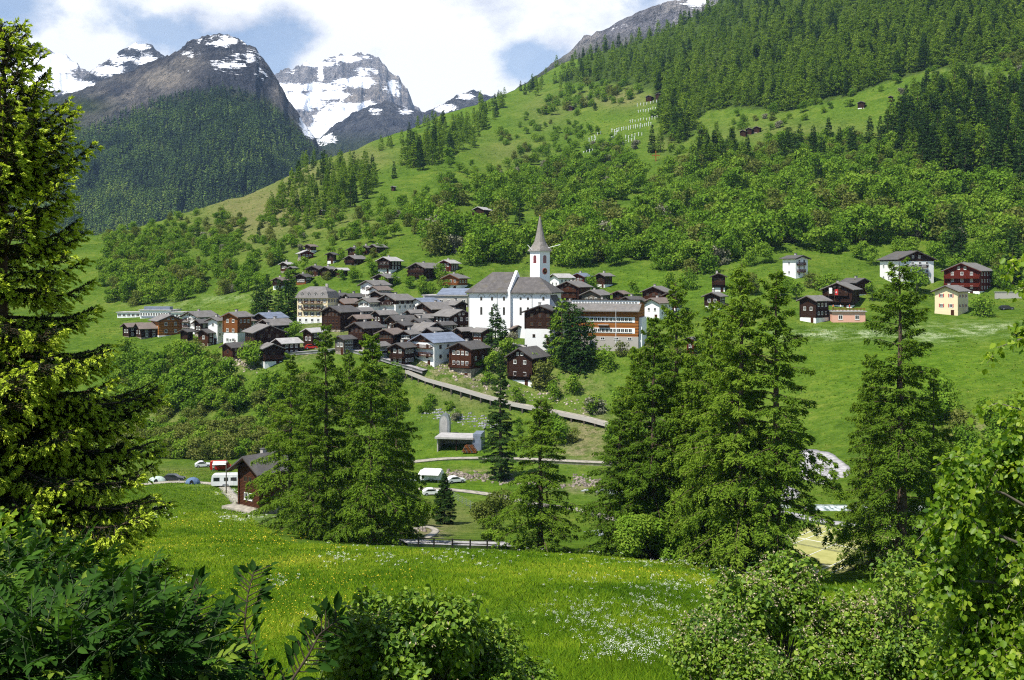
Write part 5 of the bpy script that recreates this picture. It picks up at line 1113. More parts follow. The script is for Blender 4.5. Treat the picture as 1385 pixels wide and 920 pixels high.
    if rows:
        zb_ = zsplit+.15 if he-zsplit > 2.2*rows else .4
        if bf >= .3 and he*bf > 2.0: windows(e, wm if base != 'S' else 'w', -hw*.8, hw*.8, .3, zsplit, 1, max(1, cols-1), -hd-.065, ww*.85, wh*.8)
        windows(e, wm, -hw*.82, hw*.82, zb_, he+.1, rows, cols, yo, ww, wh)
        if hw*tp > 1.6: windows(e, wm, -hw*.36, hw*.36, he+.05, he+hw*tp*.62, 1, 2 if hw > 3.6 else 1, yo, ww*.85, min(wh*.9, hw*tp*.4))
    sr, sc = side
    if sr: 
        for rt in (90 if yaw > 0 else -90,):
            windows(e, wm, -hd*.85, hd*.85, zsplit+.1 if he-zsplit > 2 else .4, he-.1, sr, sc, -hw-.005-(.10 if lower else 0), ww*.9, wh*.95, rt)
    if bf > 0.1:
        b = MB(); dx = hw*.55; b.box(dx-.5, dx+.5, -hd-.12, -hd-.04, 0, 2.0, M['wood_brown']); b.build('door', e)
    for z, fx0, fx1 in balc:
        balcony(e, hw*fx0, hw*fx1, yo, zsplit*.0+he*z, WALL[wall] if wall in 'DBROA' else 'wood_brown')
    if flag:
        fr = empty('flag_dummy', (0, 0, 0)) if False else None
    return e, dict(hw=hw, hd=hd, he=he, apex=apex, s=s, D=D)
H = chalet
# --- hamlet on the upper left
H('small house with a pale gable topping the upper hamlet, left end', 412, 429, 331, 344, 30, 'B', 'W', .5, 'b', win=(1, 2), chim=0)
H('red brown chalet with a pale roof below the topmost hamlet house', 400, 426, 339, 353, -25, 'R', 'S', .3, 'l', win=(1, 3))
H('brown chalet with a light roof at the left edge of the upper hamlet', 379, 397, 355, 369, 25, 'B', 'S', .2, 'l', win=(1, 2))
H('small brown barn leaning against the leftmost upper hamlet chalet', 391, 401, 361, 374, 25, 'B', 'S', .2, 'g', win=(1, 1), chim=0, name='barn', cat='barn')
H('dark chalet with balconies on a white base, lowest left of the hamlet', 369, 390, 376, 391, 20, 'D', 'W', .35, 'b', win=(2, 3), balc=[(.5, -1, 1)])
H('narrow dark granary on a pale base in the middle of the upper hamlet', 442, 456, 342, 358, 15, 'D', 'W', .35, 'd', win=(1, 1), chim=0, name='granary', cat='barn')
H('dark chalet under the hamlet trees, upper row', 470, 490, 335, 347, 25, 'D', 'S', .2, 'd', win=(1, 2))
H('brown chalet with a sunny gable in the hamlet upper row', 488, 503, 333, 345, 25, 'B', 'S', .2, 'd', win=(1, 2))
H('wide dark chalet ending the hamlet upper row to the right', 499, 523, 331, 344, 40, 'D', 'S', .2, 'g', win=(1, 2))
H('dark chalet with a grey roof in the hamlet second row', 466, 496, 346, 360, 35, 'D', 'S', .3, 'g', win=(1, 2), balc=[(.5, -1, 1)])
H('dark gabled chalet left in the hamlet third row', 416, 439, 360, 374, 20, 'D', 'S', .2, 'd', win=(1, 3))
H('dark chalet with tan balcony in the hamlet third row', 434, 455, 361, 377, 25, 'D', 'S', .15, 'g', win=(1, 3), balc=[(.35, -1, 1)])
H('grey roofed shed closing the hamlet third row', 453, 472, 363, 376, 50, 'D', 'S', .2, 'l', win=(1, 2), chim=0)
H('dark gabled chalet with a bright orange lower front, foot of the hamlet', 400, 422, 371, 386, 18, 'D', 'S', .0, 'd', win=(1, 3), lower=('O', .5))
H('big dark chalet with a frost pale roof and white base right of the hamlet', 510, 544, 348, 370, 30, 'D', 'W', .3, 'l', win=(2, 4), balc=[(.45, -1, 1), (.75, -1, 1)])
H('large dark double chalet with many balconies on a stone base', 551, 598, 356, 382, 35, 'D', 'S', .25, 'g', win=(3, 5), side=(2, 3), balc=[(.4, -1, 1), (.7, -1, 1)])
H('red brown chalet with a light roof beside the large double chalet', 593, 622, 352, 369, 30, 'R', 'S', .2, 'l', win=(2, 3))
H('orange brown chalet raised on a white base right above the village', 598, 634, 371, 394, 25, 'O', 'W', .45, 'g', win=(1, 3), side=(1, 3), balc=[(.5, -1, 1)])
# --- upper village rows
H('white house with grey roof and dark gable below the green bank', 486, 528, 380, 410, 35, 'W', 'W', .2, 'g', win=(2, 3), side=(2, 4), wm='s')
H('house with a brownish roof in front of the white one', 498, 530, 388, 412, 40, 'W', 'W', .2, 'b', win=(2, 2))
H('dark gabled house half hidden above the brownish roof', 504, 538, 371, 390, 25, 'D', 'W', .3, 'g', win=(1, 3))
H('low dark roofed house right of the cream hotel, back row', 448, 470, 397, 416, 50, 'D', 'S', .2, 'd', win=(1, 2))
H('low dark roofed house next in the back row', 464, 492, 398, 417, 50, 'D', 'S', .2, 'd', win=(1, 2))
H('orange timber chalet with a broad brown roof right of the hotel', 449, 489, 405, 430, 40, 'O', 'W', .3, 'b', win=(2, 3), side=(1, 3))
H('white gabled house with small windows at the village centre', 483, 517, 404, 432, 35, 'W', 'W', .2, 'g', win=(3, 2), side=(2, 3), wm='s')
H('white house with a dark timber gable and balcony, village centre', 511, 562, 399, 429, 38, 'D', 'W', .45, 'g', win=(2, 3), side=(2, 3), lower=('W', .75), balc=[(.72, -.8, .8)])
H('grey roofed gable peeping over the white timber gabled house', 500, 532, 394, 414, 35, 'D', 'W', .3, 'g', win=(1, 2))
H('house with a blue grey roof and pale gable behind the church left', 553, 597, 404, 424, 40, 'W', 'W', .3, 'u', win=(1, 2))
H('grey roofed house left against the church wall', 560, 620, 410, 436, 48, 'D', 'W', .3, 'g', win=(1, 2), side=(1, 4))
H('small grey roofed house tucked against the church corner', 599, 632, 408, 430, -45, 'D', 'W', .3, 'g', win=(1, 2))
H('big grey roof sloping to the right in the village middle', 503, 537, 421, 445, 52, 'D', 'W', .3, 'g', win=(1, 2), side=(1, 3))
H('grey roofed barn between the white houses and the church', 548, 574, 420, 442, 55, 'D', 'S', .2, 'g', win=(1, 2), name='barn', cat='barn')
H('dark barn with a smooth slate roof in the middle rows', 522, 564, 428, 452, 55, 'D', 'S', .2, 'd', win=(1, 2), side=(1, 3), name='barn', cat='barn')
H('dark barn roof directly left of the wide brown chalet', 558, 590, 426, 448, 55, 'D', 'S', .2, 'g', win=(1, 2), name='barn', cat='barn')
H('wide dark brown chalet below the church with its gable to the right', 584, 641, 420, 452, -38, 'D', 'S', .15, 'g', win=(2, 3), side=(2, 4), balc=[(.5, -1, 1)])
H('brown roofed house in the middle rows beside the dark timber house', 473, 504, 427, 450, 50, 'B', 'S', .2, 'b', win=(1, 2))
H('tall dark timber house with rows of windows right of the hotel', 435, 486, 415, 449, 32, 'D', 'S', .1, 'd', win=(3, 4), side=(2, 3))
H('dark timber house with a blue grey roof in front of the middle rows', 470, 519, 437, 474, 38, 'D', 'S', .15, 'd', win=(3, 3), side=(2, 3), balc=[(.5, -1, 1)])
H('long grey roofed chalet with a brown gable to the right', 537, 607, 438, 466, -45, 'B', 'S', .15, 'g', win=(2, 3), side=(1, 4), balc=[(.5, -1, 1)])
H('low double gabled chalet with a brown roof in the lower rows', 509, 548, 446, 476, 25, 'D', 'S', .15, 'b', win=(2, 4), balc=[(.4, -1, 1)])
H('low dark chalet adjoining the double gabled one', 540, 568, 448, 476, 30, 'D', 'S', .15, 'g', win=(2, 3))
H('small dark barn with a grey roof below the wide brown chalet', 614, 642, 444, 468, 50, 'D', 'S', .15, 'g', win=(1, 2), chim=0, name='barn', cat='barn')
H('small barn with a lighter roof next to the red shed', 637, 668, 445, 470, -40, 'B', 'S', .15, 'g', win=(1, 2), chim=0, name='barn', cat='barn')
H('red brown shed with a low roof at the foot of the church wall', 657, 694, 433, 454, -35, 'R', 'S', .1, 'g', win=(1, 2), chim=0, name='shed', cat='shed')
wh_, q_ = H('white plastered house with a blue metal roof and a timber gable balcony', 554, 627, 453, 497, 42, 'B', 'W', .22, 'u', win=(2, 2), side=(2, 3), lower=('W', .97), balc=[(.45, -.9, .9), (.75, -.9, .9)], wm='w')
H('dark barn on posts left of the blue roofed white house', 527, 563, 465, 500, 30, 'D', 'S', .2, 'd', win=(2, 2), balc=[(.5, -1, 1)], name='barn', cat='barn')
H('brown timber chalet with a long front balcony above the road', 606, 662, 464, 514, 32, 'B', 'S', .35, 'd', win=(2, 4), side=(1, 2), balc=[(.40, -1, 1)])
H('dark chalet with a grey hip roof and white cellar alone by the road', 684, 743, 472, 523, 30, 'D', 'W', .2, 'd', win=(2, 2), side=(1, 1), balc=[(.35, -1, .9)], pitch=30)
H('dark barn wedged between the tall dark house and the white gabled house', 476, 505, 417, 443, 50, 'D', 'S', .2, 'g', win=(1, 2), chim=0, name='barn', cat='barn')
H('small brown chalet squeezed in front of the dark slate barn', 531, 560, 436, 462, 30, 'B', 'S', .2, 'd', win=(2, 2))
H('small barn under the gable of the wide brown chalet', 588, 616, 436, 461, 48, 'D', 'S', .2, 'd', win=(1, 2), chim=0, name='barn', cat='barn')
H('pale walled house half covered by the long grey roof', 555, 582, 432, 458, 40, 'W', 'W', .2, 'd', win=(1, 2))
H('brown hut just above the blue roofed white house', 572, 597, 444, 468, 35, 'B', 'S', .2, 'g', win=(1, 2), chim=0, name='hut', cat='hut')
H('dark hut at the lane end left of the barn on posts', 498, 527, 464, 490, 32, 'D', 'S', .2, 'g', win=(1, 2), chim=0, name='hut', cat='hut')
H('grey timber barn beside the lane at the lower village edge', 452, 480, 455, 480, 35, 'G', 'S', .2, 'd', win=(1, 2), chim=0, name='barn', cat='barn')
H('small slate roofed house between the hotel and the orange chalet', 440, 462, 408, 430, 40, 'W', 'W', .2, 'd', win=(1, 2))
H('dark house right under the church wall at the hidden left corner', 604, 634, 424, 450, 30, 'B', 'S', .2, 'g', win=(1, 2))
H('low shed with a brown roof beside the red brown church shed', 683, 708, 441, 459, -30, 'D', 'S', .2, 'b', win=(1, 1), chim=0, name='shed', cat='shed')
H('dark barn above the apartment house at the left end', 262, 292, 433, 456, 45, 'D', 'S', .2, 'd', win=(1, 2), chim=0, name='barn', cat='barn')
H('small brown barn below the narrow white gable house', 268, 298, 446, 468, 30, 'B', 'S', .2, 'd', win=(1, 1), chim=0, name='barn', cat='barn')
H('brown roofed house right of the school end behind the trees', 895, 925, 396, 424, 35, 'B', 'W', .3, 'd', win=(1, 2))
# --- left end of the village
H('apartment house with alternating timber and white wall strips', 246, 294, 422, 452, 30, 'W', 'W', .1, 'g', win=(3, 3), side=(3, 3), balc=[(.35, -1, 0), (.68, -1, 0)], wm='s')
H('grey roofed house with an orange boarded gable at the far left', 200, 251, 427, 456, -35, 'A', 'W', .1, 'g', win=(2, 2), side=(1, 4), wm='w')
H('long low dark barn at the left end of the village', 180, 228, 438, 458, 55, 'D', 'S', .1, 'b', win=(1, 2), chim=0, name='barn', cat='barn')
H('low dark barn half behind the long left barn', 165, 196, 438, 457, 45, 'D', 'S', .1, 'b', win=(1, 2), chim=0, name='barn', cat='barn')
H('small dark hut in the trees below the orange gable', 244, 262, 446, 462, 20, 'D', 'S', .1, 'd', win=(0, 0), side=(0, 0), chim=0, name='hut', cat='hut')
H('narrow white gable house at the left end of the village', 281, 306, 430, 466, 22, 'W', 'W', .2, 'g', win=(2, 1), side=(2, 2))
H('house with an orange red timber front and white ground floor', 302, 340, 423, 468, 25, 'O', 'W', .35, 'g', win=(3, 2), side=(2, 3), lower=('W', .45))
H('flat white house with a grey roof behind the orange red one', 326, 356, 430, 452, 45, 'W', 'W', .1, 'b', win=(1, 2))
H('house with a shining blue grey metal roof at the left', 342, 388, 424, 450, 35, 'D', 'W', .2, 'u', win=(1, 3), side=(1, 3))
H('wide dark gabled house below the blue metal roof', 347, 398, 433, 468, 38, 'D', 'W', .15, 'g', win=(2, 3), side=(2, 3))
H('big dark chalet with a railing balcony and grey roof, left front row', 326, 389, 441, 482, -30, 'D', 'W', .3, 'g', win=(2, 3), side=(2, 4), balc=[(.5, -1, 1)])
H('small dark cabin standing on short posts at the lower left', 300, 336, 465, 489, 38, 'B', 'S', .25, 'd', win=(1, 1), chim=0, name='cabin', cat='cabin')
H('dark barn with one tan panel on a white base at the lower left', 347, 385, 466, 497, -28, 'D', 'W', .3, 'g', win=(1, 1), chim=0, balc=[(.45, -1, 1)], name='barn', cat='barn')
H('dark barn with a white topped roof beside the car parking', 368, 408, 459, 483, 45, 'D', 'S', .1, 'l', win=(1, 2), chim=0, name='barn', cat='barn')
H('dark open barn with a bright white roof behind the red car', 409, 441, 445, 471, 40, 'D', 'S', .1, 'l', win=(1, 2), chim=0, name='barn', cat='barn')
# --- right of the church
H('white house with dark timber balconies in its gable behind the church', 751, 801, 381, 412, 30, 'B', 'W', .2, 'g', win=(3, 3), side=(2, 2), balc=[(.4, -.9, .9), (.72, -.9, .9)])
H('house with a grey roof and a tan gable right behind the church', 785, 828, 393, 414, 32, 'G', 'W', .2, 'g', win=(1, 3))
H('red brown chalet with a blue grey roof under the wooded slope', 772, 801, 370, 386, 32, 'R', 'W', .2, 'u', win=(1, 3))
H('house with two chimneys on a grey roof under the wooded slope', 805, 830, 370, 390, 45, 'D', 'W', .3, 'g', win=(1, 2))
H('tiny brown barn with a pale roof edge behind the school', 827, 852, 394, 410, 30, 'D', 'S', .2, 'b', win=(1, 1), chim=0, name='barn', cat='barn')
H('grey roofed house directly behind the school roof', 837, 874, 402, 425, 45, 'D', 'W', .2, 'd', win=(1, 2))
H('orange gabled house peeping over the school roof', 801, 832, 406, 428, 20, 'O', 'W', .2, 'g', win=(1, 2))
H('low dark roofed house left of the school beside the dark tower house', 754, 792, 408, 432, 35, 'D', 'W', .2, 'g', win=(1, 2))
H('brown chalet with a grey roof right of the school', 866, 912, 388, 418, 25, 'B', 'W', .2, 'g', win=(2, 3))
H('white house with a pinkish roof in front of the brown chalet', 869, 912, 404, 434, 45, 'W', 'W', .2, 'b', win=(1, 2))
H('pale slated long house right behind the bell tower', 742, 776, 371, 398, 55, 'W', 'W', .2, 'l', win=(1, 2), chim=0)
H('dark timber house on a tall white base with neat window rows', 707, 763, 414, 465, 14, 'D', 'W', .46, 'd', dep=1.1, pitch=20, win=(2, 3), side=(2, 2), D=303)
H('dark chalet on a white base behind the right clump of larches', 960, 984, 370, 396, 12, 'D', 'W', .3, 'd', win=(2, 3), balc=[(.5, -1, 1)])
H('grey roofed house hidden behind the larches', 950, 984, 396, 420, 30, 'D', 'W', .3, 'g', win=(1, 2))
H('white house with brown balconies on the green slope', 1058, 1093, 346, 378, -28, 'W', 'W', .1, 'd', win=(3, 2), side=(2, 1), pitch=18, balc=[(.35, -.8, .4), (.68, -.8, .4)])
H('tiny red shed on the meadow between the larches', 927, 945, 457, 482, 35, 'R', 'S', .15, 'g', win=(1, 1), chim=0, name='shed', cat='shed')
H('dark barn with a pale base at the edge of the upper meadow', 1080, 1123, 401, 438, 52, 'D', 'W', .25, 'g', win=(1, 2), chim=0, name='barn', cat='barn')
H('dark chalet with flags on its balcony above the garden terrace', 1108, 1168, 383, 418, 32, 'D', 'W', .18, 'g', win=(2, 4), side=(2, 3), balc=[(.35, -1, 1), (.68, -.8, .8)])
H('brown gabled house behind the flagged chalet', 1138, 1176, 377, 402, -25, 'B', 'W', .2, 'd', win=(1, 2))
H('tall white house with a dark timber gable behind the solitary larch', 1194, 1258, 340, 388, -10, 'D', 'W', .1, 'd', dep=.9, pitch=22, win=(3, 4), lower=('W', .93), balc=[(.4, -.6, .6), (.7, -.6, .6)])
H('big red timber chalet with a pale grey roof at the far right', 1273, 1347, 356, 399, 42, 'R', 'W', .15, 'g', win=(3, 3), side=(3, 4), balc=[(.35, -1, 1), (.68, -1, 1)])
H('cream house with red shutters below the big red chalet', 1261, 1313, 387, 428, 45, 'C', 'C', .2, 'g', win=(2, 2), side=(2, 3), wm='r')
# --- huts on the mountainside
for i, (x0, x1, yt, yb, lb) in enumerate([(638, 666, 280, 300, 'dark hut on a white base alone in the bushes above the village'), (873, 885, 129, 139, 'dark hut at the edge of the upper forest above the white posts'), (886, 897, 126, 136, 'smaller dark hut beside the one at the upper forest edge'), (767, 778, 143, 150, 'grey hut on the high grass left of the white posts'), (1000, 1012, 176, 186, 'lowest dark hut of the trio on the light meadow strip'), (1008, 1020, 173, 183, 'middle dark hut of the trio on the light meadow strip'), (1018, 1031, 171, 180, 'upper dark hut of the trio on the light meadow strip'), (944, 958, 174, 183, 'single dark hut left of the trio on the meadow strip'), (1159, 1172, 137, 149, 'dark hut with a pale front on the meadow strip far right'), (1201, 1209, 130, 139, 'tiny dark hut highest on the meadow strip far right'), (719, 732, 254, 263, 'small dark hut half buried in the bushes above the spire'), (529, 536, 252, 259, 'tiny hut on the grass of the left spur'), (431, 440, 284, 291, 'tiny hut at the foot of the small conifers on the left spur'), (788, 794, 226, 233, 'dark hut in the bushes below the terraces')]):
    H(lb, x0, x1, yt, yb, 30, 'D', 'W' if i in (0, 8) else 'S', .3 if i in (0, 8) else .15, 'g' if i != 0 else 'l', win=(0, 0) if i else (1, 2), side=(0, 0), chim=0, name='hut', cat='hut', ov=.6)
# --- the timber chalet by the camping meadow (nearer: more detail)
ch, q_ = H('dark timber chalet with pale framed windows on the meadow by the larches', 317, 395, 620, 689, 40, 'B', 'S', .03, 'd', dep=1.0, pitch=32, win=(0, 0), side=(1, 3), wm='b', D=166, balc=[], chim=1, ov=1.3, ww=.9, wh=1.0)
b = MB(); hw, hd = q_['hw'], q_['hd']; yo = -hd-.005
for x in (-.85, .35): link('window', WM['w'], ch, loc=(x, yo, 1.75), scale=(.95, 1, 1.15)); link('window', WM['b'], ch, loc=(x-.1, yo, 4.5), scale=(.85, 1, 1.0))
for i in range(5): b.box(-hw-1.4, -hw-.2, -hd+.4+i*.3, -hd+.7+i*.3, -.5, .2*(i+1), M['wood_grey'])
b.build('steps', ch)
b = MB(); b.box(-hw-2.0, -hw-.1, -hd+2, hd-1, 1.9, 2.05, M['wood_dark'])
for i in range(9): b.box(-hw-2.0, -hw-1.9, -hd+2+i*.7, -hd+2.15+i*.7, 1.0 if i % 2 else -.5, 3.0, M['wood_dark'])
b.box(-hw-2.02, -hw-1.9, -hd+2, hd-1, 2.9, 3.02, M['wood_dark']); b.build('gallery', ch)
b = MB(); b.box(-hw-1.5, hw+.8, -hd-2.3, -hd-.06, -1.2, .06, M['gravel']); b.build('terrace', ch)

# ---------------------------------------------------------------- church
def church():
    D = 322; s = D/F
    def xz(px, py): return ((px-CX)*s, -(py-HY)*s)
    x0, zb = xz(632, 447); x1, ze = xz(689, 393); x2, _ = xz(743, 393); zr = xz(0, 368)[1]; zr2 = xz(0, 375)[1]
    e = empty('church', ((690-CX)*s, D, zb), R(-17), 'big white church with grey slate roofs and a pointed bell tower', 'church')
    X = lambda px: (px-690)*s*1.03
    nd = 15.5; h = ze-zb; hr = zr-zb; a, c, f = X(632), X(689), X(743)
    b = MB(); W_ = M['church_white']; b.box(a, c, 0, nd, -5, h, W_); b.build('nave_wall', e)
    # nave roof: hip on the left, gable wall on the right
    o = .9; dz = (hr-h)/(nd/2)*o; rg = (a+5.5, c-.2)
    b = MB(); y0, y1, ym = -o, nd+o, nd/2; z0 = h-dz+.1
    v = [(a-o, y0, z0), (c-.55, y0, z0), (c-.55, y1, z0), (a-o, y1, z0), (rg[0], ym, hr), (c-.55, ym, hr)]
    v += [(x, y, z-.3) for x, y, z in v[:4]]
    b.add(v, [(0, 1, 5, 4), (2, 3, 4, 5), (3, 0, 4), (0, 6, 7, 1), (3, 9, 6, 0), (2, 8, 9, 3), (1, 7, 8, 2), (1, 2, 5), (6, 9, 8, 7)], M['church_slate']); b.build('nave_roof', e)
    # white parapet gable between nave and choir
    b = MB(); b.prism([(-.35, -5), (nd+.4, -5), (nd+.4, h+.1), (nd/2, hr+.45), (-.35, h+.1)], 'x', c-.5, c+.35, W_); b.build('gable_wall', e)
    # choir, a little lower and narrower
    cd = .7; h2 = h-.1; hr2 = zr2-zb
    b = MB(); b.box(c+.35, f, cd, nd-cd, -5, h2, W_); b.build('choir_wall', e)
    b = MB(); ym = nd/2; v = [(c+.36, cd-o, h2-.5), (f+o, cd-o, h2-.5), (f+o, nd-cd+o, h2-.5), (c+.36, nd-cd+o, h2-.5), (c+.36, ym, hr2), (f-5.2, ym, hr2)]; v += [(x, y, z-.3) for x, y, z in v[:4]]
    b.add(v, [(0, 1, 5, 4), (2, 3, 4, 5), (1, 2, 5), (3, 0, 4), (0, 6, 7, 1), (1, 7, 8, 2), (2, 8, 9, 3), (3, 9, 6, 0), (6, 9, 8, 7)], M['church_slate']); b.build('choir_roof', e)
    # lean-to sacristy on the right, steep mono-pitch
    b = MB(); b.prism([(f, -5), (f+3.6, -5), (f+3.6, h*.36), (f, h*.86)], 'y', 2.0, 9, W_); b.build('sacristy', e)
    b = MB(); b.prism([(f+.02, h*.86), (f+4.1, h*.30), (f+4.1, h*.30+.35), (f+.02, h*.86+.35)], 'y', 1.6, 9.4, M['slate_dark']); b.build('sacristy_roof', e)
    # tall windows below, small round-headed ones above, each with a shallow blind arch
    def win(px, py0, py1, wpx, y, nm='window'):
        xx = X(px); za = -(py0-HY)*s-zb; zb_ = -(py1-HY)*s-zb; ww = wpx*s/2; b = MB(); n = 7
        pts = [(-ww, zb_-za), (ww, zb_-za)]+[(ww*math.cos(PI*i/(n-1)), ww*math.sin(PI*i/(n-1))) for i in range(n)]
        b.prism(pts, 'y', -.04, .0, M['glass']); pf = [(x*1.28, z*1.0-(.12 if z < -.1 else 0)+(.1 if z > 0 else 0)) for x, z in pts]
        b.prism(pf, 'y', -.018, .0, M['concrete']); b.build(nm, e, loc=(xx, y, za))
    for px in (650, 665, 681.5): win(px, 403, 406.5, 2.6, 0); win(px, 417, 426, 2.6, 0)
    for px in (703.5, 713.5): win(px, 403.5, 405.5, 2.4, cd)
    win(703.5, 417, 426, 2.6, cd); win(713.5, 417, 426, 2.6, cd); win(734.5, 403, 406, 2.6, cd)
    b = MB()
    for px, y in ((650, 0), (665, 0), (681.5, 0), (703.5, cd), (713.5, cd), (734.5, cd)):
        xx = X(px); za = -(402-HY)*s-zb
        for i in range(9):
            a0, a1 = PI*i/9, PI*(i+1)/9; p = [(xx+math.cos(q)*r_, za+math.sin(q)*r_*.9) for q, r_ in ((a0, .95), (a1, .95), (a1, 1.15), (a0, 1.15))]; b.prism(p, 'y', y-.06, y, M['concrete'])
    b.build('blind_arch', e)
    b = MB()
    for px in (632.6, 672, 688): b.box(X(px)-.09, X(px)+.09, -.12, 0, 0, h-.6, M['concrete'])
    b.box(X(719)-.09, X(719)+.09, cd-.12, cd, 0, h2-.6, M['concrete']); b.build('downpipe', e)
    # bell tower, seen corner-on
    ty = 15.0; k = (D+ty)/D; wx = (730.3-CX)*s*k-(690-CX)*s; tw = 4.55; c17, s17 = math.cos(R(17)), math.sin(R(17)); tx, ty = wx*c17-ty*s17, wx*s17+ty*c17;  ztop = (HY-339.5)*s*k-zb; ztip = (HY-292)*s*k-zb
    t_ = empty('tower', (tx, ty, 0), R(59)); t_.parent = e; hwid = tw/2
    b = MB(); b.box(-hwid, hwid, -hwid, hwid, -5, ztop, W_); b.box(-hwid-.15, hwid+.15, -hwid-.15, hwid+.15, ztop-.45, ztop-.02, W_); b.build('tower_wall', t_)
    b = MB(); n = 12; prof = [(1.30, -.1), (1.24, .35), (1.02, 1.4), (.80, 2.9), (.60, 4.9), (.40, 7.2), (.16, 10.2), (.03, ztip-ztop)]; vs, fs = [], []
    for (r_, z) in prof:
        for q in range(n):
            a_ = 2*PI*(q+.5)/n; ca, sa = math.cos(a_), math.sin(a_); sq = 1/max(abs(ca), abs(sa)); m_ = np.interp(z, [0, 3.2], [.92, 0]); rr = r_*hwid*(1*(1-m_)+sq*m_); vs.append((ca*rr, sa*rr, ztop+z))
    for i in range(len(prof)-1):
        for q in range(n): fs.append((i*n+q, i*n+(q+1) % n, (i+1)*n+(q+1) % n, (i+1)*n+q))
    fs += [tuple(range(n))[::-1], tuple(range((len(prof)-1)*n, len(prof)*n))]; b.add(vs, fs, M['spire_slate']); sp = b.build('spire', t_)
    b = MB(); zt = ztip; b.rod((0, 0, zt-.4), (0, 0, zt+1.2), .06, M['iron']); b.box(-.35, .35, -.04, .04, zt+.65, zt+.75, M['iron']); b.tube([(0, 0, zt-.1), (0, 0, zt+.02), (0, 0, zt+.2), (0, 0, zt+.3)], [.05, .2, .2, .04], M['gold'], 8); b.build('finial', sp)
    for nm_, (xa, za), (xb, zb2) in (('pole', (713.5, 331.5), (719.5, 338.5)), ('banner_pole', (741, 335.5), (757.5, 331.2))):
        q0, q1 = [Vector(((a_-730.3)*s*k, -1.2, (HY-c_)*s*k-zb)) for a_, c_ in ((xa, za), (xb, zb2))]; b = MB(); b.rod(q0, q1, .12, M['cloth_white'], 6); b.build(nm_, t_, rz=-R(59-17))
    for rot in (0, 90, 180, 270):
        b = MB(); z = ztop-3.9
        for sx in (-.0,):
            pts = [(-.52, 0), (.52, 0), (.52, 1.9)]+[(.52*math.cos(PI*i/6), 1.9+.52*math.sin(PI*i/6)) for i in range(1, 6)]+[(-.52, 1.9)]
            b.prism(pts, 'y', -.03, 0, M['glass']); 
            pf = [(x*1.36, -.12+zz*1.08) for x, zz in pts]; b.prism(pf, 'y', -.015, 0, M['curtain_red'])
            for i in range(6): b.box(-.5, .5, -.10, -.03, .15+i*.34, .27+i*.34, M['curtain_red'])
        ow = MB(); b.build('louvre_window', t_, loc=(math.sin(R(rot))*(hwid+.005), -math.cos(R(rot))*(hwid+.005), z), rz=R(rot))
    for rot in (0, 90):
        ck = empty('clock', (math.sin(R(rot))*(hwid+.01), -math.cos(R(rot))*(hwid+.01), (HY-367)*s*k-zb), R(rot)); ck.parent = t_
        b = MB(); b.prism([(1.05*math.cos(2*PI*i/24), 1.05*math.sin(2*PI*i/24)) for i in range(24)], 'y', -.06, 0, M['curtain_red']); b.prism([(.78*math.cos(2*PI*i/24), .78*math.sin(2*PI*i/24)) for i in range(24)], 'y', -.085, -.06, M['wood_brown'])
        for i in range(12):
            a_ = PI*i/6; c1 = Vector((math.sin(a_)*.9, -.075, math.cos(a_)*.9)); b.box(c1.x-.07, c1.x+.07, -.085, -.06, c1.z-.07, c1.z+.07, M['gold'])
        b.build('clock_face', ck); b = MB(); b.prism([(-.05, -.1), (.05, -.1), (.03, .72), (-.03, .72)], 'y', -.115, -.09, M['gold']); b.prism([(-.1, -.06), (-.06, .05), (.5, .22), (.5, .16)], 'y', -.14, -.118, M['gold']); b.build('clock_hand', ck)
    for dx in (-.22, .22):
        b = MB(); b.prism([(-.12, 0), (.12, 0), (.12, .7), (0, .85), (-.12, .7)], 'y', -.03, 0, M['wood_brown']); b.build('slit_window', t_, loc=(dx, -hwid-.003, (HY-382)*s*k-zb))
church()

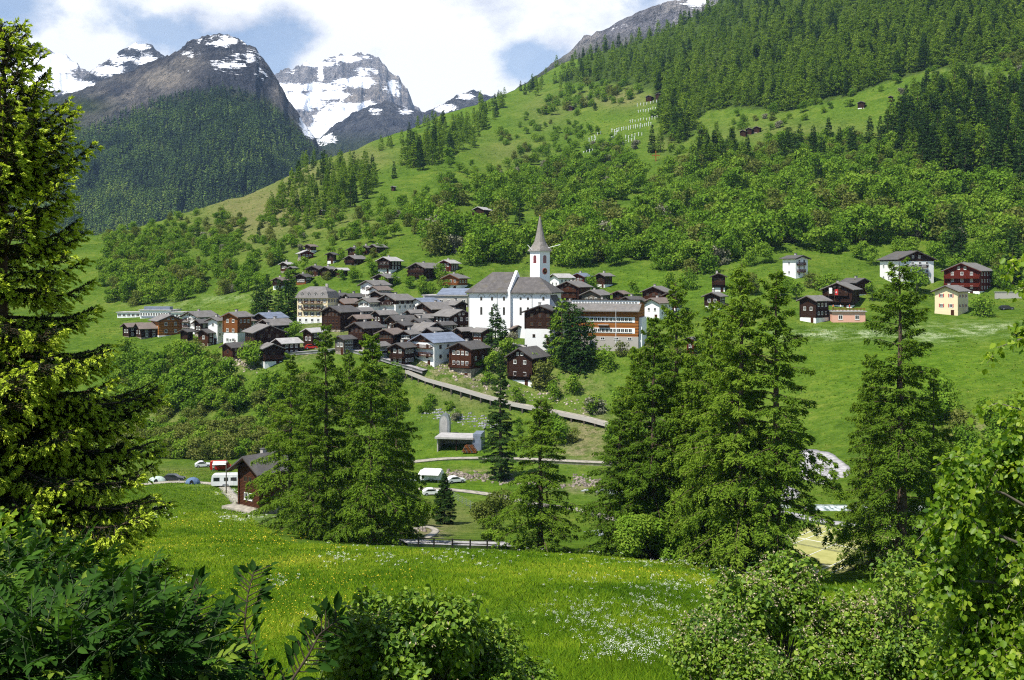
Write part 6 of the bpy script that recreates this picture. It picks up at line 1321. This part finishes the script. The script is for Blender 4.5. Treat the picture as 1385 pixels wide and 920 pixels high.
# ---------------------------------------------------------------- school, hotel, glass building and other special houses
def school():
    D = 300; s = D/F; zb = -(463-HY)*s; yaw = R(16)
    e = empty('school', ((818-CX)*s, D+4, zb), -yaw, 'long white and timber school with bands of windows and a flagpole', 'school')
    w, d = 20.5, 12; hw = w/2; h = 9.0
    b = MB(); b.box(-hw, hw, 0, d, -5, 1.5, M['concrete']); b.build('plinth', e)
    b = MB(); b.box(-hw+.1, hw-.1, .05, d-.1, 1.5, h, M['wood_board']); b.build('wall', e)
    b = MB(); b.box(hw-.1, hw+.02, -.05, d, 2.4, h+.2, M['wood_board']); b.prism([(-.05, h+.2), (d, h+.2), (d, h+2.2), (3.4, h+2.4)], 'x', hw-.1, hw+.02, M['wood_board']); b.build('end_wall', e)
    b = MB(); b.prism([(-1.4, h-.25), (3.0, h+1.75), (3.0, h+2.05), (-1.4, h+.05)], 'x', -hw-.4, hw+.5, M['slate']); b.prism([(3.0, h+2.9), (d+1, h+1.7), (d+1, h+2.0), (2.6, h+3.25)], 'x', -hw-.4, hw+.5, M['slate_dark']); rf = b.build('roof', e)
    b = MB(); b.box(-hw, hw, 3.05, 3.3, h+1.75, h+2.95, M['church_white']); b.build('clerestory', e)
    for i in range(22): link('window', WM['w'], e, loc=(-hw+.7+i*(w-1.0)/22, 3.045, h+2.4), scale=(.62, 1, .34))
    for z, hh in ((3.2, 1.35), (6.4, 1.35)):
        b = MB(); b.box(-hw+.3, hw-1.0, 0.0, .05, z-hh/2-.12, z+hh/2+.12, M['church_white']); b.build('window_band', e)
        for i in range(16): link('window', WM['w'], e, loc=(-hw+1.0+i*(w-2.2)/16, -.005, z+.05), scale=(1.02, 1, hh*.86))
    for i in range(5): link('window', WM['w'], e, loc=(-hw+2+i*4.0, -.005, .85), scale=(1.3, 1, .7))
    b = MB(); b.box(-1.6, 1.6, -.9, .0, 4.75, 4.95, M['concrete']); b.build('balcony', e)
    b = MB(); b.box(hw+.02, hw+.9, 1, d-2, -5, h*.78, M['church_white']); b.build('stair_wall', e)
    p = P(833, 462, 296); f = empty('flagpole', tuple(p), 0, 'thin white flagpole in front of the school', 'flagpole'); b = MB(); b.tube([(0, 0, -.5), (0, 0, 5), (0, 0, 9.4)], [.08, .07, .04], M['paint_white'], 8); b.build('pole', f); b = MB(); b.tube([(0, 0, 9.4), (0, 0, 9.5), (0, 0, 9.65)], [.03, .1, .02], M['gold'], 8); b.build('finial', f)
school()
def hotel():
    D = hit(425, 438); s = D/F; zb = -(438-HY)*s
    e = empty('hotel', ((425-CX)*s+.2, D+6, zb), R(-14), 'cream hotel with a grey mansard roof and rows of windows', 'hotel')
    w, d, h = 11.6, 9.5, 9.0; hw, hd = w/2, d/2
    b = MB(); b.box(-hw-.05, hw+.05, -hd-.05, hd+.05, -5, 2.2, M['white']); b.build('plinth', e)
    b = MB(); b.box(-hw, hw, -hd, hd, 2.2, h, M['cream']); b.build('wall', e)
    def ringv(hx, hy, z): return [(-hx, -hy, z), (hx, -hy, z), (hx, hy, z), (-hx, hy, z)]
    b = MB(); v = ringv(hw+.6, hd+.6, h)+ringv(hw-.5, hd-.5, h+2.3)+ringv(.9+hw*.35, .5, h+4.0); b.add(v, [(0, 1, 2, 3)]+[(i+4*k_, (i+1) % 4+4*k_, (i+1) % 4+4+4*k_, i+4+4*k_) for k_ in (0, 1) for i in range(4)]+[(8, 9, 10, 11)], M['slate']); rf = b.build('roof', e)
    for x in (-3.9, -1.3, 1.3, 3.9):
        b = MB(); b.prism([(-.6, 0), (.6, 0), (.6, 1.0), (0, 1.5), (-.6, 1.0)], 'y', 0, 1.6, M['slate_dark']); b.box(-.4, .4, -.03, 0, .1, .95, M['window_white']); b.box(-.3, .3, -.05, -.03, .18, .86, M['glass']); b.build('dormer', rf, loc=(x, -hd-.1, h+.5))
    for z in (3.4, 5.8, 8.0):
        windows(e, 's', -hw, hw, z-.8, z+.8, 1, 5, -hd-.005, .85, 1.25); windows(e, 's', -hd, hd, z-.8, z+.8, 1, 4, -hw-.005, .85, 1.25, 90)
    windows(e, 'w', -hw, hw, .4, 2.0, 1, 5, -hd-.055, .9, 1.1)
    for z in (4.7, 7.0): balcony(e, -hw+2, hw-2, -hd, z, 'wood_brown', .9)
    b = MB(); b.box(-.4, .4, -.4, .4, h+2.8, h+5, M['concrete']); b.build('chimney', rf, loc=(3.0, 1, 0))
hotel()
def flat_building(name, label, cat, x0, x1, yt, yb, yaw, wall, roof, depth, nwin, wm='w', band=None, D=None):
    D = D or hit((x0+x1)/2, yb); s = D/F; zb = -(yb-HY)*s; w = (x1-x0)*s; h = (yb-yt)*s; hw = w/2; e = empty(name, (((x0+x1)/2-CX)*s, D, zb), -R(yaw), label, cat)
    b = MB(); b.box(-hw, hw, 0, depth, -4, h, M[wall]); b.build('wall', e); b = MB(); b.box(-hw-.4, hw+.4, -.5, depth+.4, h, h+.3, M[roof]); b.build('roof', e)
    for i in range(nwin): link('window', WM[wm], e, loc=(-hw+w*(i+.5)/nwin, -.005, h*.52), scale=(min(1.3, w/nwin*.72), 1, min(1.4, h*.5)))
    return e, w, h
e, w, h = flat_building('sports_hall', 'long low white and blue glazed building at the far left below the grove', 'hall', 188, 232, 420, 431, 8, 'church_white', 'slate_light', 9, 12)
b = MB(); b.box(-w/2+.6, w/2-.6, -.14, -.06, h*.12, h*.30, M['metal_blue']); b.build('blue_panel', e)
b = MB(); b.box(-w/2+1, w/2-1, 1.2, 4, h+.3, h+1.5, M['metal_blue']); b.build('solar_panel', e)
flat_building('annex', 'low white flat annex left of the long glazed building', 'annex', 158, 190, 423, 430, 5, 'church_white', 'slate_light', 7, 5)
flat_building('annex', 'low white flat annex right of the long glazed building', 'annex', 231, 248, 423, 431, 5, 'church_white', 'slate_light', 7, 3)
e, w, h = flat_building('modern_hall', 'modern grey hall with a flat pale roof and solar panels left of the church', 'hall', 571, 633, 400, 416, 12, 'concrete', 'slate_light', 12, 6)
b = MB(); b.prism([(0.2, h+.3), (8, h+2.4), (8, h+2.6), (0.2, h+.5)], 'x', -w*.2, w*.46, M['metal_blue']); b.build('solar_panel', e)
e, w, h = flat_building('garage', 'pink flat roofed garage with two white framed windows', 'garage', 1126, 1170, 422, 437, 4, 'pink', 'slate_light', 8, 2)
b = MB(); b.box(-w/2, w/2, -.3, -.2, h+.3, h+1.2, M['cloth_orange']) if False else b.box(-w/2, w/2, -.4, -.3, h+1.1, h+1.2, M['wood_orange'])
for i in range(24): b.box(-w/2+i*w/24, -w/2+i*w/24+.14, -.40, -.32, h+.3, h+1.1, M['wood_orange'])
b.build('railing', e)
# open storage garage by the stream with a curved sheet-metal hood
D = hit(618, 611); s = D/F; e = empty('storage_garage', ((617-CX)*s, D, -(611-HY)*s), R(-8), 'open storage garage with a pale flat roof by the stream', 'garage')
b = MB(); b.box(-4.9, 4.2, 6.0, 6.3, -1, 3.2, M['concrete']); b.box(-4.9, -4.6, 0, 6, -1, 3.2, M['concrete']); b.box(4.0, 4.3, 0, 6, -1, 3.2, M['concrete']); b.build('wall', e); b = MB(); b.box(-.2, .1, .2, .5, -1, 3.2, M['wood_dark']); b.build('post', e)
b = MB(); b.box(-5.3, 4.5, -.8, 6.8, 3.2, 3.65, M['slate_light']); b.build('roof', e)
b = MB(); b.box(4.3, 6.4, -.4, 5, -1, 4.6, M['metal_blue']); b.build('end_container', e)
b = MB(); b.box(-4.5, 4, .9, 6.0, -1, .02, M['gravel']); b.build('floor_slab', e)
g_ = P(601, 585, D+9); e = empty('metal_hood', tuple(g_), R(-10), 'curved grey sheet metal hood standing behind the storage garage', 'hood'); e.scale = (.62, .7, .95); b = MB(); n = 10
out = [(2.2*math.cos(PI*i/n), 2.6+2.6*math.sin(PI*i/n)) for i in range(n+1)]; b.prism([(2.2, -1)]+out+[(-2.2, -1)], 'y', 0, 2.4, M['metal']); b.build('shell', e)
b = MB(); ins = [(1.55*math.cos(PI*i/n)-.25, 2.6+1.9*math.sin(PI*i/n)) for i in range(n+1)]; b.prism([(1.3, -.9)]+ins+[(-1.8, -.9)], 'y', -.06, -.01, M['slate_light']); b.build('front_panel', e)
# wood pile
D = hit(636, 612); g_ = P(636, 612, D-1); e = empty('wood_pile', tuple(g_), R(-10), 'pile of cut logs stacked beside the storage garage', 'wood pile'); b = MB(); r_ = random.Random(4)
for row in range(5):
    for i in range(9-row): b.tube([(-1.9+i*.42+row*.2, -.7+r_.uniform(-.1, .1), .2+row*.36), (-1.9+i*.42+row*.2, .9, .2+row*.36)], r_.uniform(.16, .21), M['wood_orange'] if (i+row) % 3 else M['wood_grey'], 7)
b.build('log_stack', e, scale=(1, 1, 1))
# retaining wall and gallery of the village road
def road_deck():
    pts = [(x, y, hit(x, y+9)-.6) for x, y in ((548, 502), (575, 513), (610, 523), (650, 535), (690, 546), (740, 556), (790, 566), (835, 578))]
    e = empty('road_gallery', tuple(P(690, 546, 283)), 0, 'concrete road deck on short posts running below the village', 'viaduct'); e.location = P(690, 546, pts[4][2]); o = Vector(e.location)
    C_ = [P(*p) for p in pts]; b = MB(); n = len(C_)
    L_ = [c+Vector((0, 0, 0)) for c in C_]; F_ = [c+Vector((.8, 4.6, .1)) for c in C_]
    vs = []; 
    for l, f in zip(L_, F_): vs += [l-o, f-o, f-o-Vector((0, 0, .6)), l-o-Vector((0, 0, .6))]
    fs = [(4*i+k_, 4*i+(k_+1) % 4, 4*i+4+(k_+1) % 4, 4*i+4+k_) for i in range(n-1) for k_ in range(4)]; b.add(vs, fs, M['gravel']); b.build('deck', e)
    b = MB(); vs = []
    for l in L_: l = l-o; vs += [l+Vector((0, -.05, -.62)), l+Vector((0, .3, -.62)), l+Vector((0, .3, .35)), l+Vector((0, -.05, .35))]
    b.add(vs, fs, M['concrete']); b.build('parapet', e)
    for i in range(n-1):
        for u in (0, .33, .66):
            p = L_[i].lerp(L_[i+1], u)-o; b = MB(); b.box(-.18, .18, .05, .4, -3.4, -.63, M['wood_grey']); b.build('post', e, loc=tuple(p))
road_deck()
# ---------------------------------------------------------------- vehicles, people, small things
def wheel(parent, x, y, r=.33, w=.22):
    b = MB(); b.tube([(0, -w/2, 0), (0, w/2, 0)], r, M['black'], 14); t_ = b.build('wheel', parent, loc=(x, y, r)); b = MB(); b.tube([(0, -w/2-.02, 0), (0, w/2+.02, 0)], r*.6, M['metal'], 10); b.build('rim', t_)
def car(label, px, py, rz, paint, L=4.3, van=False, D=None, name='parked_car', cat='car', Hh=None, z=None):
    D = D or hit(px, py); g_ = P(px, py, D); e = empty(name, (g_.x, g_.y+.9, max(g_.z, h1(g_.x, g_.y+.9)-.1)), rz, label, cat); hl = L/2; w = .86 if not van else .98
    b = MB()
    if van: out = [(-hl, .35), (hl, .35), (hl, 1.0), (hl-.25, 1.15), (hl-.95, 2.0), (hl-1.2, 2.12), (-hl+.1, 2.12), (-hl, 1.9)]
    else: out = [(-hl, .33), (hl, .33), (hl+.02, .62), (hl-.12, .80), (hl-1.1, .94), (hl-1.75, 1.38), (hl-2.1, 1.46), (-hl+.95, 1.44), (-hl+.2, .98), (-hl, .85)]
    b.prism(out, 'y', -w, w, paint); b.build('body', e)
    b = MB()
    for sg in (-1, 1):
        y0, y1 = (w+.004, w+.012) if sg > 0 else (-w-.012, -w-.004)
        if van: b.prism([(hl-.95, 1.2), (hl-1.15, 1.9), (-hl+.5, 1.9), (-hl+.5, 1.2)], 'y', y0, y1, M['glass'])
        else: b.prism([(hl-1.2, .97), (hl-1.8, 1.33), (-hl+1.05, 1.34), (-hl+.5, 1.0)], 'y', y0, y1, M['glass'])
    b.build('side_window', e)
    b = MB(); zz = (1.22, 1.92) if van else (.97, 1.36)
    xa, xb = ((hl-.33, hl-.88) if van else (hl-1.14, hl-1.74)); b.add([(xa+.02, -w+.1, zz[0]), (xa+.02, w-.1, zz[0]), (xb+.02, w-.15, zz[1]), (xb+.02, -w+.15, zz[1])], [(0, 1, 2, 3)], M['glass']); b.build('windscreen', e)
    for sx in (-hl*.62, hl*.62):
        for y in (-w+.02, w-.02): wheel(e, sx, y)
    for y in (-w+.22, w-.22): b = MB(); b.box(hl, hl+.03, y-.16, y+.16, .60, .74, M['window_white']); b.build('headlight', e)
    return e
def caravan(label, px, py, rz, L=6.2, D=None):
    D = D or hit(px, py); g_ = P(px, py, D); e = empty('caravan', (g_.x, g_.y+1.2, max(g_.z, h1(g_.x, g_.y+1.2)-.1)), rz, label, 'caravan'); hl = L/2; w = 1.12
    b = MB(); b.prism([(-hl+.15, .42), (hl-.2, .42), (hl, .9), (hl-.05, 1.5), (hl-.45, 2.4), (hl-.8, 2.58), (-hl+.5, 2.58), (-hl+.15, 2.4), (-hl, 1.4), (-hl, .8)], 'y', -w, w, M['paint_white']); b.build('body', e)
    for x, ww in ((-hl+1.05, 1.1), (hl-1.25, 1.1), (.1, .7)):
        b = MB(); b.box(x-ww/2-.06, x+ww/2+.06, -w-.02, -w-.002, 1.32, 2.06, M['metal']); b.box(x-ww/2, x+ww/2, -w-.035, -w-.021, 1.38, 2.0, M['glass']); b.build('window', e)
    b = MB(); b.box(.85, 1.5, -w-.02, -w-.002, .5, 2.25, M['cloth_white']); b.build('door', e)
    b = MB(); b.prism([(-.7, .42), (.7, .42), (.5, .75), (-.5, .75)], 'y', -w-.015, -w-.001, M['metal']); b.build('wheel_arch', e); wheel(e, 0, -w+.1, .32); wheel(e, 0, w-.1, .32)
    b = MB(); b.rod((hl-.1, 0, .48), (hl+1.2, 0, .48), .05, M['metal']); b.rod((hl+1.1, 0, -.1), (hl+1.1, 0, .5), .04, M['metal']); b.build('drawbar', e); b = MB(); b.box(-.6, .6, -.35, .35, 2.58, 2.72, M['window_white']); b.build('roof_hatch', e)
    return e
caravan('white caravan with grey trimmed windows on the camping meadow', 304, 660, R(6), 5.6)
v = car('red camper van with an open pale awning at the camping ground', 297, 637, R(12), M['paint_red'], 4.6, van=True, name='camper_van', cat='van')
b = MB(); b.prism([(-1.0, 2.12), (-3.4, 1.78), (-3.4, 1.84), (-1.0, 2.2)], 'x', -1.6, 1.5, M['cloth_white']); 
for x in (-1.5, 1.4): b.rod((x, -3.3, 0), (x, -3.3, 1.8), .04, M['metal'])
b.build('awning', v)
car('small white car beside the red camper van', 273, 633, R(20), M['paint_white'], 3.6)
car('dark estate car on the camping meadow between the tents', 233, 652, R(2), M['paint_dark'], 4.5)
car('white car behind the bushes left of the tents', 212, 650, R(2), M['paint_white'], 3.9) if False else None
def tent(label, px, py, rx, ry, h, m):
    D = hit(px, py); g_ = P(px, py, D); e = empty('dome_tent', (g_.x, g_.y+.8, g_.z), R(5), label, 'tent'); V, Q = [], []; n, k_ = 16, 6
    b = MB(); vs, fs = [], []
    for i in range(k_+1):
        a_ = PI/2*i/k_
        for q in range(n): t_ = 2*PI*q/n; vs.append((rx*math.cos(a_)*math.cos(t_), ry*math.cos(a_)*math.sin(t_), h*math.sin(a_)**.9))
    for i in range(k_):
        for q in range(n): fs.append((i*n+q, i*n+(q+1) % n, (i+1)*n+(q+1) % n, (i+1)*n+q))
    b.add(vs, fs, m); b.build('canopy', e); b = MB(); b.prism([(-.45, .05), (.45, .05), (.3, h*.55), (0, h*.72), (-.3, h*.55)], 'y', -ry*.97, -ry*.72, M['black']) ; b.build('door_flap', e)
tent('pale green dome tent at the left of the camping meadow', 211, 653, 1.9, 1.3, 1.2, M['tent_green'])
tent('blue grey dome tent left of the white caravan', 259, 655, 1.5, 1.2, 1.25, M['tent_blue'])
def person(label, px, py, D, shirt, rz=0, trousers=None):
    g_ = P(px, py, D); e = empty('person', (g_.x, g_.y, h1(g_.x, g_.y) if False else g_.z), rz, label, 'person')
    import bmesh
    J = [(0, 0, .95, .15), (0, 0, 1.15, .14), (0, 0, 1.38, .16), (0, 0, 1.5, .065), (0, -.01, 1.6, .095), (0, -.01, 1.72, .08), (.1, 0, .88, .095), (.11, -.02, .48, .065), (.11, .01, .09, .045), (.11, -.14, .04, .04), (-.1, 0, .88, .095), (-.11, .03, .48, .065), (-.12, .04, .09, .045), (-.12, -.10, .04, .04), (.2, 0, 1.40, .065), (.25, .02, 1.13, .045), (.24, -.08, .90, .035), (-.2, 0, 1.40, .065), (-.25, .02, 1.13, .045), (-.24, -.08, .90, .035)]
    E = [(0, 1), (1, 2), (2, 3), (3, 4), (4, 5), (0, 6), (6, 7), (7, 8), (8, 9), (0, 10), (10, 11), (11, 12), (12, 13), (2, 14), (14, 15), (15, 16), (2, 17), (17, 18), (18, 19)]
    me = bpy.data.meshes.new('body'); me.from_pydata([j[:3] for j in J], E, []); o = link('body', me, e)
    md = o.modifiers.new('skin', 'SKIN'); sv = me.skin_vertices[0].data
    for i, j in enumerate(J): sv[i].radius = (j[3], j[3])
    sv[0].use_root = True; ss = o.modifiers.new('sub', 'SUBSURF'); ss.levels = ss.render_levels = 1; o.data.materials.append(M['skin'])
    dg = bpy.context.evaluated_depsgraph_get(); m2 = bpy.data.meshes.new_from_object(o.evaluated_get(dg)); o.modifiers.clear(); o.data = m2; m2.materials.clear()
    for m in (M['skin'], shirt, trousers or M['paint_dark']): m2.materials.append(m)
    for p in m2.polygons: z = p.center.z; p.material_index = 0 if z > 1.49 or (abs(p.center.x) > .22 and z < 1.2) else 1 if z > .93 else 2
    return e
D_ = hit(290, 638); person('person in a white shirt standing under the awning of the red camper van', 289, 638.5, D_-.5, M['cloth_white'])
# camper group by the stream
c1 = caravan('caravan with a wide white awning roof by the stream', 584, 652, R(-10), 5.0)
b = MB(); b.prism([(-1.1, 2.5), (-3.6, 1.9), (-3.6, 1.98), (-1.1, 2.58)], 'x', -2.3, 2.3, M['cloth_white'])
for x in (-2.2, 2.2): b.rod((x, -3.5, -.2), (x, -3.5, 1.9), .04, M['metal'])
b.build('awning', c1)
car('white van parked right of the awning caravan by the stream', 616, 654, R(24), M['paint_white'], 4.0)
car('white car half hidden by the top of the small spruce', 584, 671, R(12), M['paint_white'], 3.9)
car('dark car parked at the upper edge of the right meadow', 1363, 420, R(3), M['paint_dark'], 4.3)
car('red car parked in front of the white roofed barn', 420, 474, R(15), M['paint_red'], 3.9)
car('white car on the gravel left of the red car', 404, 478, R(10), M['paint_white'], 3.9) if False else None
# utility pole
g_ = P(306, 668, hit(306, 668)); e = empty('utility_pole', tuple(g_), 0, 'slim wooden utility pole standing before the caravan', 'pole'); b = MB(); b.tube([(0, 0, -.5), (0, 0, 3), (0, 0, 6.2)], [.13, .12, .09], M['bark_grey'], 8); b.build('pole', e); b = MB(); b.box(-.45, .45, -.06, .06, 5.7, 5.82, M['wood_dark']); b.build('crossarm', e)
# dark railing along the sloping path at the meadow edge
fe = empty('path_railing', tuple(G(566, 123)), 0, 'dark wooden railing along the pale path at the meadow edge', 'railing'); o = Vector(fe.location)
fp = [(566, 744, 123.2), (587, 743, 123.8), (612, 741, 124.6), (636, 738, 125.5), (659, 735, 126.4), (675, 732, 127.2)]; tops = []
for px, py, D in fp:
    g_ = G(px, D); tops.append(g_-o); b = MB(); b.box(-.09, .09, -.07, .07, -.8, 1.15, M['iron']); b.build('post', fe, loc=tuple(g_-o))
for hh in (.62, 1.08):
    b = MB()
    for p, q in zip(tops, tops[1:]): b.rod(p+Vector((0, -.08, hh)), q+Vector((0, -.08, hh)), .055, M['iron'], 5)
    b.build('rail', fe)
# wire fence on the campsite
wf = empty('wire_fence', tuple(G(618, 190)), 0, 'thin grey wire fence on the grass right of the small spruce', 'fence'); o = Vector(wf.location); tp = []
for i in range(9):
    px = 614+i*5.5; py = 676+i*3.0; D = hit(px, py); g_ = P(px, py, D)-o; tp.append(g_); b = MB(); b.box(-.05, .05, -.05, .05, -.4, 1.5, M['metal']); b.build('post', wf, loc=tuple(g_))
b = MB()
for p, q in zip(tp, tp[1:]):
    for hh in (.4, .75, 1.1, 1.42): b.rod(p+Vector((0, 0, hh)), q+Vector((0, 0, hh)), .015, M['metal'], 4)
b.build('wire', wf)
# pale timber stack by the bright larch
D = hit(662, 699); e = empty('timber_stack', tuple(P(663, 700, D-1)), R(-20), 'stack of pale sawn boards beside the olive bush', 'timber'); b = MB()
for k_ in range(4):
    for i in range(5): b.box(-2.6+.1*k_, 2.6-.12*k_, -.7+i*.29, -.45+i*.29, k_*.36+.05, k_*.36+.27, M['wood_grey'])
b.build('board', e)
# tennis court
cz = -35.2; ct = empty('tennis_court', tuple(P(1116, 748, 131)), R(-43), 'yellow green tennis court with white lines beyond the shrubs', 'court'); ct.location.z = cz; ct.location.y = 132
t = NT('court_turf'); f = t.noise(t.coord(), .6, 5); t.diffuse(t.ramp(f, [(.35, (.30, .30, .10)), (.65, (.40, .39, .15))])); b = MB(); b.box(-7, 6.5, -12, 12, -1.2, 0, t.m); b.build('surface', ct)
b = MB(); w_ = M['paint_white']
for x in (-5.5, -4.1, 4.1, 5.5): b.box(x-.06, x+.06, -11, 11, .003, .008, w_)
for y in (-11, 11): b.box(-5.5, 5.5, y-.06, y+.06, .009, .014, w_)
for y in (-6.4, 6.4): b.box(-4.1, 4.1, y-.06, y+.06, .009, .014, w_)
b.box(-.05, .05, -6.4, 6.4, .015, .02, w_); b.build('line_marking', ct)
b = MB(); b.box(-6, 6, -.02, .02, .88, .95, M['paint_white'])
for i in range(8): b.box(-6, 6, -.008, .008, .1+i*.1, .115+i*.1, M['metal'])
for x in (-6.05, 6.05): b.rod((x, 0, 0), (x, 0, 1.07), .05, M['metal'])
b.build('net', ct)
# wooden cross on the slope
D = hit(887, 219); e = empty('wooden_cross', tuple(P(887, 219, D)), 0, 'tall pale wooden cross standing on the slope above the woods', 'cross'); b = MB(); h_ = 15*D/F; b.box(-.3, .3, -.3, .3, -1, h_, M['cross'] if 'cross' in M else M['wood_board']); b.box(-h_*.36, h_*.36, -.29, .29, h_*.55, h_*.55+.6, M['wood_board']); b.build('cross_body', e)
# rows of white posts on the steep meadow
pm = MB(); pm.tube([(0, 0, -.5), (0, 0, 2.3)], [.22, .2], M['paint_white'], 6); pm.tube([(-.5, 0, 2.0), (.5, 0, 2.0)], .12, M['paint_white'], 5); pme = pm.mesh('post'); r_ = random.Random(11)
rows = [((862, 144), (897, 138), 9), ((863, 153), (897, 147), 11), ((852, 167), (893, 160), 12), ((866, 173), (880, 170), 6), ((828, 180), (866, 172), 13), ((797, 192), (812, 182), 5), ((828, 190), (835, 180), 5), ((846, 188), (868, 184), 6), ((790, 209), (830, 198), 12), ((796, 200), (806, 190), 5), ((835, 200), (858, 190), 7), ((845, 240), (852, 246), 3)]
for (a, c, n) in rows:
    for i in range(n):
        px = a[0]+(c[0]-a[0])*i/(n-1)+r_.uniform(-.4, .4); py = a[1]+(c[1]-a[1])*i/(n-1)+r_.uniform(-.5, .5); D = hit(px, py); p = P(px, py, D)
        tag(link('post', pme, loc=tuple(p), rz=r_.uniform(-.3, .3), scale=(1.1, 1.1, r_.uniform(1.0, 1.5))), 'white post in the rows on the steep meadow beside the upper forest', 'post', 'white posts on the steep meadow')
# flags on the chalet balcony, sunshades, garden people
for i, (px, py) in enumerate([(1129, 400), (1121, 398)]):
    D = hit(1138, 418)-.6; e = empty('flag', tuple(P(px, py, D)), R(-20), ['red flag with a white cross hanging on the dark chalet', 'pale flag hanging left of the red one on the dark chalet'][i], 'flag'); b = MB(); b.rod((0, 0, -1.6), (0, 0, 2.2), .04, M['wood_grey']); b.build('pole', e)
    b = MB(); m_ = M['cloth_red'] if i == 0 else M['cloth_white']; b.add([(x*.35, .08*math.sin(x*2), z) for x in range(4) for z in (.2, 2.1)], [(2*k_, 2*k_+2, 2*k_+3, 2*k_+1) for k_ in range(3)], m_); b.build('cloth', e)
    if i == 0: b = MB(); b.box(.42, .56, -.12, -.09, .8, 1.5, M['cloth_white']); b.box(.24, .74, -.13, -.121, 1.06, 1.22, M['cloth_white']); b.build('cross_emblem', e)
D0 = hit(1140, 419)-1.2
for i, (px, sh, lb) in enumerate([(1127, 'cloth_orange', 'person in orange sitting area left end of the garden terrace'), (1137, 'cloth_white', 'person in a white top at the middle of the garden terrace'), (1149, 'cloth_red', 'person in a red top at the right end of the garden terrace')]):
    person(lb.replace(' sitting area', ' standing at the'), px, 419, D0, M[sh])
D = hit(1365, 404); e = empty('retaining_wall', tuple(P(1367, 404, D)), R(-3), 'low pale retaining wall along the right edge of the slope', 'wall'); b = MB(); b.box(-5, 9, 0, .5, -2, 2.1, M['concrete']); b.build('wall_face', e); b = MB(); b.box(-5.2, 9.2, -.15, .65, 2.1, 2.3, M['slate_light']); b.build('coping', e)
# rubble: stone banks of the stream and the slope above the road
def rubble(name, label, strips, size, m, seed):
    r = np.random.default_rng(seed); V, Q = [], []; b = 0
    cube = np.array([(x, y, z) for z in (-1, 1) for y in (-1, 1) for x in (-1, 1)], float)*.5; fq = np.array([(0, 2, 3, 1), (4, 5, 7, 6), (0, 1, 5, 4), (1, 3, 7, 5), (3, 2, 6, 7), (2, 0, 4, 6)])
    for (x0, y0, x1, y1, sp, n) in strips:
        u = r.random(n); px = x0+(x1-x0)*u; py = y0+(y1-y0)*u+r.normal(0, sp, n); D = hits(px, py); 
        for a, c, d in zip(px, py, D):
            if d != d: continue
            s_ = size*r.uniform(.4, 1.3)*d/F; M3 = nrm(r.normal(0, 1, (3, 3))); M3[1] = nrm(np.cross(M3[0], M3[2])); M3[2] = np.cross(M3[0], M3[1]); v = (cube*r.uniform(.6, 1.3, 3)+r.normal(0, .09, (8, 3)))*s_
            V.append(v@M3+np.array(P(a, c, d))); Q.append(fq+b); b += 8
    tag(link(name, mesh_np(name, np.concatenate(V), np.concatenate(Q), m)), label, 'stones', kind='stuff')
rubble('bank_rubble', 'loose boulders lining the stream bank', [(605, 641, 640, 646, 2.5, 120), (640, 645, 695, 650, 3, 170), (775, 650, 815, 658, 5, 150), (690, 652, 780, 660, 2, 90), (555, 722, 575, 716, 2, 30), (660, 701, 676, 705, 2, 20)], 3.2, mat_stone('river_stone', (.25, .21, .175), .8), 3)
rubble('riprap', 'grey riprap stones on the embankment above the garage', [(590, 560, 660, 574, 4, 420), (640, 570, 690, 582, 3, 160), (570, 563, 600, 559, 3, 120)], 2.4, mat_stone('riprap_stone', (.27, .27, .285), .8), 4)
rubble('slope_rubble', 'broken rocks on the slope below the lowest houses', [(585, 492, 660, 520, 6, 200), (640, 522, 740, 540, 5, 180), (310, 488, 350, 500, 5, 90), (740, 535, 800, 556, 5, 90), (560, 492, 610, 500, 4, 80)], 2.8, mat_stone('slope_stone', (.34, .29, .23), .8), 5)
